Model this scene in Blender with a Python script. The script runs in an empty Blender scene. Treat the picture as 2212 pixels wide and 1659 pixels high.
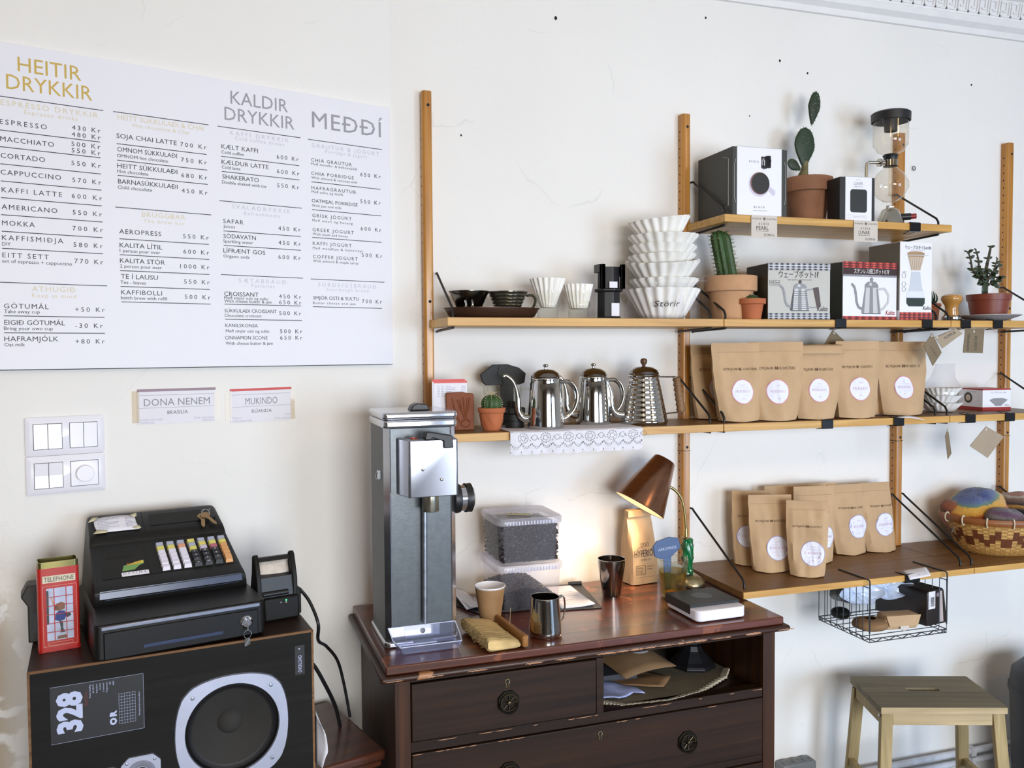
import bpy, bmesh, math, random
from mathutils import Vector, Matrix, noise
SC = bpy.context.scene
COL = SC.collection
PI = math.pi
sin, cos, rad = math.sin, math.cos, math.radians

# ---------------------------------------------------------------- camera
F_PX = 1840.06
yaw, pitch, roll = 0.312224, -0.0377131, -0.0067447
fw = Vector((sin(yaw)*cos(pitch), cos(yaw)*cos(pitch), sin(pitch)))
rt = Vector((cos(yaw), -sin(yaw), 0)); up = rt.cross(fw)
r2 = rt*cos(roll) + up*sin(roll); u2 = -rt*sin(roll) + up*cos(roll)
cd = bpy.data.cameras.new('camera'); cam = bpy.data.objects.new('camera', cd); COL.objects.link(cam)
cd.sensor_width = 36; cd.lens = 36*F_PX/2212; cd.clip_start = .02
cam.matrix_world = Matrix(((r2.x, u2.x, -fw.x, 0), (r2.y, u2.y, -fw.y, -2.336), (r2.z, u2.z, -fw.z, 1.545), (0, 0, 0, 1)))
SC.camera = cam
vs = SC.view_settings
SC.display_settings.display_device = 'sRGB'
vs.view_transform = 'Standard'; vs.look = 'None'; vs.gamma = 1; vs.use_curve_mapping = False
vs.exposure = -.2
SC.cycles.transparent_max_bounces = 24

# ---------------------------------------------------------------- world and large lights
wd = bpy.data.worlds.new('world'); SC.world = wd; wd.use_nodes = True
wn = wd.node_tree.nodes; wl = wd.node_tree.links
wtc = wn.new('ShaderNodeTexCoord'); wsep = wn.new('ShaderNodeSeparateXYZ'); wr = wn.new('ShaderNodeValToRGB')
wl.new(wtc.outputs['Generated'], wsep.inputs[0]); wl.new(wsep.outputs['Z'], wr.inputs[0])
wr.color_ramp.elements[0].position = .45; wr.color_ramp.elements[0].color = (.62, .52, .42, 1)
wr.color_ramp.elements[1].position = .6; wr.color_ramp.elements[1].color = (.70, .80, 1, 1)
wl.new(wr.outputs[0], wn['Background'].inputs[0]); wn['Background'].inputs[1].default_value = 1.0

def area(name, loc, aim, sx, sy, power, col, spread=180):
    l = bpy.data.lights.new(name, 'AREA'); l.shape = 'RECTANGLE'; l.size = sx; l.size_y = sy
    l.energy = power; l.color = col; l.spread = rad(spread)
    o = bpy.data.objects.new(name, l); COL.objects.link(o); o.location = loc
    o.rotation_euler = (Vector(aim)-Vector(loc)).to_track_quat('-Z', 'Y').to_euler()
    return o
WIN = [(0.75, 1.9), (3.55, 1.9)]          # two shop windows in the wall behind the camera (centre x, width)
area('window_daylight', (WIN[0][0], -4.93, 1.35), (WIN[0][0]+.1, 0, .55), 1.8, 1.6, 66, (.93, .965, 1), 105)
area('window_daylight', (WIN[1][0], -4.93, 1.05), (WIN[1][0]-1.3, 0, .35), 1.8, 1.9, 70, (.52, .72, 1), 120)
for lx, ly in ((-.2, -2.6), (2.2, -2.6)):  # unseen bulbs, added as warm fill for the upper wall
    l = bpy.data.lights.new('warm_fill_bulb', 'POINT'); l.energy = 17; l.color = (1, .66, .33); l.shadow_soft_size = .16
    o = bpy.data.objects.new('warm_fill_bulb', l); COL.objects.link(o); o.location = (lx, ly, 2.72)

# ---------------------------------------------------------------- helpers
def lin(h):
    if not isinstance(h, str): return h
    v = [int(h[i:i+2], 16)/255 for i in (0, 2, 4)]
    return tuple((c/12.92 if c <= .04045 else ((c+.055)/1.055)**2.4) for c in v)

MATS = {}
def mat(name, col, rough=.5, metal=0, var=0, vs_=6, bump=0, bs=60, coat=0, spec=None, stretch=None, emit=None, sub=0):
    """procedural principled material: base colour broken up by noise, optional bump"""
    if name in MATS: return MATS[name]
    m = bpy.data.materials.new(name); m.use_nodes = True; MATS[name] = m
    N, L = m.node_tree.nodes, m.node_tree.links; p = N['Principled BSDF']
    c = lin(col); p.inputs['Roughness'].default_value = rough; p.inputs['Metallic'].default_value = metal
    p.inputs['Base Color'].default_value = (*c, 1)
    if coat: p.inputs['Coat Weight'].default_value = coat; p.inputs['Coat Roughness'].default_value = .15
    if spec is not None: p.inputs['Specular IOR Level'].default_value = spec
    if sub: p.inputs['Subsurface Weight'].default_value = sub; p.inputs['Subsurface Radius'].default_value = (.01, .01, .01)
    if emit: p.inputs['Emission Color'].default_value = (*lin(emit[0]), 1); p.inputs['Emission Strength'].default_value = emit[1]
    if var or bump:
        tc = N.new('ShaderNodeTexCoord'); mp = N.new('ShaderNodeMapping'); L.new(tc.outputs['Object'], mp.inputs[0])
        if stretch: mp.inputs['Scale'].default_value = stretch
    if var:
        n = N.new('ShaderNodeTexNoise'); n.inputs['Scale'].default_value = vs_; n.inputs['Detail'].default_value = 6
        L.new(mp.outputs[0], n.inputs['Vector'])
        r = N.new('ShaderNodeValToRGB'); r.color_ramp.elements[0].position = .3; r.color_ramp.elements[1].position = .7
        r.color_ramp.elements[0].color = (*[x*(1-var) for x in c], 1); r.color_ramp.elements[1].color = (*[min(1, x*(1+var*.6)) for x in c], 1)
        L.new(n.outputs['Fac'], r.inputs[0]); L.new(r.outputs[0], p.inputs['Base Color'])
    if bump:
        n2 = N.new('ShaderNodeTexNoise'); n2.inputs['Scale'].default_value = bs; n2.inputs['Detail'].default_value = 4
        L.new(mp.outputs[0], n2.inputs['Vector'])
        b = N.new('ShaderNodeBump'); b.inputs['Strength'].default_value = bump; b.inputs['Distance'].default_value = .002
        L.new(n2.outputs['Fac'], b.inputs['Height']); L.new(b.outputs[0], p.inputs['Normal'])
    return m

def wood(name, c1, c2, axis='X', scale=9, rough=.45, stretch=14, coat=0, bump=.15, wear=None, spec=.5):
    if name in MATS: return MATS[name]
    m = bpy.data.materials.new(name); m.use_nodes = True; MATS[name] = m
    N, L = m.node_tree.nodes, m.node_tree.links; p = N['Principled BSDF']
    tc = N.new('ShaderNodeTexCoord'); mp = N.new('ShaderNodeMapping'); L.new(tc.outputs['Object'], mp.inputs[0])
    s = [scale*stretch*.35]*3; s['XYZ'.index(axis)] = scale*.18; mp.inputs['Scale'].default_value = s
    n = N.new('ShaderNodeTexNoise'); n.inputs['Scale'].default_value = 1.0; n.inputs['Detail'].default_value = 8; n.inputs['Distortion'].default_value = 1.2
    L.new(mp.outputs[0], n.inputs['Vector'])
    r = N.new('ShaderNodeValToRGB'); e = r.color_ramp.elements
    e[0].position = .28; e[1].position = .72; e[0].color = (*lin(c1), 1); e[1].color = (*lin(c2), 1)
    L.new(n.outputs['Fac'], r.inputs[0]); out = r.outputs[0]
    n2 = N.new('ShaderNodeTexNoise'); n2.inputs['Scale'].default_value = 3.1; n2.inputs['Detail'].default_value = 3
    L.new(tc.outputs['Object'], n2.inputs['Vector'])
    mx = N.new('ShaderNodeMixRGB'); mx.blend_type = 'MULTIPLY'; mx.inputs[0].default_value = .35
    L.new(out, mx.inputs[1]); L.new(n2.outputs['Color'], mx.inputs[2])
    r3 = N.new('ShaderNodeValToRGB'); r3.color_ramp.elements[0].position = .35; r3.color_ramp.elements[0].color = (.72, .72, .72, 1); r3.color_ramp.elements[1].position = .65
    L.new(n2.outputs['Fac'], r3.inputs[0]); L.new(r3.outputs[0], mx.inputs[2]); mx.inputs[0].default_value = .6
    out = mx.outputs[0]
    if wear:                                  # bare scuffs: a colour, a threshold, a scale
        n4 = N.new('ShaderNodeTexNoise'); n4.inputs['Scale'].default_value = wear[2]; n4.inputs['Detail'].default_value = 5
        L.new(tc.outputs['Object'], n4.inputs['Vector'])
        r4 = N.new('ShaderNodeValToRGB'); r4.color_ramp.elements[0].position = wear[1]; r4.color_ramp.elements[1].position = wear[1]+.03
        L.new(n4.outputs['Fac'], r4.inputs[0]); m2 = N.new('ShaderNodeMixRGB'); L.new(r4.outputs[0], m2.inputs[0])
        L.new(out, m2.inputs[1]); m2.inputs[2].default_value = (*lin(wear[0]), 1); out = m2.outputs[0]
    L.new(out, p.inputs['Base Color']); p.inputs['Roughness'].default_value = rough; p.inputs['Specular IOR Level'].default_value = spec
    if coat: p.inputs['Coat Weight'].default_value = coat; p.inputs['Coat Roughness'].default_value = .12
    b = N.new('ShaderNodeBump'); b.inputs['Strength'].default_value = bump; b.inputs['Distance'].default_value = .002
    L.new(n.outputs['Fac'], b.inputs['Height']); L.new(b.outputs[0], p.inputs['Normal'])
    return m

def glass(name, tint='ffffff', haze=0, haze_col='ffffff', gloss=1.0, rough=.02):
    """thin clear sheet: see-through, mirror-like at grazing angles, optionally milky"""
    if name in MATS: return MATS[name]
    m = bpy.data.materials.new(name); m.use_nodes = True; MATS[name] = m
    N, L = m.node_tree.nodes, m.node_tree.links; N.remove(N['Principled BSDF'])
    t = N.new('ShaderNodeBsdfTransparent'); t.inputs[0].default_value = (*lin(tint), 1)
    g = N.new('ShaderNodeBsdfGlossy'); g.inputs['Roughness'].default_value = rough
    fr = N.new('ShaderNodeLayerWeight'); pw = N.new('ShaderNodeMath'); pw.operation = 'POWER'; pw.inputs[1].default_value = 4; L.new(fr.outputs['Facing'], pw.inputs[0])
    mu = N.new('ShaderNodeMath'); mu.operation = 'MULTIPLY_ADD'; mu.inputs[1].default_value = .55*gloss; mu.inputs[2].default_value = .035*gloss; mu.use_clamp = True; L.new(pw.outputs[0], mu.inputs[0])
    mx = N.new('ShaderNodeMixShader'); L.new(mu.outputs[0], mx.inputs[0]); L.new(g.outputs[0], mx.inputs[2])
    if haze:
        d = N.new('ShaderNodeBsdfDiffuse'); d.inputs[0].default_value = (*lin(haze_col), 1)
        tl = N.new('ShaderNodeBsdfTranslucent'); tl.inputs[0].default_value = (*lin(haze_col), 1)
        a = N.new('ShaderNodeMixShader'); a.inputs[0].default_value = .5; L.new(d.outputs[0], a.inputs[1]); L.new(tl.outputs[0], a.inputs[2])
        h = N.new('ShaderNodeMixShader'); h.inputs[0].default_value = haze; L.new(t.outputs[0], h.inputs[1]); L.new(a.outputs[0], h.inputs[2])
        L.new(h.outputs[0], mx.inputs[1])
    else: L.new(t.outputs[0], mx.inputs[1])
    L.new(mx.outputs[0], N['Material Output'].inputs[0])
    return m

TXT = {}
def glyphs(s, space=1.0, shear=0, bold=0):
    """outline of a string as (verts, faces, width) at unit cap height, left at 0"""
    k = (s, round(space, 2), shear, bold)
    if k in TXT: return TXT[k]
    c = bpy.data.curves.new('t', 'FONT'); c.body = s; c.size = 1; c.resolution_u = 2; c.space_character = space; c.shear = shear; c.offset = bold
    o = bpy.data.objects.new('t', c); me = bpy.data.meshes.new_from_object(o)
    v = [(p.co.x, p.co.y) for p in me.vertices]; f = [tuple(q.vertices) for q in me.polygons]
    bpy.data.objects.remove(o); bpy.data.curves.remove(c); bpy.data.meshes.remove(me)
    if not v: v = [(0, 0)]
    x0 = min(p[0] for p in v); v = [((p[0]-x0)/CAP, p[1]/CAP) for p in v]
    TXT[k] = (v, f, max(p[0] for p in v)); return TXT[k]
CAP = 1.0
CAP = max(p[1] for p in glyphs('H')[0]); TXT.clear()

class B:
    """collects geometry for ONE mesh"""
    def __init__(s): s.bm = bmesh.new(); s.m = 0; s.M = Matrix.Identity(4)
    def v(s, c): return s.bm.verts.new(s.M @ Vector(c))
    def f(s, vs_):
        try: q = s.bm.faces.new(vs_); q.material_index = s.m; return q
        except ValueError: return None
    def face(s, pts): return s.f([s.v(p) for p in pts])
    def box(s, x0, y0, z0, x1, y1, z1):
        a = [s.v(c) for c in ((x0,y0,z0),(x1,y0,z0),(x1,y1,z0),(x0,y1,z0),(x0,y0,z1),(x1,y0,z1),(x1,y1,z1),(x0,y1,z1))]
        for i in ((3,2,1,0),(4,5,6,7),(0,1,5,4),(1,2,6,5),(2,3,7,6),(3,0,4,7)): s.f([a[k] for k in i])
        return s
    def prism(s, poly, a, b, ax='z', top=1.0):
        if ax == 'z': w = lambda p, t: (p[0], p[1], t)
        elif ax == 'y': w = lambda p, t: (p[0], t, p[1])
        else: w = lambda p, t: (t, p[0], p[1])
        A = [s.v(w(p, a)) for p in poly]; C = [s.v(w(p, b)) for p in poly]; n = len(poly)
        s.f(A[::-1]); s.f(C)
        for i in range(n): s.f([A[i], A[(i+1) % n], C[(i+1) % n], C[i]])
        return s
    def lathe(s, prof, n=32, rip=None, arc=1.0):
        rows = []
        for r, z in prof:
            if r <= 1e-6: rows.append([s.v((0, 0, z))])
            else:
                row = []
                for i in range(n):
                    t = 2*PI*arc*i/n; rr = r + (rip(t, r, z) if rip else 0); row.append(s.v((rr*cos(t), rr*sin(t), z)))
                rows.append(row)
        for a, b in zip(rows, rows[1:]):
            for i in range(n):
                j = (i+1) % n
                if len(a) == 1 and len(b) == 1: continue
                if len(a) == 1: s.f([a[0], b[j], b[i]])
                elif len(b) == 1: s.f([a[i], a[j], b[0]])
                else: s.f([a[i], a[j], b[j], b[i]])
        return s
    def tube(s, pts, r, n=8, cap=True, flat=1.0, closed=False):
        P = [Vector(p) for p in pts]; k = len(P); R = r if isinstance(r, (list, tuple)) else [r]*k
        T = [(P[min(i+1, k-1)]-P[max(i-1, 0)]).normalized() for i in range(k)]
        if closed: T = [(P[(i+1) % k]-P[i-1]).normalized() for i in range(k)]
        nrm = T[0].orthogonal().normalized(); rows = []
        for i in range(k):
            nrm = (nrm - T[i]*nrm.dot(T[i]));
            nrm = nrm.normalized() if nrm.length > 1e-6 else T[i].orthogonal().normalized()
            bi = T[i].cross(nrm)
            rows.append([s.v(P[i]+nrm*R[i]*cos(2*PI*j/n)+bi*R[i]*flat*sin(2*PI*j/n)) for j in range(n)])
        prs = list(zip(rows, rows[1:])) + ([(rows[-1], rows[0])] if closed else [])
        for a, b in prs:
            for j in range(n): s.f([a[j], a[(j+1) % n], b[(j+1) % n], b[j]])
        if cap and not closed: s.f(rows[0][::-1]); s.f(rows[-1])
        return s
    def grid(s, fn, nu, nv, cu=False):
        G = [[s.v(fn(i/nu, j/nv)) for i in range(nu if cu else nu+1)] for j in range(nv+1)]
        for j in range(nv):
            for i in range(nu):
                k = (i+1) % nu if cu else i+1
                s.f([G[j][i], G[j][k], G[j+1][k], G[j+1][i]])
        return G
    def disc(s, fn, r, n=24, rings=1, r0=0):
        """fn(a,b): local plane -> point"""
        rows = [[s.v(fn((r0+(r-r0)*k/rings)*cos(2*PI*i/n), (r0+(r-r0)*k/rings)*sin(2*PI*i/n))) for i in range(n)] for k in range(0 if r0 else 1, rings+1)]
        if not r0:
            c = s.v(fn(0, 0))
            for i in range(n): s.f([c, rows[0][i], rows[0][(i+1) % n]])
        for a, b in zip(rows, rows[1:]):
            for i in range(n): s.f([a[i], b[i], b[(i+1) % n], a[(i+1) % n]])
        return s
    def text(s, t, x, y, h, w=None, al='l', fn=None, shear=0, bold=0):
        """baseline-left at (x,y), cap height h, squeezed or spaced to width w; fn maps (u,v) to a point"""
        fn = fn or (lambda u, v: (u, 0, v))
        vv, ff, W = glyphs(t, 1.0, shear, bold); sx = h
        if w:
            q = w/(W*h)
            if q > 1.12 and len(t) > 1:
                W2 = glyphs(t, 1.5, shear, bold)[2]; k = (W2-W)/.5
                vv, ff, W = glyphs(t, 1+max(0, (w/(h*1.06)-W)/max(k, .01)), shear, bold)
            sx = w/W
        wd_ = W*sx; x -= {'l': 0, 'c': wd_/2, 'r': wd_}[al]
        V = [s.v(fn(x+p[0]*sx, y+p[1]*h)) for p in vv]
        for q in ff: s.f([V[i] for i in q])
        return s
    def build(s, name, mats, parent=None, loc=None, rz=0, bevel=0, smooth=40, sub=0, solid=0, segs=2):
        bm = s.bm; bmesh.ops.recalc_face_normals(bm, faces=bm.faces[:])
        me = bpy.data.meshes.new(name); bm.to_mesh(me); bm.free()
        for m in (mats if isinstance(mats, (list, tuple)) else [mats]): me.materials.append(m)
        if smooth:
            for p in me.polygons: p.use_smooth = True
            me.set_sharp_from_angle(angle=rad(smooth))
        o = bpy.data.objects.new(name, me); COL.objects.link(o)
        if parent: o.parent = parent
        if loc: o.location = loc
        o.rotation_euler.z = rz
        if solid: d = o.modifiers.new('thickness', 'SOLIDIFY'); d.thickness = solid; d.offset = 0
        if bevel: d = o.modifiers.new('bevel', 'BEVEL'); d.width = bevel; d.segments = segs; d.limit_method = 'ANGLE'; d.angle_limit = rad(35); d.harden_normals = False
        if sub: d = o.modifiers.new('sub', 'SUBSURF'); d.levels = sub; d.render_levels = sub
        return o

def thing(name, label, cat, loc=(0, 0, 0), rz=0, group=None):
    o = bpy.data.objects.new(name, None); o.empty_display_size = .05; COL.objects.link(o)
    o.location = loc; o.rotation_euler.z = rz; return tag(o, label, cat, group)
def tag(o, label, cat, group=None, kind=None):
    o['label'] = label; o['category'] = cat
    if group: o['group'] = group
    if kind: o['kind'] = kind
    return o
def struct(o): o['kind'] = 'structure'; return o
def plabel(o, t): o['label'] = t; return o
def spline(pts, n=8):
    """smooth curve through points"""
    P = [Vector(p) for p in pts]; out = []
    for i in range(len(P)-1):
        a = P[max(i-1, 0)]; b = P[i]; c = P[i+1]; d = P[min(i+2, len(P)-1)]
        for k in range(n):
            t = k/n; out.append(.5*((2*b)+(c-a)*t+(2*a-5*b+4*c-d)*t*t+(3*b-a-3*c+d)*t**3))
    out.append(P[-1]); return out
def rpoly(x0, y0, x1, y1, r, n=4):
    out = []
    for cx, cy, a in ((x1-r, y0+r, -90), (x1-r, y1-r, 0), (x0+r, y1-r, 90), (x0+r, y0+r, 180)):
        for i in range(n+1): t = rad(a+90*i/n); out.append((cx+r*cos(t), cy+r*sin(t)))
    return out
def ng(n, r, ph=0, sx=1, sy=1): return [(r*sx*cos(2*PI*i/n+ph), r*sy*sin(2*PI*i/n+ph)) for i in range(n)]
# left wall frame: origin at the corner, u towards the corner, o out of the wall
LA = 0.285166; LC = Vector((.411, 0, 0)); LD = Vector((cos(LA), sin(LA), 0)); LN = Vector((sin(LA), -cos(LA), 0))
def L(u, o, z): return LC + LD*u + LN*o + Vector((0, 0, z))
MENU = """G|-884|-762|2150|HEITIR
G|-906|-741|2110|DRYKKIR
R|-918|-719|2092|-
g|-917|-730|2074|ESPRESSO DRYKKIR
h|-874|-771|2061|Espresso drinks
I|-920|-832|2034|ESPRESSO
P|-783|-726|2041|430 Kr
P|-784|-726|2026|480 Kr
R|-920|-727|2021|-
I|-920|-819|1998|MACCHIATO
P|-785|-727|2005|500 Kr
P|-785|-727|1991|550 Kr
R|-921|-727|1986|-
I|-920|-837|1963|CORTADO
P|-786|-727|1963|550 Kr
R|-921|-727|1950|-
I|-921|-807|1928|CAPPUCCINO
P|-785|-727|1926|570 Kr
R|-921|-727|1914|-
I|-920|-806|1891|KAFFI LATTE
P|-787|-726|1891|600 Kr
R|-699|-489|2093|-
g|-690|-501|2077|HEITT SÚKKULAÐI & CHAI
h|-658|-534|2064|Hot chocolate & Chai
I|-693|-563|2035|SOJA CHAI LATTE
P|-555|-495|2034|700 Kr
R|-693|-495|2022|-
I|-692|-563|2005|OMNOM SÚKKULAÐI
P|-554|-495|1998|750 Kr
s|-693|-583|1992|OMNOM hot chocolate
R|-693|-494|1985|-
I|-693|-563|1968|HEITT SÚKKULAÐI
P|-554|-495|1962|680 Kr
s|-693|-627|1957|Hot chocolate
R|-693|-494|1951|-
I|-692|-563|1933|BARNASÚKKULAÐI
P|-554|-495|1926|450 Kr
s|-693|-620|1921|Child chocolate
R|-921|-727|1879|-
I|-921|-816|1855|AMERICANO
P|-786|-727|1855|550 Kr
R|-922|-726|1843|-
I|-921|-860|1821|MOKKA
P|-787|-726|1820|700 Kr
R|-922|-727|1808|-
I|-922|-806|1790|KAFFISMIÐJA
s|-922|-906|1778|DIY
P|-786|-727|1784|580 Kr
R|-922|-727|1772|-
I|-922|-835|1753|EITT SETT
s|-923|-790|1742|set of espresso + cappuccino
P|-785|-727|1748|770 Kr
R|-928|-720|1700|-
g|-869|-784|1683|ATHUGIÐ
h|-869|-784|1670|Keep in mind
I|-922|-838|1645|GÖTUMÁL
s|-922|-855|1635|Take away cup
P|-786|-726|1641|+50 Kr
R|-923|-727|1629|-
I|-922|-807|1610|EIGIÐ GÖTUMÁL
s|-923|-831|1599|Bring your own cup
P|-787|-731|1605|-30 Kr
R|-923|-727|1593|-
I|-923|-821|1575|HAFRAMJÓLK
s|-923|-885|1564|Oat milk
P|-787|-728|1570|+80 Kr
R|-699|-487|1879|-
g|-643|-547|1862|BRUGGBAR
h|-640|-550|1849|The brew bar
I|-692|-602|1820|AEROPRESS
P|-553|-494|1819|550 Kr
R|-692|-494|1808|-
I|-692|-600|1789|KALITA LÍTIL
s|-692|-605|1778|1 person pour over
P|-553|-494|1783|600 Kr
R|-692|-494|1772|-
I|-692|-595|1754|KALITA STÓR
s|-692|-602|1743|2 person pour over
P|-561|-494|1748|1000 Kr
R|-692|-494|1736|-
I|-691|-611|1718|TE Í LAUSU
s|-692|-638|1706|Tea - leaves
P|-553|-494|1712|550 Kr
R|-692|-494|1700|-
I|-691|-603|1682|KAFFIBOLLI
s|-692|-592|1671|batch brew with refill
P|-552|-493|1676|500 Kr
R|-691|-493|1665|-
S|-436|-293|2152|KALDIR
S|-451|-277|2111|DRYKKIR
R|-468|-261|2093|-
k|-438|-293|2077|KAFFI DRYKKIR
l|-427|-304|2066|Cold coffee drinks
I|-460|-371|2041|KÆLT KAFFI
s|-460|-406|2029|Cold coffee
P|-324|-267|2033|600 Kr
R|-461|-266|2022|-
I|-460|-345|2004|KÆLDUR LATTE
s|-460|-415|1993|Cold latte
P|-324|-266|1997|600 Kr
R|-460|-266|1986|-
I|-459|-370|1969|SHAKERATO
s|-460|-352|1957|Double shaked with ice
P|-324|-267|1962|550 Kr
R|-467|-261|1915|-
k|-437|-292|1899|SVALADRYKKIR
l|-408|-317|1886|Refreshments
T|-230|-33|2124|MEÐÐÍ
R|-241|-34|2092|-
k|-232|-43|2074|GRAUTUR & JÓGÚRT
l|-195|-79|2063|Porridge & jogurt
J|-234|-122|2037|CHIA GRAUTUR
t|-234|-107|2028|Með möndlu- & kókosmjólk
J|-234|-117|2003|CHIA PORRIDGE
t|-234|-107|1993|With almond & coconut milk
P|-98|-39|2014|650 Kr
R|-234|-40|1985|-
J|-234|-111|1966|HAFRAGRAUTUR
t|-234|-147|1957|Með sultu og mjólk
J|-234|-107|1933|OATMEAL PORRIDGE
t|-234|-153|1922|With jam and milk
P|-99|-40|1943|550 Kr
R|-234|-39|1914|-
I|-459|-410|1862|SAFAR
s|-459|-431|1851|Juices
P|-323|-265|1855|450 Kr
R|-459|-265|1843|-
I|-459|-380|1826|SÓDAVATN
s|-460|-387|1815|Sparkling water
P|-323|-265|1819|450 Kr
R|-459|-265|1808|-
I|-460|-357|1791|LÍFRÆNT GOS
s|-460|-397|1779|Organic soda
P|-324|-266|1783|600 Kr
R|-467|-261|1737|-
k|-424|-305|1720|SÆTABRAUÐ
l|-393|-335|1709|Pasteries
I|-460|-376|1686|CROISSANT
s|-460|-352|1678|Með smjör osti og sultu
s|-460|-343|1670|With cheese butter & jam
P|-324|-266|1684|450 Kr
P|-324|-266|1669|650 Kr
R|-460|-267|1666|-
J|-460|-331|1646|SÚKKULAÐI CROISSANT
s|-460|-369|1635|Chocolate croissant
P|-324|-267|1642|500 Kr
R|-459|-265|1629|-
J|-459|-379|1610|KANILSKONSA
s|-458|-351|1597|Með smjör osti og sultu
P|-323|-265|1596|500 Kr
J|-460|-355|1580|CINNAMON SCONE
P|-323|-265|1580|650 Kr
s|-459|-342|1567|With cheese butter & jam
J|-233|-125|1895|GRÍSK JÓGÚRT
t|-233|-122|1884|Með músli og hunang
J|-233|-119|1859|GREEK JOGURT
t|-233|-136|1849|With musli and honey
P|-99|-39|1871|600 Kr
R|-234|-39|1843|-
J|-233|-126|1824|KAFFI JÓGÚRT
t|-233|-94|1813|Með möndlum & hlynsírópi
J|-233|-109|1790|COFFEE JOGURT
t|-233|-107|1780|With almond & maple syrup
P|-97|-37|1801|500 Kr
R|-240|-32|1736|-
k|-220|-56|1718|SÚRDEIGSBRAUÐ
l|-197|-79|1707|Sourdough bread
J|-234|-107|1684|SMJÖR OSTI & SULTU
t|-235|-117|1672|Butter cheese and jam
P|-98|-40|1678|700 Kr
R|-235|-40|1665|-"""
# ---------------------------------------------------------------- wall plaster
def plaster(name, c, bump=.35, worn=False, crack=True):
    m = bpy.data.materials.new(name); m.use_nodes = True
    N, K = m.node_tree.nodes, m.node_tree.links; p = N['Principled BSDF']; p.inputs['Roughness'].default_value = .75; p.inputs['Specular IOR Level'].default_value = .25
    tc = N.new('ShaderNodeTexCoord')
    def noi(sc, det=5, dist=0):
        n = N.new('ShaderNodeTexNoise'); n.inputs['Scale'].default_value = sc; n.inputs['Detail'].default_value = det; n.inputs['Distortion'].default_value = dist
        K.new(tc.outputs['Object'], n.inputs['Vector']); return n
    def ramp(src, a, b, ca=(0, 0, 0, 1), cb=(1, 1, 1, 1)):
        r = N.new('ShaderNodeValToRGB'); e = r.color_ramp.elements; e[0].position = a; e[1].position = b; e[0].color = ca; e[1].color = cb
        K.new(src, r.inputs[0]); return r.outputs[0]
    def math_(op, a, b, clamp=False):
        n = N.new('ShaderNodeMath'); n.operation = op; n.use_clamp = clamp
        for i, x in enumerate((a, b)):
            if isinstance(x, (int, float)): n.inputs[i].default_value = x
            else: K.new(x, n.inputs[i])
        return n.outputs[0]
    base = lin(c)
    col = ramp(noi(2.2, 6).outputs['Fac'], .3, .7, (*[x*.955 for x in base], 1), (*base, 1))
    # hairline cracks: edges of a distorted cell pattern, only in some areas
    nz = noi(3.0, 4); ad = N.new('ShaderNodeMixRGB'); ad.inputs[0].default_value = .22; K.new(tc.outputs['Object'], ad.inputs[1]); K.new(nz.outputs['Color'], ad.inputs[2])
    vo = N.new('ShaderNodeTexVoronoi'); vo.feature = 'DISTANCE_TO_EDGE'; vo.inputs['Scale'].default_value = 4.3; K.new(ad.outputs[0], vo.inputs['Vector'])
    line = ramp(vo.outputs['Distance'], 0, .008, (1, 1, 1, 1), (0, 0, 0, 1)); area_ = ramp(noi(2.6, 3).outputs['Fac'], .56, .62)
    ck = math_('MULTIPLY', line, area_)
    mx = N.new('ShaderNodeMixRGB'); K.new(math_('MULTIPLY', ck, .16), mx.inputs[0]); K.new(col, mx.inputs[1]); mx.inputs[2].default_value = (*[x*.35 for x in base], 1)
    out = mx.outputs[0]
    h = math_('ADD', math_('MULTIPLY', noi(9, 5).outputs['Fac'], .55), math_('MULTIPLY', noi(55, 3).outputs['Fac'], .16))
    h = math_('ADD', h, math_('MULTIPLY', ramp(noi(16, 2, .6).outputs['Fac'], .63, .66), .16))
    h = math_('SUBTRACT', h, math_('MULTIPLY', ck, .35))
    if worn:                                   # flaking strip at the far left end of the wall
        sp = N.new('ShaderNodeSeparateXYZ'); K.new(tc.outputs['Object'], sp.inputs[0])
        zone = ramp(sp.outputs['X'], .0, .0, (0, 0, 0, 1), (1, 1, 1, 1))
        mr = N.new('ShaderNodeMapRange'); mr.inputs[1].default_value = -.895; mr.inputs[2].default_value = -.95; K.new(sp.outputs['X'], mr.inputs[0])
        mz = N.new('ShaderNodeMapRange'); mz.inputs[1].default_value = 1.45; mz.inputs[2].default_value = 1.3; K.new(sp.outputs['Z'], mz.inputs[0])
        zn = math_('MULTIPLY', mr.outputs[0], mz.outputs[0], True)
        fl = ramp(noi(14, 6, .5).outputs['Fac'], .44, .5); fm = math_('MULTIPLY', zn, fl)
        mlow = N.new('ShaderNodeMapRange'); mlow.inputs[1].default_value = 1.1; mlow.inputs[2].default_value = .95; K.new(sp.outputs['Z'], mlow.inputs[0])
        m3 = N.new('ShaderNodeMixRGB'); K.new(math_('MULTIPLY', math_('MULTIPLY', fm, mlow.outputs[0]), .8), m3.inputs[0]); K.new(out, m3.inputs[1]); m3.inputs[2].default_value = (.42, .33, .22, 1); out = m3.outputs[0]
        h = math_('ADD', h, math_('MULTIPLY', math_('MULTIPLY', noi(40, 8).outputs['Fac'], 1.4), zn))
        h = math_('SUBTRACT', h, math_('MULTIPLY', fm, .5))
    K.new(out, p.inputs['Base Color'])
    b = N.new('ShaderNodeBump'); b.inputs['Strength'].default_value = bump; b.inputs['Distance'].default_value = .006
    K.new(h, b.inputs['Height']); K.new(b.outputs[0], p.inputs['Normal'])
    return m
WALLC = 'eeebe6'
M_wr = plaster('plaster_right', WALLC); M_wl = plaster('plaster_left', WALLC, worn=True)
M_dark = mat('black_hole', '15120f', .8)
M_white = mat('white_gloss_paint', 'eceae9', .45, var=.03, vs_=20, bump=.08, bs=30)
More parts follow.
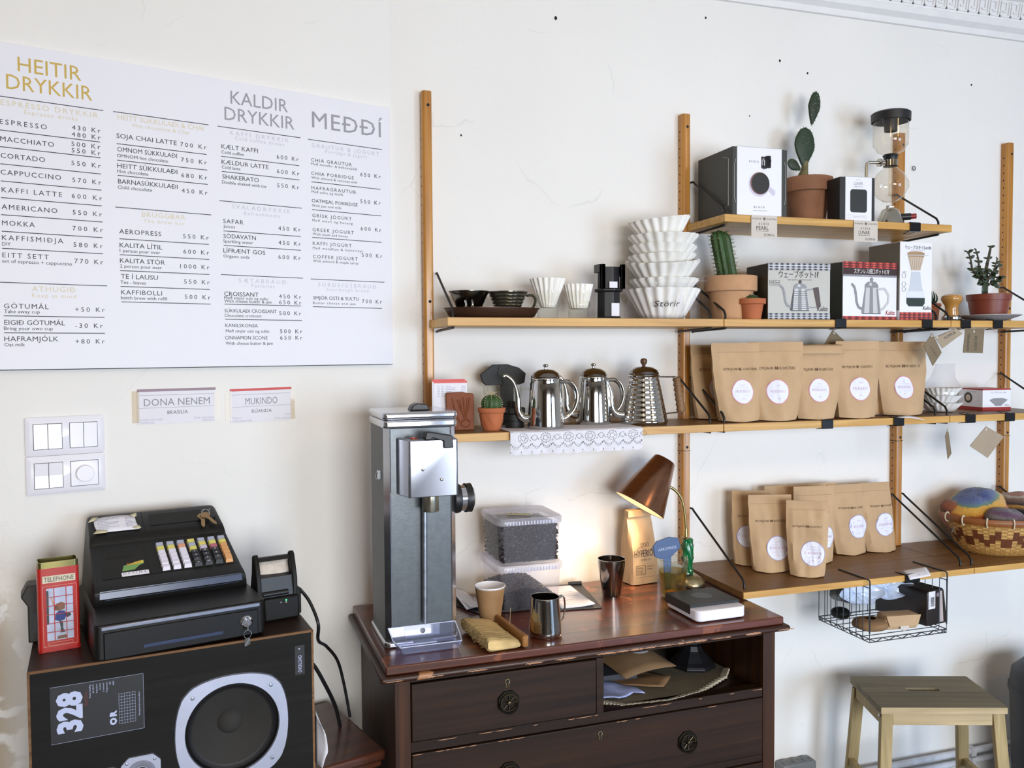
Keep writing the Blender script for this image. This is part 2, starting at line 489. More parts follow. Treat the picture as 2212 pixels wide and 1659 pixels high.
M_ceil = mat('ceiling_paint', 'efece6', .8, bump=.1)
M_floor = wood('floor_boards', '5d5c5e', '7c7b7e', 'X', 5, .5)

# ---------------------------------------------------------------- room shell
b = B(); b.box(.411, 0, 0, 4.9, .14, 2.86)
b.m = 1
for x, z, r in ((.894, 2.507, .0045), (1.651, 2.459, .0035), (1.755, 2.43, .003), (2.422, 2.452, .003), (1.385, 2.563, .003), (1.541, 2.278, .002), (.609, 2.152, .0025)):
    b.face([(x+p[0], -.0007, z+p[1]) for p in ng(9, r, x*7, 1, 1.3)])
b.tube([(2.176+.006*cos(t*PI/5), -.006, 2.152+.007*sin(t*PI/5)) for t in range(10)], .0012, 5, closed=True)
struct(b.build('wall_right', [M_wr, M_dark], smooth=0))
b = B(); b.box(-4, 0, 0, .02, .14, 2.86)
struct(b.build('wall_left', M_wl, loc=(LC.x, LC.y, 0), rz=LA, smooth=0))
b = B(); b.box(-3.7, -5.1, -.1, 4.9, .3, 0); struct(b.build('floor', M_floor, smooth=0))
b = B(); b.box(-3.7, -5.1, 2.86, 4.9, .3, 2.96); struct(b.build('ceiling', M_ceil, smooth=0))
b = B(); b.box(4.9, -5.1, 0, 5.02, .14, 2.86); struct(b.build('wall_side', M_ceil, smooth=0))
b = B(); b.box(-3.75, -5.1, 0, -3.43, -1.1, 2.86); struct(b.build('wall_far', M_ceil, smooth=0))
b = B(); wx = [-3.7]
for cx, w in WIN: wx += [cx-w/2, cx+w/2]
wx.append(4.9)
WB = {1: .55, 3: .10}
for i in range(0, 6, 2): b.box(wx[i], -5.1, 0, wx[i+1], -4.98, 2.86)
for i in (1, 3): b.box(wx[i], -5.1, 0, wx[i+1], -4.98, WB[i]); b.box(wx[i], -5.1, 2.3, wx[i+1], -4.98, 2.86)
struct(b.build('wall_back', mat('back_wall_paint', '6f5f4e', .8), smooth=0))
for k, (cx, w) in enumerate(WIN):
    b = B(); x0, x1 = cx-w/2, cx+w/2
    for bx in ((x0, x0+.07), (x1-.07, x1), (cx-.025, cx+.025)): b.box(bx[0], -5.04, WB[2*k+1], bx[1], -4.985, 2.3)
    b.box(x0, -5.04, WB[2*k+1], x1, -4.985, WB[2*k+1]+.07); b.box(x0, -5.04, 2.23, x1, -4.985, 2.3)
    struct(b.build('window_%d' % (k+1), M_white, smooth=0))

# cornice with a key-pattern band
b = B()
prof = [(0, 2.62), (-.012, 2.62), (-.012, 2.640), (-.020, 2.646), (-.030, 2.652), (-.034, 2.662), (-.034, 2.672), (-.028, 2.676), (-.038, 2.736), (-.052, 2.742), (-.056, 2.752), (-.066, 2.756), (-.075, 2.80), (-.13, 2.83), (-.13, 2.86), (0, 2.86)]
b.prism(prof, .30, 4.9, 'x')
def key(x):
    def q(u0, v0, u1, v1):
        y0, y1 = -.0285-(v0)*.00017*1000*.001, 0
        zz0, zz1 = 2.678+v0*.001, 2.678+v1*.001
        ya = -.0285-.01*v0/60; yb = -.0285-.01*v1/60
        P = [(x+u0*.001, ya+.002, zz0), (x+u1*.001, ya+.002, zz0), (x+u1*.001, yb+.002, zz1), (x+u0*.001, yb+.002, zz1)]
        O = [(p[0], p[1]-.006, p[2]) for p in P]; a = [b.v(p) for p in P]; c = [b.v(p) for p in O]
        b.f(c); [b.f([a[i], a[(i+1) % 4], c[(i+1) % 4], c[i]]) for i in range(4)]
    q(0, 4, 5, 54); q(5, 47, 28, 54); q(23, 18, 28, 47); q(12, 18, 23, 24); q(0, 4, 42, 9); q(36, 9, 42, 54)
for i in range(30): key(1.45+i*.046)
for i in range(44):
    x = 1.75+i*.036
    b.prism([(x+p[0], 2.777+p[1]) for p in rpoly(-.012, -.024, .012, .024, .011, 3)], -.074, -.10, 'y')
struct(b.build('trim_1', M_white, smooth=30))
b = B(); b.box(-2.4, -.012, 2.60, .0, 0, 2.66); struct(b.build('trim_2', M_white, loc=(LC.x, LC.y, .12), rz=LA))
# pipes along the foot of the wall
M_pipe = mat('painted_pipe', 'cfd0d6', .5, var=.15, vs_=30)
for k, z in enumerate((.135, .100)):
    b = B(); b.tube([(1.5, 0, 0), (4.6, 0, 0)], .011, 10)
    for x in (2.42, 3.3): b.lathe([(.016, 0), (.016, .02), (0, .02)], 12) if 0 else b.box(x, -.014, -.014, x+.02, .02, .014)
    tag(b.build('heating_pipe', M_pipe, loc=(0, -.03, z)), ('upper' if k == 0 else 'lower')+' thin white painted pipe running along wall above floor behind stool', 'pipe', 'heating pipes')

# ---------------------------------------------------------------- shelf posts
M_oak = wood('oak_post', 'a06320', 'd0953f', 'Z', 10, .35, coat=.25)
M_oakx = wood('oak_edge', 'c08a3e', 'e0b468', 'X', 10, .42)
M_teak = wood('teak_board', '6a4422', '8c6434', 'X', 8, .45, wear=('9a7a48', .68, 9))
M_rod = mat('black_steel_rod', '1c1916', .4, .3)
PX = [.506, 1.303, 2.106, 2.571]
pl = ['leftmost wooden wall post beside the menu board with row of holes', 'second wooden wall post, behind the copper desk lamp', 'third wooden wall post, behind the glass siphon brewer', 'fourth wooden wall post, behind the jade plant near right edge']
for k, x in enumerate(PX):
    t = thing('wall_post', pl[k], 'shelf post', (x, 0, .885), 0, 'wooden wall posts')
    b = B(); h = 1.374; pol = [(-.0135, 0), (-.0135, -.022)]+[(-.0135+.008*(1-cos(a)), -.022-.008*sin(a)) for a in (.5, 1.0, PI/2)]+[(.0105, -.03), (.0135, -.027), (.0135, 0)]
    b.prism(pol, 0, h, 'z'); b.build('post', M_oak, t, bevel=.0015)
    b = B(); z = .012
    while z < h-.03:
        for s in (-1,): b.disc(lambda p, q: (-.0138, -.0125+p, z+q), .0026, 8)
        z += .0257
    for zz in (.365, .80, 1.335): b.disc(lambda p, q: (.003+p, -.0305, zz+q), .0042, 12)
    b.box(-.0142, -.0304, .365-.012, .0142, -.001, .3545)
    b.build('peg_holes', M_dark, t, smooth=0)

# ---------------------------------------------------------------- shelf boards
def shelf(x0, x1, ztop, dep, th, label, post_l=True, post_r=True):
    n = .0145; pol = [(x0, -dep), (x1, -dep)]
    pol += [(x1, -.0315), (x1-n, -.0315), (x1-n, -.003)] if post_r else [(x1, -.003)]
    pol += [(x0+n, -.003), (x0+n, -.0315), (x0, -.0315)] if post_l else [(x0, -.003)]
    t = thing('shelf_board', label, 'shelf', (0, 0, ztop-th), 0, 'oak shelf boards')
    b = B(); b.prism(pol, 0, th, 'z'); b.build('board', M_teak if dep > .3 else M_oakx, t, bevel=.001)
    if dep > .3:
        b = B(); b.box(x0, -dep-.004, 0, x1, -dep, th); b.build('edge_strip', M_oakx, t, bevel=.0008)
        return t
    b = B(); b.box(x0+.001, -dep+.001, th, x1-.001, -.033, th+.0006); b.build('top_veneer', M_teak, t)
    return t
e = .0012
shelf(PX[1]+e, PX[2]-e, 1.926, .24, .021, 'short top oak shelf holding the dark boxes and tall cactus')
shelf(PX[0]+e, PX[1]-e, 1.633, .24, .021, 'oak shelf board under the metal drippers and stacked filters')
shelf(PX[1]+e, PX[2]-e, 1.633, .24, .021, 'oak shelf board under the kettle boxes')
shelf(PX[2]+e, PX[3]-e, 1.633, .24, .021, 'oak shelf board under the jade plant')
shelf(PX[0]+e, PX[1]-e, 1.337, .24, .021, 'oak shelf board under the three kettles')
shelf(PX[1]+e, PX[2]-e, 1.337, .24, .021, 'oak shelf board under the row of large kraft coffee bags')
shelf(PX[2]+e, PX[3]-e, 1.337, .24, .021, 'oak shelf board under the small white box and bagged filters')
shelf(PX[1]+e, PX[2]-e, .884, .336, .018, 'deep lower shelf board under the group of smaller kraft bags')
shelf(PX[2]+e, PX[3]-e, .884, .336, .018, 'deep lower shelf board under the woven basket')

def bracket(x, ztop, th, dep, rise, label, yend):
    t = thing('shelf_bracket', label, 'bracket', (x, 0, ztop), 0, 'black wire shelf brackets')
    zb = -th-.004
    pts = [(0, -.016, rise), (0, -.028, rise), (0, -.036, rise-.006), (0, yend+.008, .026), (0, yend, .014), (0, yend, .0008)]
    b = B(); b.tube(pts, .0033, 8); b.build('upper_rod', M_rod, t)
    b = B(); b.tube([(0, yend, -th-.0008), (0, yend, -th-.004), (0, yend+.006, zb), (0, -.034, zb-.004), (0, -.02, zb-.006)], .0036, 8); b.build('lower_rod', M_rod, t)
for x, z, th, dep, rise, ye, lb in (
    (1.326, 1.926, .021, .24, .130, -.205, 'black wire bracket at left end of the top shelf, against the dark box'), (2.086, 1.926, .021, .24, .130, -.205, 'black wire bracket at right end of the top shelf, behind the siphon'),
    (.530, 1.633, .021, .24, .130, -.205, 'black wire bracket beside the metal drippers'), (1.281, 1.633, .021, .24, .115, -.205, 'black wire bracket behind the stacked paper filters'),
    (1.329, 1.633, .021, .24, .115, -.205, 'black wire bracket in front of the large cactus pot'), (2.083, 1.633, .021, .24, .130, -.205, 'black wire bracket beside the tall boxed brewer'),
    (2.129, 1.633, .021, .24, .130, -.205, 'black wire bracket left of the wooden tamper'), (2.548, 1.633, .021, .24, .125, -.205, 'black wire bracket right of the jade plant'),
    (.530, 1.337, .021, .24, .130, -.205, 'black wire bracket behind the carved leather card holder'), (1.280, 1.337, .021, .24, .126, -.205, 'black wire bracket right of the wooden handled kettle'),
    (1.326, 1.337, .021, .24, .126, -.205, 'black wire bracket in front of the shaded bag'), (2.083, 1.337, .021, .24, .115, -.205, 'black wire bracket right of the last large kraft bag'),
    (2.129, 1.337, .021, .24, .115, -.205, 'black wire bracket in front of the bagged white filters'), (2.548, 1.337, .021, .24, .12, -.205, 'black wire bracket at right edge above the small white box'),
    (1.326, .884, .018, .336, .175, -.309, 'long black bracket at left end of the deep lower shelf'), (2.083, .884, .018, .336, .175, -.309, 'long black bracket of the lower shelf, left one of the close pair'),
    (2.126, .884, .018, .336, .175, -.309, 'long black bracket of the lower shelf, right one of the close pair'), (2.548, .884, .018, .336, .175, -.309, 'long black bracket above the knitted hats')):
    bracket(x, z, th, dep, rise, lb, ye)
# ---------------------------------------------------------------- chest of drawers
M_mah = wood('dark_mahogany', '1c0f07', '36200f', 'X', 7, .5, spec=.25)
M_mahz = wood('dark_mahogany_upright', '2c170a', '4d2c14', 'Z', 7, .5, spec=.3)
M_mahtop = wood('mahogany_top', '371809', '682f18', 'X', 5, .32, coat=.5, wear=('7d4426', .62, 16), bump=.3)
M_mahedge = wood('worn_mahogany_edge', '241107', '42200f', 'X', 7, .42, wear=('a87852', .66, 15))
M_scuff = mat('bare_scuffed_wood', 'b0805f', .7, var=.3, vs_=50)
DA = rad(1.13); DX, DY = .2826, -.5297
t = thing('chest_of_drawers', 'dark mahogany chest of drawers with worn edges under the coffee grinder', 'chest of drawers', (DX, DY, 0), DA)
W = 1.0517; D = .492
b = B()   # top slab with stepped edge
b.prism([(.0, 0), (W, 0), (W, D), (.0, D)], .829, .843, 'z'); b.build('top_moulding', M_mahedge, t, bevel=.006, segs=3)
b = B(); b.box(.013, .013, .843, W-.013, D, .863); b.build('top', M_mahtop, t, bevel=.003)
b = B(); b.box(.02, .02, .8395+.001, W-.02, D, .8445); b.build('top_fillet', M_mah, t)
b = B(); random.seed(4)
x = .01
while x < W-.03:                # chips along the moulded edge
    w = random.uniform(.01, .06); h = random.uniform(.0015, .005)
    if random.random() < .6: b.grid(lambda u, v: (x+u*w, -.0006-.0002*sin(u*9), .8345+(v-.5)*h*(sin(PI*u)**.5+.15)+.0008*sin(u*23+x*90)), 8, 1)
    x += w*.95
for x0, x1, z in ((.0695, .985, .6565), (.07, .52, .6812), (.55, .98, .681)):
    x = x0
    while x < x1:
        w = random.uniform(.01, .05)
        if random.random() < .4: b.grid(lambda u, v: (min(x+u*w, x1), .0215, z-.0008+(v-.8)*.0018*(sin(PI*u)**.6)), 6, 1)
        x += w
b.build('edge_chips', M_scuff, t, smooth=0)
b = B()
b.box(.034, .025, .02, .0695, D-.01, .829); plabel(b.build('left_stile', M_mahz, t, bevel=.0015), 'lighter brown front post')
b = B(); b.box(.986, .025, .02, 1.0215, D-.01, .829); b.build('right_stile', M_mahz, t, bevel=.0015)
b = B(); b.box(.0695, .03, .815, .986, .06, .829); b.box(.0695, .028, .6575, .986, .06, .681); b.box(.0695, .028, .489, .986, .06, .5065); b.box(.0695, .028, .30, .986, .06, .318); b.box(.0695, .03, .05, .986, .06, .11)
b.box(.5195, .027, .681, .5385, D-.02, .815); b.build('rails', M_mah, t, bevel=.001)
b = B(); b.box(.0695, D-.02, .05, .986, D-.012, .829); b.box(.0695, .06, .664, .986, D-.02, .6705); b.box(.0695, .06, .82, .986, D-.02, .829); b.build('carcass', M_mah, t)
M_brass = mat('aged_brass', '5a4f3c', .35, .9, var=.4, vs_=90)
M_bd = mat('tarnished_brass', '23201a', .4, .8)
def drawer(x0, x1, z0, z1, keyx, knobs):
    b = B(); b.box(x0+.0015, .0235, z0+.0015, x1-.0015, .05, z1-.0015); d = b.build('drawer', M_mah, t, bevel=.0025)
    zc = (z0+z1)/2
    for kx in knobs:
        zk = zc-.004
        b = B(); b.prism([(kx+p[0], zk+p[1]) for p in ng(8, .0275, PI/8)], .0235, .0185, 'y'); b.build('back_plate', M_bd, d, bevel=.0015)
        b = B()
        for i in range(8):
            a = i*PI/4; c_, s_ = cos(a), sin(a)
            b.tube([(kx+.004*c_, .0165, zk+.004*s_), (kx+.017*c_, .0155, zk+.017*s_)], .0011, 6)
        b.tube([(kx+.019*cos(i*PI/12), .016, zk+.019*sin(i*PI/12)) for i in range(24)], .0018, 6, closed=True)
        b.M = Matrix.Translation((kx, .0185, zk)) @ Matrix.Rotation(PI/2, 4, 'X'); b.lathe([(.0055, 0), (.006, .004), (.004, .007), (0, .008)], 12)
        b.build('rosette', M_brass, d)
        b = B(); b.tube([(kx+.0215*cos(a), .0135-.003*sin(-a), zk+.0235*sin(a)) for a in [PI*1.0+i*PI/12 for i in range(13)]], .0022, 7); b.build('drop_handle', M_bd, d)
    zk = z1-.024
    b = B(); q = [(keyx+.0052*cos(a), zk+.0052*sin(a)) for a in [rad(-55+290*i/12) for i in range(13)]]; q += [(keyx-.0032, zk-.013), (keyx+.0032, zk-.013)]
    b.tube([(p[0], .0228, p[1]) for p in q], .0010, 6, closed=True); b.build('keyhole_rim', mat('brass_rim', 'a08c64', .35, .8), d)
    b = B(); b.face([(p[0], .0229, p[1]) for p in q]); b.build('keyhole', M_dark, d)
drawer(.0695, .5195, .681, .815, .2947, (.2959,))
drawer(.0695, .986, .5065, .6575, .5273, (.2965, .7632))
drawer(.0695, .986, .318, .489, .5273, (.2965, .7632))
drawer(.0695, .986, .11, .30, .5273, (.2965, .7632))
# things in the open niche
def N_(x, y, z): return Matrix.Translation((DX, DY, 0)) @ Matrix.Rotation(DA, 4, 'Z') @ Vector((x, y, z))
M_card = mat('grey_cardboard', '6e6450', .9, var=.2, vs_=14); M_torn = mat('torn_paper_edge', 'b9b09a', .9, var=.3, vs_=60)
b = B(); pf = [(.545, .10), (.60, .052), (.72, .040), (.82, .062), (.93, .125), (.972, .175), (.94, .42), (.56, .42)]
b.prism([(p[0], p[1]) for p in pf], .6745, .681, 'z'); 
t2 = thing('cardboard_sheet', 'ragged grey cardboard sheet lying in the open niche of the chest', 'cardboard'); t2.location = (DX, DY, 0); t2.rotation_euler.z = DA
b.build('sheet', M_card, t2)
b = B(); random.seed(8)
for p, q in zip(pf[:5], pf[1:6]):
    for k in range(8):
        u = k/8; r = random.uniform(.002, .004); b.box(p[0]+(q[0]-p[0])*u-.006, p[1]+(q[1]-p[1])*u-r, .6755, p[0]+(q[0]-p[0])*u+.012, p[1]+(q[1]-p[1])*u+.004, .6822)
b.build('torn_edge', M_torn, t2)
def flat_sheet(name, label, cat, poly, z, m, wav=.004, seed=0, group=None):
    """a limp sheet: polygon fan with waves, real thickness"""
    b = B(); cx = sum(p[0] for p in poly)/len(poly); cy = sum(p[1] for p in poly)/len(poly)
    def H(x, y): return wav*noise.noise(Vector((x*18, y*18, seed)))+wav
    n = len(poly); rows = []
    for k in range(1, 6):
        r = []
        for i in range(n):
            for s_ in range(4):
                a, c = poly[i], poly[(i+1) % n]; u = s_/4; x = a[0]+(c[0]-a[0])*u; y = a[1]+(c[1]-a[1])*u
                x = cx+(x-cx)*k/5; y = cy+(y-cy)*k/5; r.append(b.v((x-cx, y-cy, H(x, y))))
        rows.append(r)
    c0 = b.v((0, 0, H(cx, cy)))
    for i in range(len(rows[0])): b.f([c0, rows[0][i], rows[0][(i+1) % len(rows[0])]])
    for r0, r1 in zip(rows, rows[1:]):
        for i in range(len(r0)): j = (i+1) % len(r0); b.f([r0[i], r1[i], r1[j], r0[j]])
    o = b.build(name, m, loc=(cx, cy, z), solid=.0012, smooth=60); return tag(o, label, cat, group)
def P2(l): return [tuple(N_(x, y, 0)[:2]) for x, y in l]
M_kraft = mat('kraft_paper', 'c0a07a', .8, var=.10, vs_=12, bump=.25, bs=25)
M_kraftd = mat('brown_kraft_paper', '8a6a48', .85, var=.15, vs_=12, bump=.3, bs=25)
M_paper = mat('white_paper', 'e6e4ea', .8, var=.03, vs_=9)
M_bluep = mat('pale_blue_tissue', 'aab6e6', .85, var=.2, vs_=20)
flat_sheet('paper_napkin', 'crumpled pale blue paper lying at left end of the niche cardboard', 'paper', P2([(.545, .09), (.60, .068), (.65, .09), (.675, .075), (.66, .14), (.61, .19), (.545, .20)]), .6825, M_bluep, .008, 3)
flat_sheet('kraft_envelope', 'flattened brown paper bag lying in the niche in front of dark folder', 'paper bag', P2([(.62, .16), (.74, .10), (.79, .15), (.72, .26), (.62, .24)]), .683, M_kraftd, .006, 5)
t2 = thing('coffee_bag', 'flattened kraft bag with round white sticker in the niche beside black stand', 'paper bag', N_(.725, .27, .70), DA+.2)
b = B(); b.grid(lambda u, v: ((u-.5)*.17, (v-.5)*.2, .02*(1-(2*u-1)**2)*sin(PI*min(1, v+.1))+.025*v), 10, 8); b.build('bag_body', M_kraftd, t2, solid=.002)
b = B(); b.disc(lambda p, q: (.02+p, .0+q, .02*(1-((.02+p)/.085)**2)*sin(PI*min(1, .6+q/.2))+.025*(.5+q/.2)+.003), .04, 24, 3); b.build('round_label', M_paper, t2)
t2 = thing('dark_folder', 'dark grey slim folder at left back of the open niche', 'folder', N_(.63, .27, .684), DA-.05)
b = B(); b.box(-.075, -.09, 0, .08, .09, .02); b.build('cover', mat('slate_card', '34353a', .7), t2, bevel=.002)
b = B(); b.box(-.074, -.0915, .002, .079, -.089, .004); b.build('paper_edge', M_paper, t2)
M_blk = mat('black_plastic', '18171a', .42, var=.2, vs_=30)
t2 = thing('black_pedestal', 'black octagonal pedestal foot standing in the open niche', 'stand', N_(.90, .225, .6815), DA)
b = B(); b.lathe([(0, 0), (.062, 0), (.064, .006), (.060, .012), (.050, .02), (.028, .045), (.021, .06), (.021, .10), (.03, .128), (0, .128)], 8); b.build('foot', M_blk, t2, smooth=0, bevel=.001)
b = B(); b.lathe([(.023, .058), (.0245, .064), (.023, .07)], 16); b.build('collar', mat('black_chrome', '2a2a2e', .15, .8), t2)
# ---------------------------------------------------------------- menu board on the left wall
M_board = mat('menu_board_white', 'e9e8ee', .5, var=.015, vs_=3)
M_gold = mat('gold_foil', 'c9a94e', .5, .0); M_goldp = mat('pale_gold_ink', 'dccfae', .6)
M_silv = mat('silver_ink', '9a98a0', .5); M_silvp = mat('pale_silver_ink', 'c6c3d2', .6)
M_ink = mat('dark_ink', '2e2b30', .6)
t = thing('menu_board', 'large white printed menu board on the left wall with drink prices', 'menu board', L(0, 0, 0), LA)
BY = -.0150
b = B(); b.box(-1.02, -.0148, 1.514, -.009, -.002, 2.207); b.build('panel', M_board, t, bevel=.0008)
b = B(); b.box(-1.02, -.0135, 1.5125, -.009, -.002, 1.5138); b.build('lower_edge', M_dark, t)
cols = {'G': ('g', .0307), 'S': ('s', .031), 'T': ('s', .0405), 'g': ('gp', .0113), 'h': ('gp', .0085), 'k': ('sp', .0098), 'l': ('sp', .0082), 'I': ('i', .0102), 'J': ('i', .0084), 'P': ('i', .0098), 's': ('i', .0074), 't': ('i', .0062)}
bb = {k: B() for k in ('g', 's', 'gp', 'sp', 'i', 'r')}
for ln in MENU.split('\n'):
    k, u0, u1, z, s_ = ln.split('|'); u0, u1, z = int(u0)/1000, int(u1)/1000, int(z)/1000
    if k == 'R': bb['r'].box(u0, BY-.0003, z-.0008, u1, BY+.0003, z+.0008)
    else: q, h = cols[k]; bb[q].text(s_, u0, z, h, u1-u0, fn=lambda u, v: (u, BY-.0002, v))
for k, nm, m in (('g', 'gold_heading', M_gold), ('gp', 'pale_gold_heading', M_goldp), ('s', 'silver_heading', M_silv), ('sp', 'pale_silver_heading', M_silvp), ('i', 'item_lettering', M_ink), ('r', 'rule_lines', M_ink)):
    bb[k].build(nm, m, t, smooth=0)

# two taped coffee cards
M_tape = glass('clear_tape', 'fdfaf5', .12, 'f5ecdc', .6)
def card(u0, u1, z0, z1, title, sub_, foot, colr, label, tilt):
    w, h = u1-u0, z1-z0
    t = thing('coffee_card', label, 'card', L((u0+u1)/2, 0, z0), LA, 'coffee name cards'); t.rotation_euler.y = tilt
    b = B(); b.box(-w/2, -.0022, 0, w/2, -.0012, h); b.build('card', M_paper, t)
    y = -.0025; fn = lambda u, v: (u, y, v)
    b = B(); b.box(-w/2, y-.0002, h-.006, w/2, y+.0002, h); b.build('colour_strip', mat('strip_'+colr, colr, .6), t)
    b = B(); b.text(title, 0, h*.52, h*.20, w*.84*len(title)/10 if len(title) > 8 else w*.52, 'c', fn); b.build('title', mat('grey_ink', '8d8a96', .6), t, smooth=0)
    b = B(); b.text(sub_, 0, h*.27, h*.10, None, 'c', fn); 
    for zz in (h*.46, h*.82): b.box(-w*.48, y-.0001, zz, w*.48, y+.0001, zz+.0005)
    b.build('subtitle', mat('mid_ink', '6b6870', .6), t, smooth=0)
    b = B()
    for s_, x, z, al in foot: b.text(s_, x*w, z*h, h*.062, None, al, fn)
    b.build('tasting_notes', mat('faint_ink', 'b5b2c2', .6), t, smooth=0)
    b = B(); b.box(-w/2-.012, -.0032, h*.05, -w/2+.004, -.0030, h*.95); b.box(w/2-.004, -.0032, h*.02, w/2+.008, -.0030, h*.9); b.build('tape', M_tape, t)
card(-.660, -.4815, 1.381, 1.4635, 'DONA NENEM', 'BRASILÍA', (('Dökkt súkkulaði', -.47, .10, 'l'), ('Heslihneta', -.47, .02, 'l'), ('Dark chocolate', .47, .10, 'r'), ('Hazelnut', .47, .02, 'r')), '9b8590', 'taped white paper card reading dona nenem with mauve top strip', 0)
card(-.4465, -.2905, 1.3745, 1.4585, 'MUKINDO', 'RÚANDA', (('Plómur', -.47, .11, 'l'), ('Dökk karamella', -.47, .02, 'l'), ('Plum', .47, .15, 'r'), ('Dark caramel', .47, .04, 'r')), 'd05a58', 'taped white paper card reading mukindo with red top strip', rad(-.6))

# light switches
M_sw = mat('switch_plastic', 'eceaf0', .22, coat=.2); M_gap = mat('dark_gap', '3a383c', .7)
for k, (z0, lb) in enumerate(((1.3235, 'upper double white light switch plate on left wall'), (1.2375, 'lower white switch plate with round dimmer knob'))):
    t = thing('light_switch', lb, 'light switch', L(-.8105, 0, z0), LA, 'wall switches')
    b = B(); w, h = .157, .085
    A = rpoly(-w/2, 0, w/2, h, .004); C_ = rpoly(-w/2+.008, .008, w/2-.008, h-.008, .003)
    a0 = [b.v((p[0], -.001, p[1])) for p in A]; a1 = [b.v((p[0], -.006, p[1])) for p in A]; a2 = [b.v((p[0], -.011, p[1])) for p in C_]
    for r0, r1 in ((a0, a1), (a1, a2)):
        for i in range(len(A)): b.f([r0[i], r0[(i+1) % len(A)], r1[(i+1) % len(A)], r1[i]])
    b.f(a2); b.f(a0[::-1]); b.build('frame', M_sw, t, smooth=30)
    for s_ in (-1, 1):
        cx, cz, r = s_*.0355, h/2, .0275
        b = B(); b.box(cx-r-.001, -.0114, cz-r-.001, cx+r+.001, -.0105, cz+r+.001); b.build('gap', M_gap, t)
        if k == 1 and s_ == 1:
            b = B(); b.box(cx-r, -.0125, cz-r, cx+r, -.0105, cz+r); b.build('dimmer_plate', M_sw, t, bevel=.0006)
            b = B(); b.M = Matrix.Translation((cx, -.0125, cz)) @ Matrix.Rotation(PI/2, 4, 'X'); b.lathe([(.0188, 0), (.0182, .010), (.0172, .0115), (0, .0115)], 32); b.build('dimmer_knob', M_sw, t)
        else:
            for q in (-1, 1):
                b = B(); x0, x1 = (cx-r, cx-.0005) if q < 0 else (cx+.0005, cx+r)
                b.prism([(-.0105, cz-r), (-.0128, cz-r), (-.0118+(.0003 if k else -.0012), cz), (-.0136, cz+r), (-.0105, cz+r)], x0, x1, 'x'); b.build('rocker', M_sw, t, smooth=0, bevel=.0005)

# ---------------------------------------------------------------- sideboard and speaker
M_side = wood('reddish_sideboard', '351a0f', '5f3320', 'X', 6, .38, coat=.25)
sx1, so = -.178, .375
t = thing('sideboard', 'low reddish wooden sideboard under the loudspeaker', 'sideboard', L(0, 0, 0), LA)
b = B(); b.box(-1.25, -.366, .608, -.211, -.03, .632); b.build('top', M_side, t, bevel=.006, segs=3)
b = B(); b.box(-1.245, -.358, .592, -.218, -.035, .608); b.build('moulding', M_side, t, bevel=.005, segs=3)
b = B(); b.box(-1.23, -.345, .06, -.23, -.04, .592); b.build('body', M_side, t, bevel=.002)
for x0, x1 in ((-1.2, -.72), (-.70, -.245)):
    b = B(); b.box(x0, -.354, .42, x1, -.344, .575); d = b.build('drawer', M_side, t, bevel=.002)
    b = B(); b.tube(spline([((x0+x1)/2-.05, -.354, .50), ((x0+x1)/2-.03, -.37, .485), ((x0+x1)/2+.03, -.37, .485), ((x0+x1)/2+.05, -.354, .50)], 5), .003, 7); b.build('handle', M_bd, d)
# speaker
M_spk = wood('black_ash_veneer', '100f0d', '1c1a17', 'X', 9, .65, bump=.2, spec=.2)
M_spktop = wood('walnut_veneer_dark', '1e110a', '301c10', 'X', 6, .45, spec=.3)
M_alu = mat('brushed_aluminium_frame', 'c3c8dc', .32, .75, var=.08, vs_=12, bump=.05)
M_cone = mat('speaker_cone_paper', '2b2926', .85, var=.15, vs_=9, bump=.3, bs=30)
M_rub = mat('foam_surround', '121113', .6)
SPO = Vector((-.3779, -.5892, .632)); SA = rad(8.5); SW, SD, SH = .527, .272, .328
t = thing('loudspeaker', 'large black loudspeaker lying on its side with silver ringed woofer', 'speaker', SPO, SA)
b = B(); q = .016; b.box(0, .004, 0, SW, SD, q); b.box(0, .004, SH-q, SW, SD, SH); b.box(0, .004, q, q, SD, SH-q); b.box(SW-q, .004, q, SW, SD, SH-q); b.box(q, SD-q, q, SW-q, SD, SH-q); b.build('cabinet', M_spktop, t)
def holed(polys, th):             # flat plate with holes
    c = bpy.data.curves.new('s', 'CURVE'); c.dimensions = '2D'; c.fill_mode = 'BOTH'; c.extrude = th/2
    for poly in polys:
        s_ = c.splines.new('POLY'); s_.points.add(len(poly)-1); s_.use_cyclic_u = True
        for q, p in zip(s_.points, poly): q.co = (p[0], p[1], 0, 1)
    o = bpy.data.objects.new('s', c); me = bpy.data.meshes.new_from_object(o); bpy.data.objects.remove(o); return me
def circ(cx, cz, r): return [(cx+r*cos(2*PI*i/64), cz+r*sin(2*PI*i/64)) for i in range(64)]
me = holed([[(.004, .004), (SW-.004, .004), (SW-.004, SH-.004), (.004, SH-.004)], circ(.361, .152, .094), circ(.098, .074, .0415), circ(.188, .098, .014)], .012); me.materials.append(M_spk)
o = bpy.data.objects.new('front_baffle', me); COL.objects.link(o); o.parent = t; o.rotation_euler.x = PI/2; o.location = (0, .006, 0)
b = B(); b.box(0, .0005, SH-.004, SW, .005, SH+.0005); b.box(SW-.004, .0005, .0, SW+.0005, .005, SH); b.box(-.0005, .0005, 0, .004, .005, SH); b.build('worn_edge', wood('worn_brown_edge', '5a3a20', '8a6138', 'X', 14, .7), t)
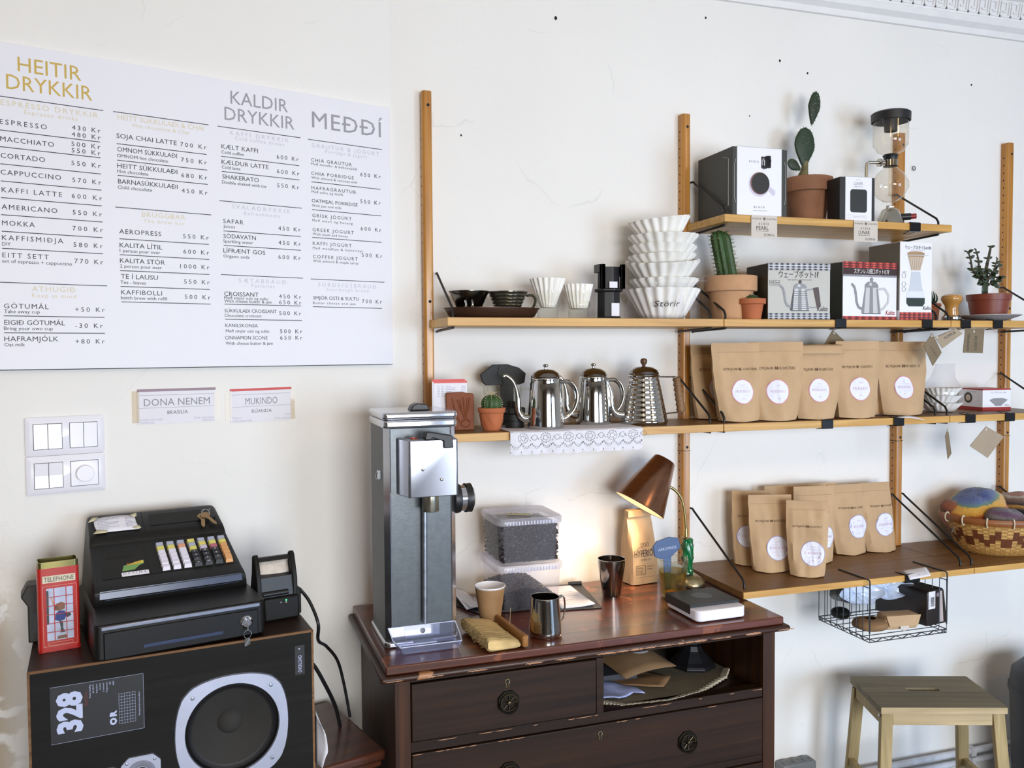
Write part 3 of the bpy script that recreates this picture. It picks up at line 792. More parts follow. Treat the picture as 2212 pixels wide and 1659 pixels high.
def driver(cx, cz, fr, shape, cone_r, name, screws):
    b = B(); 
    out = shape; n = len(out)
    a0 = [b.v((cx+p[0], -.0005, cz+p[1])) for p in out]; a1 = [b.v((cx+p[0]*.985, -.0045, cz+p[1]*.985)) for p in out]
    inn = [(fr*cos(2*PI*i/48), fr*sin(2*PI*i/48)) for i in range(48)]
    for i in range(n): b.f([a0[i], a0[(i+1) % n], a1[(i+1) % n], a1[i]])
    # face plate as a ring between the outline and the round opening
    def outl(a):
        d = Vector((cos(a), sin(a))); best = None
        for i in range(n):
            p, q = Vector(out[i])*.985, Vector(out[(i+1) % n])*.985; e_ = q-p; den = d.x*e_.y-d.y*e_.x
            if abs(den) < 1e-9: continue
            tt = (p.x*e_.y-p.y*e_.x)/den; uu = (p.x*d.y-p.y*d.x)/den
            if tt > 0 and -1e-6 <= uu <= 1+1e-6 and (best is None or tt < best): best = tt
        return d*(best or fr)
    R1 = [b.v((cx+outl(2*PI*i/96).x, -.0045, cz+outl(2*PI*i/96).y)) for i in range(96)]
    R2 = [b.v((cx+fr*cos(2*PI*i/96), -.0045, cz+fr*sin(2*PI*i/96))) for i in range(96)]
    R3 = [b.v((cx+fr*.985*cos(2*PI*i/96), -.0005, cz+fr*.985*sin(2*PI*i/96))) for i in range(96)]
    for r0, r1 in ((R1, R2), (R2, R3)):
        for i in range(96): j = (i+1) % 96; b.f([r0[i], r0[j], r1[j], r1[i]])
    d = b.build(name, M_alu, t, smooth=25)
    for px, pz in screws:
        b = B(); b.M = Matrix.Translation((cx+px, -.0045, cz+pz)) @ Matrix.Rotation(PI/2, 4, 'X'); r = .0042 if fr > .03 else .0032
        b.lathe([(r, 0), (r*.8, .0015), (0, .0022)], 10); b.box(-r*.7, -.0004, .0018, r*.7, .0004, .0025); b.build('screw', mat('screw_steel', 'a8adbe', .25, .9), d)
    return d
def conev(cx, cz, R, dep, nm, d, surround=.84, dust=.28):
    mt = Matrix.Translation((cx, 0, cz)) @ Matrix.Rotation(PI/2, 4, 'X')
    b = B(); b.M = mt; b.lathe([(R*1.0, -.001), (R*.985, -.008), (R*.93, -.004), (R*.88, -.009), (R*surround, -.010)], 48); b.build('surround', M_rub, d)
    b = B(); b.M = mt; k = dep*1.2; b.lathe([(R*surround, -.0095), (R*.55, -.0095-k*.45), (R*dust, -.0095-k*.8), (R*dust*.95, -.0095-k*.74), (R*dust*.6, -.0095-k*.5), (0, -.0095-k*.42)], 48); b.build('cone', M_cone, d, smooth=50)

# woofer: rounded-square frame with bulging sides
wo = []
for i in range(64):
    a = 2*PI*i/64; c_, s_ = cos(a), sin(a); r = 1/((abs(c_)**3.0+abs(s_)**3.0)**(1/3.0)); wo.append((.1085*r*c_*(1+.0), .1085*r*s_))
wa = []
for i in range(4):
    a0 = PI/4+i*PI/2
    for k in range(9):
        q = -1+2*k/8; a = a0+q*rad(14)*.45; wa.append((.1238*cos(a), .1238*sin(a)))
    for k in range(1, 8):
        q = k/8; a = a0+rad(6.3)+q*(PI/2-rad(12.6)); r = .124-.0125*sin(PI*q); wa.append((r*cos(a), r*sin(a)))
WX, WZ = .361, .152
d = driver(WX, WZ, .0925, wa, .09, 'woofer', [(.108*cos(PI/4+i*PI/2), .108*sin(PI/4+i*PI/2)) for i in range(4)])
conev(WX, WZ, .0922, .03, 'woofer', d)
d = driver(.098, .074, .041, rpoly(-.0475, -.0475, .0475, .0475, .008), .04, 'midrange', [(s1*.038, s2*.038) for s1 in (-1, 1) for s2 in (-1, 1)])
conev(.098, .074, .0408, .02, 'midrange', d)
oc = [(-.036, -.022), (-.022, -.036), (.022, -.036), (.036, -.022), (.036, .022), (.022, .036), (-.022, .036), (-.036, .022)]
d = driver(.188, .098, .0135, oc, .013, 'tweeter', [(s1*.025, s2*.025) for s1 in (-1, 1) for s2 in (-1, 1)])
mt = Matrix.Translation((.188, 0, .098)) @ Matrix.Rotation(PI/2, 4, 'X')
b = B(); b.M = mt; b.lathe([(.027, .0045), (.026, .006), (.024, .0055), (.0150, .0046), (.0135, .0035)], 36); b.build('horn_ring', M_alu, d)
b = B(); b.M = mt; b.lathe([(.0138, -.004), (0, -.006)], 24); b.build('throat', M_dark, d)
b = B(); b.M = mt; b.lathe([(.0045, .001), (.0035, .0045), (0, .0055)], 12)
for i in range(3): a = i*2*PI/3+.5; b.tube([(0, 0, .0042), (.0138*cos(a), .0138*sin(a), .0042)], .0009, 5)
b.build('phase_plug', M_alu, d)
# printed badge, turned on its side
b = B(); b.box(.036, -.0007, .186, .196, .0002, .294); b.build('badge_plate', mat('badge_black', '17161a', .5), t)
b = B(); M_bt = mat('badge_print', 'b9c2e0', .6)
def rot(cx, z0): return lambda u, v: (cx-v, -.001, z0+u)
b.text('328', 0, 0, .038, .078, 'l', rot(.087, .203), bold=.05); b.text('OR', 0, 0, .0105, .028, 'l', rot(.147, .203), bold=.06)
for i in range(7): b.box(.152+i*.0048, -.0011, .203, .1523+i*.0048, -.0008, .262)
for i in range(11): b.box(.152, -.0011, .203+i*.0058, .181, -.0008, .2033+i*.0058)
for k, s_ in enumerate(('Power handling', '40-100 W', 'Impedance', '8 ohms', 'Crossover', 'Frequencies', '300', '6000')): b.text(s_, 0, 0, .0028, None, 'r', rot(.104+k*.0058, .288))
b.text('Manufactured in accordance', 0, 0, .0028, None, 'l', rot(.189, .213)); b.box(.036, -.001, .186, .196, -.0006, .1864); b.box(.036, -.001, .2936, .196, -.0006, .294); b.box(.1956, -.001, .186, .196, -.0006, .294)
b.build('badge_lettering', M_bt, t, smooth=0)
b = B(); b.text('Red Line', 0, 0, .005, None, 'l', rot(.098, .25)); b.build('red_lettering', mat('badge_red', '7a2a1e', .6), t, smooth=0)
b = B(); b.box(.488, -.0007, .238, .508, .0002, .30); b.build('overload_plate', mat('badge_black', '17161a', .5), t)
b = B(); b.text('OVERLOAD', 0, 0, .0075, .036, 'l', rot(.502, .243)); b.disc(lambda p, q: (.497+p, -.001, .293+q), .0016, 8); b.build('overload_lettering', M_bt, t, smooth=0)

# ---------------------------------------------------------------- cash register
M_reg = mat('register_black', '131210', .42, spec=.3, var=.1, vs_=60, bump=.12, bs=300)
M_regd = mat('register_dark', '0e0e0f', .38, spec=.3)
RO = Vector((-.2649, -.5879, .9605)); RA = rad(13.7)
t = thing('cash_register', 'black cash register with coloured keypad on the loudspeaker', 'cash register', RO, RA)
b = B(); b.prism(rpoly(0, 0, .322, .33, .012), .004, .0735, 'z'); b.build('drawer_case', M_reg, t, bevel=.004, segs=3)
b = B(); A = rpoly(.001, .001, .321, .329, .012, 5); C_ = rpoly(.009, .09, .313, .327, .01, 5)
a = [b.v((*p, .0735)) for p in A]; c = [b.v((*p, .083)) for p in C_]; b.f(c)
for i in range(len(A)): b.f([a[i], a[(i+1) % len(A)], c[(i+1) % len(A)], c[i]])
b.build('case_lid', M_reg, t, smooth=50)
b = B(); b.box(.012, -.002, .062, .31, .002, .070); b.build('silver_strip', mat('silver_strip', '8f95a6', .28, .8), t, bevel=.0015)
b = B(); b.box(.016, -.003, .006, .306, .004, .058); d = b.build('cash_drawer', M_regd, t, bevel=.002)
b = B(); b.box(.085, -.0042, .018, .235, -.0028, .025); b.build('pull_groove', mat('groove_blue', '3a4460', .25, .3), d, bevel=.001)
b = B(); b.M = Matrix.Translation((.281, -.003, .036)) @ Matrix.Rotation(PI/2, 4, 'X'); b.lathe([(.0125, 0), (.0125, .003), (.010, .0055), (.0085, .004), (0, .004)], 24); b.build('lock', mat('chrome', 'd8d8dc', .08, 1), d)
# housing: side profile swept across with rounded flanks
prof = [(.100, .082), (.092, .098), (.093, .112), (.102, .1185), (.118, .1245), (.216, .1755), (.224, .180), (.229, .192), (.238, .199), (.298, .228), (.312, .229), (.322, .219), (.326, .20), (.327, .082)]
b = B(); sec = [(.0085, .0), (.0095, .55), (.0125, .85), (.018, .97), (.026, 1.0), (.292, 1.0), (.300, .97), (.3055, .85), (.3085, .55), (.3095, 0)]
rows = []
for x, f_ in sec:
    row = []
    for (y, z) in prof:
        zc = .082; k = .93+.07*f_; taper = (z-.082)*.14; xx = x+(taper*.5 if x < .16 else -taper)
        row.append(b.v((xx, .21+(y-.21)*(.985+.015*f_), zc+(z-zc)*k)))
    rows.append(row)
n = len(prof)
for a, c in zip(rows, rows[1:]):
    for i in range(n): b.f([a[i], a[(i+1) % n], c[(i+1) % n], c[i]])
b.f(rows[0]); b.f(rows[-1][::-1]); b.build('housing', M_reg, t, smooth=35)
def kp(x, y, o=0):             # point on the keyboard slope
    return (x-o*0, y-o*.46, .1245+(y-.118)*.5204+o*.887)
def tp(x, y, o=0): return (x, y-o*.43, .199+(y-.238)*.4833+o*.9)
b = B(); b.face([kp(.030, .126, .0006), kp(.292, .126, .0006), kp(.287, .212, .0006), kp(.034, .212, .0006)]); b.build('keyboard_panel', mat('register_panel', '1b1a17', .5, spec=.25), t)
b = B(); b.box(.03, .0925, .0945, .29, .094, .0955); b.build('front_bevel', mat('register_bevel', '2c3650', .22, .1), t)
b = B(); b.face([(.020, .0905, .0985), (.298, .0905, .0985), (.296, .0935, .1135), (.021, .0935, .1135)]); b.build('front_gloss', mat('register_bevel', '2c3650', .22, .1), t)
b = B(); q = [(.045, .182), (.097, .182), (.098, .200), (.046, .200)]
b.face([kp(x, y, .0009) for x, y in q]); b.build('display_window', M_dark, t)
b = B(); b.face([tp(x, y, .0008) for x, y in ((.14, .252), (.255, .252), (.252, .289), (.142, .289))]); b.build('receipt_cover', mat('register_panel', '1b1a17', .5, spec=.25), t)
b = B(); b.tube([tp(.128, .236, .0006), tp(.128, .30, .0006)], .0006, 4); b.tube([kp(.122, .13, .0006), kp(.118, .212, .0006)], .0006, 4); b.build('seam_line', M_dark, t)
kc = {'w': 'e2dde8', 'b': 'a9aec0', 'y': 'd9cf6a', 'o': 'd99a78', 'r': 'b06274', 'k': '262629', 't': 'd9a066', 'p': 'c9bccf'}
rows_ = ['bbbybbb', 'yyobyyy', 'wwwyprt', 'wwwkkkt', 'wwwkkkt', 'wwwkkkT', 'wwwkkk.']
nums = {(3, 3): '7', (3, 4): '8', (3, 5): '9', (4, 3): '4', (4, 4): '5', (4, 5): '6', (5, 3): '1', (5, 4): '2', (5, 5): '3', (6, 3): '0', (6, 4): '00', (6, 5): '.'}
for r, row in enumerate(rows_):
    for c, ch in enumerate(row):
        if ch == '.': continue
        x = .142+c*.0215+(r*.0004); y1 = .2065-r*.0112; y0 = y1-(.0100 if ch != 'T' else .0212); w = .0155
        b = B(); A = [kp(x, y0, 0), kp(x+w, y0, 0), kp(x+w, y1, 0), kp(x, y1, 0)]; C_ = [kp(x+.001, y0+(.0035 if r > 4 else .001), .0075), kp(x+w-.001, y0+(.0035 if r > 4 else .001), .0075), kp(x+w-.001, y1-.0005, .0075), kp(x+.001, y1-.0005, .0075)]
        a = [b.v(p) for p in A]; cc = [b.v(p) for p in C_]; b.f(cc)
        for i in range(4): b.f([a[i], a[(i+1) % 4], cc[(i+1) % 4], cc[i]])
        o = b.build('key', mat('key_'+ch.lower(), kc[ch.lower()], .35), t, smooth=0)
        if (r, c) in nums:
            b = B(); b.text(nums[(r, c)], x+w/2, 0, .0046, None, 'c', lambda u, v: kp(u, y0+.0042+v*.8, .0078)); b.build('digit', M_paper, o, smooth=0)
b = B(); b.face([kp(x, y, .001) for x, y in ((.068, .142), (.092, .1435), (.103, .154), (.112, .158), (.112, .166), (.098, .164), (.084, .158), (.073, .158))]); b.build('green_sticker', mat('sticker_green', '6f9a52', .5), t)
b = B(); b.face([kp(x, y, .0013) for x, y in ((.076, .158), (.084, .1575), (.098, .158), (.112, .160), (.112, .167), (.098, .165), (.084, .160))]); b.build('yellow_sticker', mat('sticker_yellow', 'd8c648', .5), t)
b = B(); b.text('Rapido', .079, .1575, .0055, .028, 'l', lambda u, v: kp(u, v+(u-.079)*.12, .0016), .2); b.build('red_sticker_lettering', mat('sticker_red', 'b8452c', .5), t, smooth=0)
b = B(); b.face([kp(x, y, .001) for x, y in ((.066, .1275), (.118, .1275), (.118, .1385), (.066, .1385))]); b.build('name_label', M_paper, t)
b = B(); b.text('OPTIMA', .069, .132, .0048, .044, 'l', lambda u, v: kp(u, v, .0013), .15); b.build('name_lettering', mat('navy_ink', '272a63', .5), t, smooth=0)
b = B(); b.M = Matrix.Translation(tp(.272, .258, .001)) @ Matrix.Rotation(rad(25.8), 4, 'X'); b.lathe([(.0085, 0), (.008, .0025), (.005, .003), (0, .003)], 20); b.build('mode_lock', mat('black_chrome', '2a2a2e', .15, .8), t)
Mw = Matrix.Translation(RO) @ Matrix.Rotation(RA, 4, 'Z')
def W_(p): return Mw @ Vector(p)
# handwritten note taped on the housing
t2 = thing('handwritten_note', 'white handwritten paper note taped on top of cash register', 'note', RO, RA)
b = B(); b.grid(lambda u, v: tp(.030+u*.083+(.004 if v < .5 else 0)*(1-2*v), .243+v*.046, .0025+.004*sin(PI*u)*v), 10, 4); b.build('paper', M_paper, t2, solid=.0006)
b = B(); random.seed(3)
for k in range(8):
    z = .284-k*.0049
    for s0, n_ in ((.036, random.randint(4, 8)), (.092, 3)):
        x = s0+(.02 if k == 0 else 0)
        for q in range(n_):
            w = random.uniform(.002, .006); b.face([tp(x, z, .0062), tp(x+w, z, .0066), tp(x+w, z+.0007, .0066), tp(x, z+.0011, .0062)]); x += w+.0014
b.build('handwriting', mat('pen_ink', '6d6fa0', .7), t2, smooth=0)
M_mtape = mat('masking_tape', 'd6cda8', .75)
b = B()
for pts in (((.018, .276), (.028, .292), (.040, .291), (.031, .281)), ((.103, .289), (.118, .295), (.116, .283), (.110, .281)), ((.024, .222+.016), (.034, .250), (.054, .246), (.052, .239)), ((.103, .246), (.117, .252), (.120, .243), (.112, .240))): b.face([tp(x, y, .005) for x, y in pts])
b.build('masking_tape', M_mtape, t2, solid=.0004)
# keys
M_key = mat('brass_key', '9a7f5a', .35, .85); M_chr = mat('chrome', 'd8d8dc', .08, 1)
t2 = thing('key_bunch', 'brass keys hanging from the lock on register keypad', 'keys', RO, RA)
b = B(); b.tube([tp(.262+.008*cos(a), .272+.010*sin(a), .004+.002*sin(a)) for a in [i*PI/8 for i in range(16)]], .0008, 6, closed=True); b.tube([tp(.268, .262, .003), tp(.266, .268, .012), tp(.272, .275, .012)], .001, 5); b.build('key_ring', M_chr, t2)
for k, (x, a) in enumerate(((.250, -.12), (.258, .42))):
    b = B(); q = Matrix.Translation(tp(x, .254, .007+k*.0022)) @ Matrix.Rotation(rad(26), 4, 'X') @ Matrix.Rotation(a, 4, 'Z'); b.M = q
    b.prism([(-.011, 0), (-.008, .010), (0, .014), (.009, .010), (.011, 0), (.005, -.006), (.004, -.034), (0, -.040), (-.004, -.032), (-.004, -.022), (-.003, -.016), (-.004, -.010), (-.005, -.006)], 0, .0018, 'z'); b.build('key', M_key, t2)
t2 = thing('drawer_key', 'small keys on ring hanging from the cash drawer lock', 'keys', RO, RA)
b = B(); b.box(.2795, -.016, .020, .2825, -.007, .041); b.build('key_in_lock', M_chr, t2, bevel=.0005)
b = B(); b.tube([(.281+.0075*cos(i*PI/8), -.012, .012+.0085*sin(i*PI/8)) for i in range(16)], .0007, 6, closed=True); b.build('key_ring', M_chr, t2)
b = B(); b.M = Matrix.Translation((.284, -.0145, .004)) @ Matrix.Rotation(.55, 4, 'Y'); b.prism([(-.0018, 0), (.0018, 0), (.0018, -.016), (0, -.019), (-.0018, -.016)], -.0006, .0006, 'y'); b.build('bright_key', M_chr, t2)
b = B(); b.M = Matrix.Translation((.280, -.0125, .004)); b.prism([(-.006, -.012), (-.006, -.002), (0, 0), (.006, -.002), (.006, -.012), (0, -.016)], -.0005, .0005, 'y'); b.build('key_tag', mat('dull_steel', '5a564e', .4, .8), t2)

# ---------------------------------------------------------------- telephone-box tin
M_red = mat('red_tin', 'b3221c', .3, var=.12, vs_=20, coat=.3); M_gl = mat('pale_print', 'd9a08a', .5)
TW, TD, TH = .0735, .046, .178
t = thing('telephone_box_tin', 'red tin shaped like a telephone box beside the cash register', 'tin', (-.3785, -.4845, .9605), rad(13.8))
b = B(); A = rpoly(0, 0, TW, TD, .007, 4); b.prism(A, .003, TH-.012, 'z'); b.prism(rpoly(-.001, -.001, TW+.001, TD+.001, .007, 4), 0, .003, 'z'); b.build('tin_body', M_red, t, smooth=40)
b = B(); M_tin = mat('bare_tin_gold', '8d8656', .25, .9)
I_ = rpoly(.003, .003, TW-.003, TD-.003, .006, 4); O_ = rpoly(.001, .001, TW-.001, TD-.001, .007, 4)
lo = [b.v((*p, TH-.012)) for p in O_]; hi = [b.v((*p, TH)) for p in O_]; hi2 = [b.v((*p, TH)) for p in I_]; bo = [b.v((*p, TH-.0118)) for p in I_]
for r0, r1 in ((lo, hi), (hi, hi2), (hi2, bo)):
    for i in range(len(O_)): b.f([r0[i], r0[(i+1) % len(O_)], r1[(i+1) % len(O_)], r1[i]])
b.f(bo); b.build('open_neck', M_tin, t)
y = -.0006; fn = lambda u, v: (u, y-.0002, v)
b = B(); b.box(.009, y, .137, TW-.007, y+.001, .151); b.build('sign_strip', mat('cream_print', 'd3c8ae', .5), t)
b = B(); b.text('TELEPHONE', TW/2+.001, .1395, .0088, .052, 'c', fn); b.build('sign_lettering', M_ink, t, smooth=0)
b = B(); wx0, wx1, wz0, wz1 = .015, .0615, .022, .126; b.box(wx0, y, wz0, wx1, y+.001, wz1); b.build('window_picture', mat('window_print', 'b9c0d8', .5, var=.2, vs_=40), t)
b = B(); M_pp = [mat('print_blue', '2b3f7d', .6), mat('print_brown', '7d5c46', .6), mat('print_dark', '3c4347', .6), mat('print_skin', 'c08f78', .6)]
def blob(m, pts): b.m = m; b.face([(x, y-.0003, z) for x, z in pts])
blob(0, [(.029, .063), (.030, .074), (.036, .080), (.046, .079), (.050, .070), (.046, .061), (.036, .059)])
blob(1, [(.027, .086), (.031, .094), (.040, .097), (.047, .094), (.047, .083), (.040, .080), (.030, .081)]); blob(3, [(.030, .082), (.028, .089), (.034, .090), (.036, .083)])
blob(3, [(.022, .107), (.0245, .107), (.029, .092), (.0265, .091)]); blob(2, [(.0365, .060), (.043, .058), (.043, .044), (.047, .036), (.038, .036), (.039, .046)])
blob(2, [(.046, .074), (.055, .075), (.058, .068), (.050, .064)]); blob(2, [(.015, .055), (.019, .055), (.019, .122), (.015, .122)]); blob(1, [(.032, .024), (.050, .024), (.048, .031), (.034, .030)])
b.build('window_figures', M_pp, t, smooth=0)
b = B(); 
for i in range(1, 6): z = wz0+(wz1-wz0)*i/6; b.box(wx0, y-.0012, z-.0006, wx1, y-.0004, z+.0006)
for x in (wx0+.0135, wx0+.0345): b.box(x-.0007, y-.0012, wz0, x+.0007, y-.0004, wz1)
b.box(wx0-.0015, y-.0012, wz0-.001, wx0, y, wz1+.001); b.box(wx1, y-.0012, wz0-.001, wx1+.0015, y, wz1+.001); b.build('glazing_bars', M_red, t)
b = B()
for x0, z0, x1, z1 in ((.0085, .011, .0685, .131), (.017, .0125, .060, .0185)):
    for q in ((x0, z0, x1, z0+.0006), (x0, z1-.0006, x1, z1), (x0, z0, x0+.0006, z1), (x1-.0006, z0, x1, z1)): b.box(q[0], y-.0002, q[1], q[2], y+.0004, q[3])
b.build('panel_lines', M_gl, t)
# dark box behind the tin, card terminal, cables, torn paper
t = thing('black_box', 'dark grey plastic box standing behind the red tin', 'box', (-.412, -.41, .9605), rad(12))
b = B(); b.prism([(0, .0), (.075, 0), (.075, .115), (.0, .118), (-.012, .095), (0, .075)], 0, .05, 'y'); b.build('case', mat('charcoal_plastic', '2c2a27', .6), t, bevel=.003)
b = B(); b.box(.01, -.001, .02, .06, .001, .06); b.build('front_panel', M_blk, t)
t = thing('payment_terminal', 'black receipt printer stand with white paper slip right of cash register', 'receipt printer', (.0475, -.4300, .9605), rad(15))
M_trm = mat('terminal_plastic', '141311', .5, spec=.25, var=.1, vs_=50)
b = B(); b.box(0, 0, 0, .078, .09, .050); b.build('base', M_trm, t, bevel=.004)
b = B(); b.box(.074, .01, .004, .086, .10, .062); b.build('side_cheek', M_trm, t, bevel=.003)
for x in (-.012, .068):
    b = B(); b.prism([(.010, .012), (.012, .085), (.030, .136), (.038, .142), (.048, .138), (.052, .10), (.075, .03), (.075, .012)], x, x+.0105, 'x'); b.build('arm', M_trm, t, bevel=.002)
b = B(); b.prism([(.030, .126), (.034, .134), (.046, .134), (.048, .124)], -.004, .07, 'x'); b.build('crossbar', M_trm, t, bevel=.001)
b = B(); b.prism([(.012, .046), (.020, .092), (.050, .100), (.07, .05)], -.003, .069, 'x'); b.build('paper_bay', M_blk, t)
b = B(); b.grid(lambda u, v: (.0+u*.066, .034+v*.012-.003*sin(PI*u), .094+v*.034-.018*(1-v)*(1-u)), 6, 3); b.build('paper_slip', mat('speckled_paper', 'cbbfb2', .7, var=.25, vs_=60), t, solid=.0006)
b = B(); b.tube([(.0, .010, .058), (.056, .010, .058)], .0055, 10); b.build('roller', M_blk, t)
b = B(); b.disc(lambda p, q: (.048+p, -.0007, .043+q), .0017, 10); b.build('green_light', mat('green_led', '20d060', .4, emit=('38ff7a', 4)), t)
b = B(); b.text('A', .035, .038, .003, fn=lambda u, v: (u, -.0007, v)); b.disc(lambda p, q: (.048+p, -.0007, .0385+q), .0016, 8, 1, .001); b.build('icons', M_paper, t, smooth=0)
M_cab = mat('black_cable', '141316', .5)
b = B(); b.tube(spline([(.128, -.345, 1.005), (.145, -.40, .99), (.158, -.462, .958), (.163, -.40, .90), (.19, -.30, .85), (.222, -.235, .79), (.240, -.21, .72), (.255, -.20, .63)]), .0038, 8)
tag(b.build('power_cable', M_cab), 'black cable running down the wall from the receipt printer', 'cable')
b = B(); b.tube(spline([(.12, -.33, .85), (.155, -.32, .82), (.185, -.30, .76), (.212, -.27, .69), (.225, -.25, .63)]), .0045, 8)
tag(b.build('speaker_cable', M_cab), 'thick black cable emerging behind the loudspeaker lower down', 'cable')
b = B(); b.grid(lambda u, v: (.150+.012*u+.012*sin(v*3)*u, -.44-.03*u, .640+v*.12*(1-.3*u)+.006*sin(9*v)*u), 4, 10)
tag(b.build('torn_paper', M_paper, solid=.0008), 'torn white paper strip sticking out between speaker and sideboard', 'paper')
# ---------------------------------------------------------------- coffee grinder
ZD = .8635
M_hammer = mat('grey_hammer_paint', '5b6064', .32, .55, var=.12, vs_=60, bump=.06, bs=200)
M_hamd = mat('dark_grey_enamel', '3d4245', .4, .3, var=.1, vs_=30)
M_cast = mat('polished_aluminium', 'c9cbd2', .16, .95, var=.08, vs_=8)
M_brush = mat('satin_aluminium', '9da0aa', .33, .92, var=.12, vs_=7, bump=.1, bs=9)
t = thing('coffee_grinder', 'tall grey metal coffee grinder with clear tray on the chest of drawers', 'coffee grinder', (.318, -.399, ZD), rad(1.5))
b = B(); cw, cdp = .168, .178
pol = [(.010, 0), (cw-.010, 0), (cw, .012), (cw, cdp), (0, cdp), (0, .012)]
b.prism(pol, .014, .508, 'z'); b.build('column', M_hamd, t, bevel=.001)
b = B(); b.box(.013, -.0012, .016, cw-.013, .001, .506); b.build('front_plate', M_hammer, t)
b = B()
for x, y0, x2, y2 in ((-.0012, .012, .011, -.0022),): b.prism([(x, y0), (x2, y2), (x2+.003, y2+.001), (x+.002, y0+.003)], .014, .508, 'z')
b.prism([(cw+.0012, .012), (cw-.011, -.0022), (cw-.014, -.0012), (cw-.002, .015)], .014, .508, 'z'); b.build('corner_trim', M_cast, t)
b = B(); b.prism(rpoly(-.006, -.008, cw+.006, cdp+.004, .014, 5), 0, .014, 'z'); b.build('foot_plate', M_cast, t, bevel=.004, segs=3)
b = B(); b.prism(rpoly(-.005, -.006, cw+.005, cdp+.005, .014, 5), .508, .5265, 'z'); b.build('top_collar', M_cast, t, bevel=.005, segs=3)
b = B(); b.prism(rpoly(-.006, -.007, cw+.006, cdp+.006, .014, 5), .5275, .5445, 'z'); b.build('hopper_lid', M_cast, t, bevel=.006, segs=3)
b = B(); b.prism([(.072, .5445), (.118, .5445), (.112, .5585), (.088, .561), (.078, .556)], .045, .085, 'y'); b.build('lid_knob', M_blk, t, bevel=.002)
b = B(); b.prism([(-.007, .20), (-.007, .215), (-.004, .22), (-.002, .22), (-.002, .195), (-.004, .195)], .39, .415, 'z') if 0 else b.box(-.006, .055, .385, 0, .068, .405); b.tube([(-.006, .058, .40), (-.010, .058, .395), (-.010, .058, .388), (-.006, .058, .385)], .0018, 6)
b.box(cw, .055, .385, cw+.005, .066, .402); b.build('latch', M_cast, t)
bx0, bx1, bz0, bz1 = .040, .1545, .3565, .4865
b = B(); pol = [(bx0-.014, -.001), (bx0, -.068), (bx0+.004, -.071), (bx1-.003, -.071), (bx1, -.068), (bx1+.004, -.001)]
b.prism(pol, bz0, bz1-.001, 'z'); bo = b.build('motor_housing', M_brush, t, bevel=.002)
b = B()
for x, z in ((bx0+.008, bz1-.007), (bx1-.008, bz1-.006)): b.lathe([(0, 0)], 3) if 0 else b.disc(lambda p, q: (x+p, -.0716, z+q), .0026, 10)
for x, z, r in ((.072, .419, .0035), (.115, .395, .004)): b.disc(lambda p, q: (x+p, -.0713-.0012*(1-(p*p+q*q)/r**2), z+q), r, 12, 2)
b.build('dents_and_screws', M_cast, bo)
b = B(); b.M = Matrix.Translation((.060, -.035, bz1-.001)); b.lathe([(.0095, 0), (.0085, .003), (.004, .0045), (0, .005)], 20); b.build('red_lamp', mat('red_lens', '8e2416', .15, coat=.6), bo)
b = B(); b.prism([(.076, .490), (.080, .504), (.092, .503), (.140, .494), (.142, .466), (.119, .466), (.119, .482), (.094, .490), (.090, .486), (.078, .486)], -.078, -.050, 'y'); b.build('lever', M_blk, t, bevel=.002)
b = B(); b.M = Matrix.Translation((.0955, -.045, 0)); b.lathe([(.0185, .3565), (.0195, .322), (.0185, .320), (.016, .321), (.015, .34)], 28); b.build('spout', mat('worn_nickel', 'a9a596', .25, .9, var=.25, vs_=40), t)
b = B(); b.tube([(.0885, -.016, .335), (.0865, -.013, .054)], .0062, 12); b.build('rod', mat('zinc_rod', '9ba1ab', .3, .85, var=.25, vs_=60), t)
b = B(); b.M = Matrix.Translation((cw, .03, .332)) @ Matrix.Rotation(PI/2, 4, 'Y')
for r0, r1, x0, x1 in ((.034, .036, 0, .016), (.035, .034, .030, .044)): b.lathe([(0, x0), (r0, x0), (r1, (x0+x1)/2), (r0, x1), (0, x1)], 30)
d = b.build('adjusting_rings', M_blk, t)
b = B(); b.M = Matrix.Translation((cw, .03, .332)) @ Matrix.Rotation(PI/2, 4, 'Y'); b.lathe([(.031, .016), (.031, .030)], 30); b.lathe([(.030, .044), (.026, .049), (0, .050)], 30); b.build('steel_band', M_cast, t)
M_clear = glass('clear_acrylic', 'f4f6ff', .10, 'dfe4f4', 1.3)
b = B()
A = [(.004, .0, .052), (.160, .0, .052), (.164, -.012, .046), (.0, -.012, .046)]
def sheet(pts): b.face(pts)
tl, tr = (.002, -.004, .047), (.162, -.004, .047); ml, mr = (.008, -.028, .026), (.166, -.028, .026); fl, fr_ = (.018, -.066, .020), (.160, -.066, .020); bl, br = (.026, -.060, .003), (.154, -.060, .003); kl, kr = (.02, -.010, .003), (.156, -.010, .003)
for q in ((tl, tr, kr, kl), (kl, kr, br, bl), (bl, br, fr_, fl), (tl, kl, bl, fl, ml), (tr, kr, br, fr_, mr)): sheet(q)
b.build('clear_tray', M_clear, t, solid=.0018, smooth=0)
b = B()
for q in ((tl, tr), (fl, fr_), (tl, ml, fl), (tr, mr, fr_)): b.tube(q, .0012, 5)
b.build('tray_rim', mat('acrylic_edge', 'ccd3ea', .15, coat=.5), t)
b = B(); b.box(.040, -.0045, .020, .125, -.001, .048); b.build('tray_bracket', M_brush, t, bevel=.001)
b = B(); b.M = Matrix.Translation((.083, -.0045, .034)) @ Matrix.Rotation(PI/2, 4, 'X'); b.lathe([(.0062, 0), (.006, .003), (0, .0035)], 16); b.build('thumb_screw', M_cast, t)
b = B(); b.box(.060, -.009, .006, .108, -.0085, .0135); b.build('maker_plate', mat('etched_plate', '70767c', .3, .8), t)

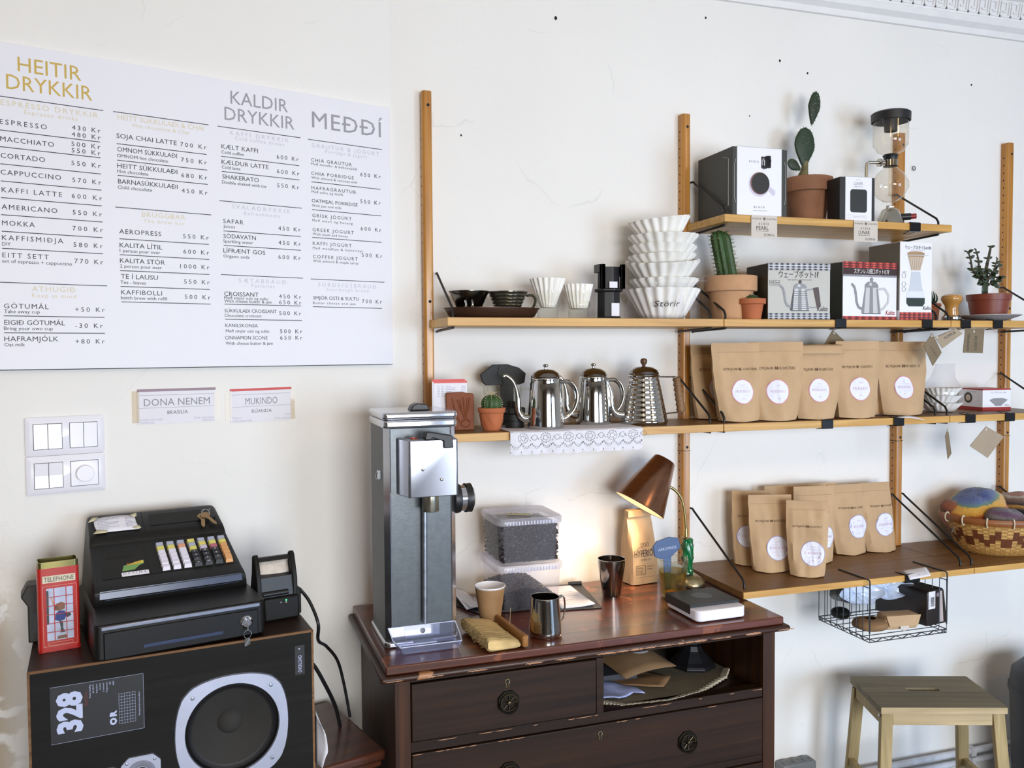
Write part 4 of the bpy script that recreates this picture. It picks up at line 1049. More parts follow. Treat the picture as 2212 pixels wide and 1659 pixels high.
# ---------------------------------------------------------------- plastic tubs of coffee beans
M_tub = glass('milky_polypropylene', 'fdfdff', .17, 'f6f3fc', .8, .12); M_lid = glass('milky_lid', 'fdfdff', .5, 'f1eef8', .8, .15)
M_bean = mat('roasted_beans', '2c2423', .42, var=.35, vs_=120)
random.seed(12)
def beans(b, pts):
    for x, y, z in pts:
        b.M = Matrix.Translation((x, y, z)) @ Matrix.Rotation(random.uniform(0, 6.3), 4, 'Z') @ Matrix.Rotation(random.uniform(-1.2, 1.2), 4, 'X')
        s_ = random.uniform(.85, 1.1); P = [(0, 0, .0026), (.0052, 0, 0), (.003, .0034, 0), (-.003, .0034, 0), (-.0052, 0, 0), (-.003, -.0034, 0), (.003, -.0034, 0), (0, 0, -.002)]
        v = [b.v(Vector(p)*s_) for p in P]
        for i in range(6): b.f([v[0], v[1+i], v[1+(i+1) % 6]]); b.f([v[7], v[1+(i+1) % 6], v[1+i]])
    b.M = Matrix.Identity(4)
def tub(label, loc, w, d, h, hf):
    t = thing('bean_tub', label, 'storage tub', loc, 0, 'plastic tubs of coffee beans')
    b = B(); lo = rpoly(.006, .006, w-.006, d-.006, .018, 5); hi = rpoly(0, 0, w, d, .02, 5)
    a = [b.v((*p, .002)) for p in lo]; c = [b.v((*p, h-.010)) for p in hi]; b.f(a)
    for i in range(len(lo)): b.f([a[i], a[(i+1) % len(lo)], c[(i+1) % len(lo)], c[i]])
    b.build('tub', M_tub, t, smooth=50)
    b = B(); e_ = .005
    r0 = rpoly(-e_, -e_, w+e_, d+e_, .024, 5); r1 = rpoly(-e_, -e_, w+e_, d+e_, .024, 5); r2 = rpoly(.006, .006, w-.006, d-.006, .016, 5)
    k = len(r0); rows = [[b.v((*p, z)) for p in q] for q, z in ((rpoly(-e_+.001, -e_+.001, w+e_-.001, d+e_-.001, .023, 5), h-.018), (r0, h-.004), (rpoly(-.002, -.002, w+.002, d+.002, .021, 5), h), (r2, h-.001), (rpoly(.012, .012, w-.012, d-.012, .014, 5), h-.005))]
    for p, q in zip(rows, rows[1:]):
        for i in range(k): b.f([p[i], p[(i+1) % k], q[(i+1) % k], q[i]])
    b.f(rows[-1]); li = b.build('lid', M_lid, t, smooth=50)
    b = B()
    for i in range(17): x = .02+i*(w-.04)/16; b.box(x-.0016, -e_-.0012, h-.0165, x+.0016, -e_+.0002, h-.007)
    b.build('lid_ribs', mat('lid_rib', 'c2c2d6', .4), li)
    b = B(); zt = hf
    G = {}
    def surf(x, y): return zt(x/w, y/d)*h
    def fb(u, v):
        return None
    n = 14; base = [[(.012+(w-.024)*i/n, .012+(d-.024)*j/n) for i in range(n+1)] for j in range(n+1)]
    top = [[b.v((x, y, surf(x, y)-.003)) for x, y in r] for r in base]
    for j in range(n):
        for i in range(n): b.f([top[j][i], top[j][i+1], top[j+1][i+1], top[j+1][i]])
    rim = [top[0][i] for i in range(n)]+[top[j][n] for j in range(n)]+[top[n][n-i] for i in range(n)]+[top[n-j][0] for j in range(n)]
    bot = [b.v((q.co.x, q.co.y, .004)) for q in rim]
    for i in range(len(rim)): j = (i+1) % len(rim); b.f([rim[i], bot[i], bot[j], rim[j]])
    b.f(bot)
    pts = []
    for _ in range(1500):
        x, z = random.uniform(.010, w-.010), random.random(); zz = surf(x, .01); pts.append((x, .0105-.005*z*zz/h, .006+z*max(.001, zz-.006)))
    for _ in range(420): y, z = random.uniform(.010, d-.010), random.random(); pts.append((.0105-.005*z*surf(.01, y)/h, y, .006+z*(surf(.01, y)-.006)))
    for _ in range(800): x, y = random.uniform(.010, w-.010), random.uniform(.010, d-.010); pts.append((x, y, surf(x, y)-.001))
    beans(b, pts); o = b.build('coffee_beans', M_bean, t, smooth=0); o['kind'] = 'stuff'
    return t
tub('lower milky plastic tub half full of dark coffee beans on the chest', (.637, -.242, ZD), .176, .172, .1245, lambda u, v: .34+.16*(1-(2*u-.9)**2) - .16*max(0, u-.72)/.28)
t = tub('upper plastic tub packed with dark coffee beans stacked on another tub', (.639, -.240, ZD+.1250), .174, .170, .122, lambda u, v: .86-.05*u*u)
b = B(); b.M = Matrix.Translation((.078, .075, .118)) @ Matrix.Rotation(-.55, 4, 'Z'); b.box(-.032, -.011, 0, .032, .011, .0008); b.build('tape_label', M_mtape, t)
b = B(); b.M = Matrix.Translation((.078, .075, .119)) @ Matrix.Rotation(-.55, 4, 'Z'); b.text('Bean', -.024, -.004, .009, .045, fn=lambda u, v: (u, v, 0)); b.build('tape_writing', M_ink, t, smooth=0)

# ---------------------------------------------------------------- clipboards with papers
t = thing('clipboard', 'black clipboard with white paper, right of the bean tubs', 'clipboard', (.752, -.150, ZD), rad(-3))
b = B(); b.prism([(.05, -.115), (.165, -.122), (.19, .11), (.06, .125)], 0, .003, 'z'); b.build('board', M_blk, t, bevel=.001)
b = B(); b.tube([(.150, .112, .005), (.188, .106, .006)], .006, 8); b.build('clip', M_blk, t)
b = B(); b.grid(lambda u, v: (.058+.092*u+.022*v*0, -.106+.205*v-.004*u, .0042+.006*(u**3)*(1-v)**2), 6, 6); b.build('paper', M_paper, t, solid=.0015)
b = B(); random.seed(5)
for k in range(8): z = .09-k*.019; b.box(.066, z, .0056, .066+random.uniform(.03, .07), z+.0014, .0058)
b.build('writing', mat('pale_writing', 'b9a5b8', .7), t)
t = thing('clipboard', 'black clipboard with loose papers behind the paper cup', 'clipboard', (.535, -.115, ZD), rad(4))
b = B(); b.prism([(-.03, .095), (.045, .09), (.085, -.135), (.055, -.145)], 0, .003, 'z'); b.build('board', M_blk, t, bevel=.001)
b = B(); b.tube([(-.028, .088, .006), (.01, .088, .006)], .006, 8); b.build('clip', M_blk, t)
b = B(); b.grid(lambda u, v: (.022+.05*u, .07-.15*v+.02*u, .006+.022*(1-v)*(1-u)), 4, 4); b.grid(lambda u, v: (.030+.05*u, .0-.09*v+.02*u, .004+.010*(1-u)), 4, 4); b.build('loose_papers', M_paper, t, solid=.001)

# ---------------------------------------------------------------- cup, brush, pitcher, tumbler
M_cup = mat('kraft_cup', 'a07c55', .7, var=.15, vs_=18)
t = thing('paper_cup', 'brown paper cup with white rim in front of bean tubs', 'cup', (.5945, -.303, ZD+.0005))
b = B(); b.lathe([(.0245, 0), (.0375, .092)], 40); b.build('sleeve', M_cup, t)
b = B(); b.lathe([(0, .006), (.0242, .006), (.0368, .092), (.0378, .0935), (.039, .0945), (.039, .0965), (.0375, .0968), (.0366, .0945), (.0366, .092)], 40); b.build('white_lining', mat('cup_white', 'f1eef0', .5), t)
M_brs = mat('blond_bristle', 'c9ac74', .75, var=.4, vs_=22, stretch=(14, 1.0, 2), bump=.6, bs=60)
t = thing('bench_brush', 'wide wooden brush with blond bristles at the front of the chest', 'brush', (.6015, -.418, ZD), rad(-84.5))
def brf(u, v):
    a = v*2*PI; c_, s_ = cos(a), sin(a); q = 1/(abs(c_)**5+abs(s_)**5)**.2; e_ = min(1, (u+.02)*14, (1.02-u)*14)**.4
    y = -.043+.040*c_*q; k = noise.noise(Vector((u*30, c_*2, 2)))*.0006+noise.noise(Vector((u*190, c_, 2)))*.0012
    hh = .010+.0075*(-c_*q*.5+.5)*1.1
    return (-.090+.178*u+.004*c_*0, y+k*1.5, max(.001, hh+.001+hh*s_*q*e_*(1+.0*k)+k))
b = B(); G = b.grid(brf, 70, 28); b.f([r[0] for r in G][:-1]); b.f([r[-1] for r in G][:-1]); b.build('bristles', M_brs, t, smooth=50)
b = B(); random.seed(2)
for k in range(90):
    x = -.11+.18*random.random(); z = random.uniform(.006, .034); l = random.uniform(.01, .03)
    b.tube([(x, -.078, z), (x+random.uniform(-.01, .01), -.080-l*.3, z-random.uniform(0, .006)+.001)], .0004, 3, cap=False)
for k in range(14):
    x = .055+.02*random.random(); b.tube([(x, -.02-.05*random.random(), .03), (x+.02, -.03-.06*random.random(), .025+random.uniform(-.01, .015))], .00035, 3, cap=False)
b.tube([(.02, .0, .04), (.015, .004, .075)], .0004, 3); b.tube([(.0, .0, .04), (.03, -.01, .055)], .0004, 3); o = b.build('stray_bristles', M_brs, t, smooth=0); o['kind'] = 'stuff'
b = B(); b.box(-.078, .002, .002, .090, .018, .031); b.build('wooden_back', wood('brush_wood', '7a4a1e', 'b9813e', 'X', 12, .5), t, bevel=.006, segs=3)
M_steel = mat('polished_steel', 'c8c8c6', .09, 1, var=.03, vs_=5)
t = thing('milk_pitcher', 'small shiny steel milk pitcher at front of the chest top', 'milk jug', (.695, -.432, ZD))
def lip(th, r, z): return (.004*max(0, cos(th-2.2))**6 if z > .085 else 0)
b = B(); b.lathe([(0, .0), (.036, .0), (.0395, .004), (.0405, .010), (.040, .016), (.0335, .086), (.0335, .0935)], 48, lip); b.lathe([(.0323, .0935), (.0323, .086), (.038, .02), (.036, .008), (0, .006)], 48, lip); b.lathe([(.0335, .0935), (.0329, .0945), (.0323, .0935)], 48, lip); b.build('body', M_steel, t)
b = B(); b.tube(spline([(.033, .012, .082), (.054, .022, .084), (.060, .025, .06), (.055, .023, .03), (.039, .015, .022)], 6), .004, 8, flat=.5); b.build('handle', M_steel, t)
M_gun = mat('dark_polished_steel', '8d8580', .12, 1, var=.05, vs_=5)
t = thing('metal_tumbler', 'dark polished metal tumbler beside the copper lamp', 'tumbler', (.9885, -.170, ZD))
b = B(); b.lathe([(0, 0), (.0255, 0), (.0265, .004), (.0385, .088), (.0390, .100)], 44); b.lathe([(.0375, .100), (.037, .088), (.025, .008), (0, .006)], 44); b.build('body', M_gun, t)
b = B(); b.tube([(.0385*cos(i*PI/20), .0385*sin(i*PI/20), .101) for i in range(40)], .0012, 8, closed=True); b.build('rim', M_steel, t)

# ---------------------------------------------------------------- kraft bag beside the lamp
t = thing('coffee_bag', 'brown paper coffee bag with bold black lettering behind the glass', 'paper bag', (1.122, -.075, ZD), rad(9))
b = B()
def hb(u, v):                      # closed section around the bag
    a = u*2*PI; c_, s_ = cos(a), sin(a); q = 1/(abs(c_)**8+abs(s_)**8)**.125
    k = v; w = .0475*(1-.10*k); d = .034*(1-.92*max(0, (k-.45)/.55)**1.2); wr = .0025*noise.noise(Vector((c_*3, s_*3, v*5+4)))
    return (w*c_*q+wr-.004*k, d*s_*q+wr+.006*k, .002+.212*v)
G = b.grid(hb, 40, 18, cu=True); b.f(G[0][::-1]); b.f(G[-1]); b.build('bag_body', M_kraft, t, smooth=35)
b = B(); b.prism([(-.006, .195), (-.0115, .196), (-.012, .2145), (.008, .217), (.010, .205)], -.047, .039, 'x'); b.build('folded_top', M_kraft, t, bevel=.001)
def hf(u, v): 
    z = v/.212; return (u-.004*z, -.0345*(1-.92*max(0, (z-.45)/.55)**1.2)+.006*z-.0018, v)
b = B(); b.text('HYPERION', 0, .082, .020, .078, 'c', hf); b.text('COFFEE CO.', 0, .070, .0055, .036, 'c', hf)
for k in range(3): b.tube([hf(-.01+.010*k+.004*cos(a), .116+.006*sin(a)) for a in [i*PI/5 for i in range(10)]], .0006, 4, closed=True)
b.tube([hf(-.03+.004*i, .104+.006*sin(i*.45)) for i in range(16)], .0005, 4)
for q in ((-.034, .030, -.002, .031), (-.034, .056, -.002, .057), (-.034, .030, -.033, .057), (-.003, .030, -.002, .057), (-.034, .022, .030, .0225), (.004, .052, .028, .053), (.004, .044, .022, .045)): b.face([hf(q[0], q[1]), hf(q[2], q[1]), hf(q[2], q[3]), hf(q[0], q[3])])
b.text('FRESH', -.030, .047, .005, .02, 'l', hf); b.text('ROAST', -.030, .039, .005, .02, 'l', hf); b.text('COFFEE', -.030, .033, .004, .02, 'l', hf)
b.build('lettering', M_ink, t, smooth=0)

# ---------------------------------------------------------------- desk lamp
M_copper = mat('brushed_copper', '8f6750', .24, .95, var=.12, vs_=4, stretch=(1, 1, 14))
M_lbr = mat('lamp_brass', 'b3a06c', .25, .95); M_green = mat('green_glass', '0c6b3c', .12, coat=.6, var=.4, vs_=35)
lx, ly = 1.247, -.152
t = thing('desk_lamp', 'copper shaded desk lamp with green glass stem and brass foot', 'desk lamp', (lx, ly, ZD))
b = B(); b.lathe([(0, 0), (.043, 0), (.0445, .004), (.043, .011), (.030, .022), (.014, .033), (.0, .036)], 48); b.build('foot', mat('brushed_brass_foot', 'b7ad8c', .3, .95, var=.2, vs_=3), t)
def twist(th, r, z): return .0035*cos(5*th+z*160)*(.3+sin(z*95)**2)
b = B(); b.M = Matrix.Translation((-.008, 0, 0)); b.lathe([(0, .034), (.016, .034), (.0165, .040), (.013, .046), (.0105, .058), (.014, .066), (.0165, .078), (.014, .090), (.0155, .102), (.0165, .114), (.013, .124), (.0145, .133), (.011, .137), (0, .137)], 40, twist); b.build('glass_stem', M_green, t)
b = B(); b.M = Matrix.Translation((-.014, 0, 0)); b.lathe([(.0125, .136), (.013, .140), (.006, .142), (.005, .166), (0, .166)], 24); b.build('ferrule', M_lbr, t)
rim = Vector((1.084, ly, 1.105)); top = Vector((1.166, ly, 1.234)); ax = (top-rim).normalized()
gn = spline([(1.233-lx, 0, .160), (1.2295-lx, 0, .20), (1.221-lx, 0, .245), (1.205-lx, 0, .272), (1.180-lx, 0, .290), (1.160-lx, 0, .296)], 8)
b = B(); b.tube(gn, [.0042+.0005*((i % 2)*2-1) for i in range(len(gn))], 10); b.build('gooseneck', M_lbr, t)
q = ax.to_track_quat('Z', 'Y').to_matrix().to_4x4(); Ms = Matrix.Translation(rim-Vector((lx, ly, ZD))) @ q
b = B(); b.M = Ms; b.lathe([(.0755, 0), (.0765, .002), (.0325, .1495), (.028, .153), (0, .155)], 56); b.build('shade', M_copper, t)
b = B(); b.M = Ms; b.lathe([(.0750, .0008), (.031, .148), (0, .149)], 56); b.build('shade_lining', mat('white_enamel', 'f6f0e4', .5), t)
b = B(); b.M = Ms @ Matrix.Translation((0, 0, .058)); b.lathe([(0, -.026), (.012, -.022), (.019, -.01), (.0185, .004), (.010, .022), (.009, .05), (0, .05)], 20); b.build('bulb', mat('lit_bulb', 'fff1d8', .4, emit=('ffd9a0', 14)), t)
l = bpy.data.lights.new('lamp_light', 'SPOT'); l.energy = 7; l.color = (1, .76, .52); l.spot_size = rad(100); l.spot_blend = .6; l.shadow_soft_size = .03
o = bpy.data.objects.new('lamp_light', l); COL.objects.link(o); o.location = rim+ax*.024; o.rotation_euler = (ax).to_track_quat('Z', 'Y').to_euler()

# ---------------------------------------------------------------- drinking glass, paddle, scale
M_glass = glass('drinking_glass', 'fafaf6', .015, 'f0f0ea', 1.6)
gx, gy = 1.139, -.245
def flute(th, r, z): return .0011*abs(cos(8*th))
t = thing('drinking_glass', 'fluted drinking glass of pale yellow liquid in front of lamp', 'glass', (gx, gy, ZD))
b = B(); b.lathe([(0, .001), (.030, .001), (.033, .004), (.0415, .090), (.0425, .107)], 48, flute); b.lathe([(.0412, .107), (.040, .090), (.031, .010), (0, .009)], 48); b.build('tumbler', M_glass, t)
b = B(); b.tube([(.0422*cos(i*PI/20), .0422*sin(i*PI/20), .107) for i in range(40)], .0009, 6, closed=True); b.lathe([(0, .0005), (.030, .0005), (.031, .006), (.029, .009), (0, .009)], 32); b.build('thick_glass', glass('glass_edge', 'e9e3c4', .12, 'efe9d0', 2.2), t)
b = B(); b.lathe([(0, .0095), (.0305, .0095), (.0385, .074), (0, .074)], 40); b.build('liquid', glass('pale_yellow_liquid', 'e4d48a', .06, 'c9ab50', .8), t)
b = B(); b.lathe([(0, .010), (.016, .011), (.017, .015), (0, .018)], 20); b.build('amber_dregs', mat('amber', 'c07416', .2, coat=.5), t)
t = thing('stirring_paddle', 'blue grey octagonal coffee paddle standing in the glass', 'stirring paddle', (gx-.0235, gy-.012, ZD+.12), rad(4))
b = B(); b.prism([(-.046, .028), (-.033, .043), (.006, .051), (.036, .045), (.042, .018), (.014, -.004), (-.020, -.009), (-.040, .0)], -.0028, .0028, 'y'); b.build('paddle_head', mat('smoky_blue_plastic', '4a5c80', .3, coat=.2), t, bevel=.0015)
b = B(); b.text('AEROPRESS', -.001, .016, .0075, .058, 'c', lambda u, v: (u, -.0032, v+.07*u)); b.build('embossed_lettering', mat('pale_lettering', 'b6c2d8', .5), t, smooth=0)
b = B(); b.prism([(-.012, .0), (.012, .002), (.012, -.095), (-.006, -.095)], -.002, .002, 'y'); b.build('paddle_blade', glass('blue_tint_plastic', '9db8e0', .35, '9fb6dc', 1), t)
t = thing('brew_scale', 'white flat brewing scale with black top plate at right of the chest', 'kitchen scale', (1.082, -.478, ZD), rad(2.1))
M_wp = mat('white_abs', 'eceaf2', .25, coat=.2)
b = B(); b.prism(rpoly(0, 0, .145, .157, .016, 5), .003, .030, 'z'); b.build('body', M_wp, t, bevel=.003, segs=3)
b = B(); b.prism(rpoly(.01, .01, .135, .147, .012, 4), 0, .004, 'z'); b.build('foot', M_blk, t)
b = B(); b.prism([(.0, .034), (.145, .034), (.145, .157), (.0, .157)], .0305, .0375, 'z'); b.prism([(-.0008, .034), (.0, .034), (.0, .157), (-.0008, .157)], .014, .0375, 'z'); b.build('heat_plate', mat('ribbed_rubber', '212423', .5, bump=.2, bs=200), t, bevel=.001)
b = B(); b.disc(lambda p, q: (.074+p, .098+q, .0379), .028, 30); b.build('round_mark', mat('grey_mark', '4b4f50', .5), t)
# ================================================================ items on the shelves
Z1, Z2, Z3, Z4 = 1.9268, 1.6338, 1.3378, .8842
M_terra = mat('terracotta', 'b5673f', .8, var=.15, vs_=14, bump=.2, bs=40); M_terrap = mat('pale_terracotta', 'c89a72', .85, var=.2, vs_=9, bump=.2, bs=40)
M_terrad = mat('weathered_terracotta', '9a6a4c', .85, var=.28, vs_=10, bump=.25, bs=40)
M_soil = mat('potting_soil', '3a2c22', .95, bump=.5, bs=60)
M_cac = mat('dark_cactus_green', '23361f', .55, var=.3, vs_=20); M_cac2 = mat('cactus_green', '355326', .55, var=.3, vs_=25); M_spine = mat('pale_spines', 'cdbf94', .6)
M_boxg = mat('charcoal_card', '3c3c38', .6, var=.06, vs_=8); M_boxb = mat('black_card', '1f1f1f', .55); M_wcard = mat('white_card', 'ecebf0', .45)
def pot(t, r0, r1, h, rimh, m, n=36, rip=None, name='pot'):
    b = B(); b.lathe([(0, 0), (r0, 0), (r0+(r1-r0)*.72*(h-rimh)/h, h-rimh), (r1*.955, h-rimh+.0005), (r1, h-rimh+.002), (r1, h-.001), (r1-.003, h), (r1-.007, h-.002), (r1*.86, h-.012), (0, h-.012)], n, rip); return b.build(name, m, t, smooth=35)
def soil(t, r, z): b = B(); b.lathe([(r, z-.002), (r*.6, z+.002), (0, z+.003)], 20); b.build('soil', M_soil, t)

# dark scale boxes with white sleeves
t = thing('scale_box', 'large charcoal box with white sleeve picturing a black coffee cup on top shelf', 'box', (1.336, -.228, Z1), rad(-.4))
w, d, h = .180, .190, .192
b = B(); b.box(0, 0, 0, w, d, h); bx = b.build('box', M_boxg, t, bevel=.002)
b = B()
for x in (-.0006, w+.0006): b.tube([(x, .05, .02), (x, .02, .03), (x, .02, h-.03), (x, .05, h-.02)], .0008, 4)
b.tube([(.010, -.0006, .035), (.006, -.0006, .05), (.006, -.0006, h-.05), (.010, -.0006, h-.035)], .0008, 4); b.tube([(w-.010, -.0006, .035), (w-.006, -.0006, .05), (w-.006, -.0006, h-.05), (w-.010, -.0006, h-.035)], .0008, 4); b.build('line_print', mat('pale_line', 'a9a9a4', .5), t)
b = B(); sx0, sx1 = .014, .160; b.box(sx0, -.0018, 0, sx1, 0, h+.0012); b.box(sx0, -.0018, h, sx1, d, h+.0012); b.build('white_sleeve', M_wcard, t)
fn = lambda u, v: (u, -.0021, v); cx, cz = .092, .092
b = B(); b.disc(lambda p, q: (cx-.006+p, -.0021, cz-.003+q*1.0), .0345, 40); b.prism([(cx+.022, cz-.018), (cx+.040, cz-.034), (cx+.046, cz-.030), (cx+.047, cz-.020), (cx+.040, cz-.014), (cx+.026, cz-.006)], -.0022, -.002, 'y'); b.build('cup_print', mat('cup_lilac', 'cfc8d8', .5), t, smooth=0)
b = B(); b.disc(lambda p, q: (cx-.004+p, -.0025, cz+q), .0315, 40); b.build('cup_inside', mat('cup_brown', '7a5650', .5), t, smooth=0)
b = B(); b.disc(lambda p, q: (cx-.002+p, -.0029, cz+q*1.02), .029, 40); b.build('coffee_print', mat('coffee_print', '24231f', .4), t, smooth=0)
b = B(); b.text('acaia', .052, .150, .0085, .032, 'l', fn); b.build('pale_lettering', mat('grey_print', '8a8a8e', .5), t, smooth=0)
b = B(); b.text('pearl', .092, .150, .0085, .034, 'l', fn, bold=1); b.text('BLACK', .087, .022, .0055, .036, 'c', fn); b.box(.066, -.0022, .0145, .112, -.002, .0152); b.build('lettering', M_ink, t, smooth=0)
t = thing('scale_box', 'smaller black box with white sleeve showing a black square, right of terracotta pot', 'box', (1.700, -.226, Z1), rad(-5))
w, d, h = .118, .064, .128
b = B(); b.box(0, 0, 0, w, d, h); b.build('box', M_boxb, t, bevel=.002)
b = B(); b.box(.018, -.0018, 0, .106, 0, h+.0012); b.box(.018, -.0018, h, .106, d, h+.0012); b.build('white_sleeve', M_wcard, t)
b = B(); b.prism(rpoly(.034, .024, .090, .092, .008), -.0022, -.0019, 'y'); b.build('square_print', mat('coffee_print', '24231f', .4), t, smooth=0)
b = B(); b.text('LUNAR', .061, .105, .0085, .030, 'c', fn); b.text('acaia', .061, .119, .0035, .016, 'c', fn); b.text('ESPRESSO SCALE', .061, .099, .0025, .03, 'c', fn)
for k in range(3): b.box(.024+.02*(k % 2), -.0021, .008+.004*k, .09, -.0019, .0085+.004*k)
b.build('lettering', mat('grey_print', '8a8a8e', .5), t, smooth=0)

# prickly pear
t = thing('prickly_pear', 'tall prickly pear cactus in weathered terracotta pot on the top shelf', 'potted cactus', (1.6925, -.0875, Z1))
pot(t, .052, .0745, .147, .045, M_terrad); soil(t, .063, .136)
def pad(cx, cy, cz, rx, rz_, ang, tk=.009, neck=.45, nm='pad', yaw=0):
    b = B(); Q = Matrix.Translation((cx, cy, cz)) @ Matrix.Rotation(yaw, 4, 'Z') @ Matrix.Rotation(ang, 4, 'Y'); b.M = Q
    def f_(u, v):
        a = u*2*PI; s_ = -1+2*v; wdt = (max(0, 1-s_*s_))**.5; wx = rx*wdt*(neck+(1-neck)*min(1, (s_+1.05)/1.1)); wob = 1+.05*noise.noise(Vector((cos(a)*2, s_*3, cx*40)))
        return (wx*cos(a)*wob, tk*wdt**.7*sin(a), rz_*s_)
    b.grid(f_, 22, 18, cu=True); p = b.build(nm, M_cac, t, smooth=60)
    b = B(); b.M = Q; random.seed(int(cx*999))
    for k in range(34):
        if k < 20: a = PI*2*k/20+.1; x, y, z = rx*.93*sin(a)*(neck+(1-neck)*min(1, (cos(a)+1.05)/1.1)), 0, rz_*.97*cos(a); dx, dz = sin(a), cos(a); b.tube([(x, y, z), (x+dx*.006, y-.001, z+dz*.006)], [.0012, .0003], 4)
        else: x, z = random.uniform(-.5, .5)*rx, random.uniform(-.6, .7)*rz_; b.tube([(x, -tk*.8, z), (x+.001, -tk-.003, z+.001)], [.0013, .0004], 4)
    b.build('spines', M_spine if False else mat('areole_grey', '8f907c', .7), p)
    return p
b = B(); b.tube(spline([(-.016, 0, .132), (-.018, 0, .15), (-.012, 0, .172), (-.010, 0, .20)], 5), [.016, .0155, .014, .015, .0165, .017, .016, .015, .014, .0125, .011, .0105, .010, .010, .010, .010], 10); b.build('woody_stem', mat('corky_stem', '6d6644', .85, var=.35, vs_=40, bump=.5), t)
pad(-.012, 0, .243, .037, .062, rad(3)); pad(.021, 0, .365, .0215, .053, rad(9), .0075, .35); pad(-.046, .005, .187, .017, .026, rad(-62), .006)

# siphon brewer
M_sg = glass('siphon_glass', 'fbf8f2', .03, 'f0ebe0', 1.6); M_nick = mat('polished_nickel', 'b9b3a6', .12, 1, var=.1, vs_=12)
t = thing('siphon_brewer', 'glass siphon coffee brewer with black lid at right of the top shelf', 'siphon coffee maker', (1.968, -.13, Z1))
b = B(); b.lathe([(.046, .003), (.046, .008), (.034, .035), (.026, .055), (.020, .060), (0, .060)], 32); b.lathe([(0, 0), (.048, 0), (.048, .004), (0, .005)], 32); b.build('burner_base', M_nick, t)
b = B(); b.tube([(.03, -.005, .035), (.060, -.022, .036)], .011, 10); b.build('valve', M_blk, t)
b = B(); b.tube([(.056, -.020, .0357), (.074, -.03, .037)], .0085, 10); b.build('red_valve_knob', mat('red_knob', '8c1f1c', .4), t)
b = B(); b.tube([(-.012, 0, .060), (-.012, 0, .068), (.012, 0, .068), (.012, 0, .060)], .003, 6); b.build('burner_loop', M_nick, t)
b = B(); b.lathe([(0, .080), (.020, .083), (.040, .098), (.0545, .125), (.0545, .142), (.040, .170), (.022, .186), (.018, .196), (.018, .205)], 40); b.build('lower_globe', M_sg, t)
b = B(); b.lathe([(.022, .193), (.0225, .212), (.019, .213)], 28); b.tube([(-.02, 0, .203), (-.05, .004, .203), (-.074, .01, .203), (-.081, .011, .199), (-.083, .011, .19), (-.083, .011, .004)], .0046, 10); b.build('clamp_and_stand', M_nick, t)
b = B(); b.M = Matrix.Translation((-.040, .002, .203)) @ Matrix.Rotation(PI/2, 4, 'Y'); b.lathe([(0, -.004), (.013, -.003), (.013, .003), (0, .004)], 16); b.build('clamp_screw', M_nick, t)
b = B(); b.prism(rpoly(-.095, -.045, .02, .05, .012), 0, .0035, 'z'); b.build('stand_foot', M_blk, t)
b = B(); b.lathe([(.014, .205), (.019, .207), (.021, .222), (.024, .226), (.020, .230), (0, .230)], 24); b.build('rubber_seal', M_blk, t)
b = B(); b.lathe([(.018, .230), (.038, .238), (.046, .252), (.0515, .258), (.0525, .275), (.0525, .352)], 40); b.build('upper_chamber', M_sg, t)
b = B(); b.lathe([(.005, .10), (.005, .235)], 12); b.build('siphon_tube', M_sg, t)
b = B(); b.lathe([(.0585, .332), (.0590, .356), (.054, .360), (0, .360)], 40); b.lathe([(.0585, .332), (.056, .332), (.056, .352), (.0205, .352), (.0195, .302), (.017, .302), (.017, .35), (0, .35)], 36); b.build('black_lid', M_blk, t)

# price tags on the top shelf edge
M_tagp = mat('tag_card', 'cfc6bb', .8, var=.06, vs_=20)
def ptag(x, label, l1, l2, pr, w=.085):
    t = thing('price_tag', label, 'price tag', (x, -.2425, 1.8635), 0, 'price tags on top shelf')
    b = B(); b.box(-w/2, -.001, 0, w/2, 0, .0625); b.build('card', M_tagp, t)
    f = lambda u, v: (u, -.0013, v); b = B(); b.text('REYKJAVIK', -.040, .051, .0045, .031, 'l', f); b.text('ROASTERS', .040, .051, .0045, .031, 'r', f)
    b.face([f(0, .0485), f(.005, .0535), f(0, .0585), f(-.005, .0535)]); b.build('header', mat('grey_brown_print', '6d6259', .6), t, smooth=0)
    b = B(); b.text(l1, -.002, .037, .0075, .034, 'c', f, .1); b.text(l2, -.006, .022, .0110, .040, 'c', f); b.box(-.028, -.0013, .0185, .014, -.001, .0193); b.text(pr, .036, .005, .007, .038, 'r', f); b.build('handwriting', M_ink, t, smooth=0)
ptag(1.4305, 'price tag reading acaia pearl hanging below the large charcoal box', 'acaia', 'PEARL', '25.900 kr.')
ptag(1.7800, 'price tag reading acaia lunar hanging below the small black box', 'acaia', 'LUNAR', '32.000 kr.')

# ---------------------------------------------------------------- second shelf, left part
t = thing('brown_tray', 'shallow brown tray under the two metal drippers', 'tray', (.656, -.135, Z2))
M_trb = mat('brown_enamel_tray', '4a3325', .35, .3, var=.15)
b = B(); b.lathe([(0, .001), (.105, .001), (.118, .006), (.130, .026), (.133, .027), (.133, .0285), (.129, .028), (.116, .009), (0, .004)], 48); b.bm.verts.ensure_lookup_table()
for v in b.bm.verts: v.co.y *= .62
b.build('tray', M_trb, t)
M_dst = mat('dark_steel', '6b675c', .22, 1, var=.1, vs_=6); M_dbr = mat('bronze_glaze', '4b4739', .2, .5, coat=.5)
t = thing('coffee_dripper', 'dark steel cone dripper standing left on the brown tray', 'coffee dripper', (.592, -.135, Z2+.004), 0, 'drippers on the tray')
b = B(); b.lathe([(0, .012), (.026, .012), (.028, .013), (.052, .066), (.0545, .067), (.0545, .069), (.0505, .068), (.026, .016), (0, .016)], 44); b.build('cone', M_dst, t)
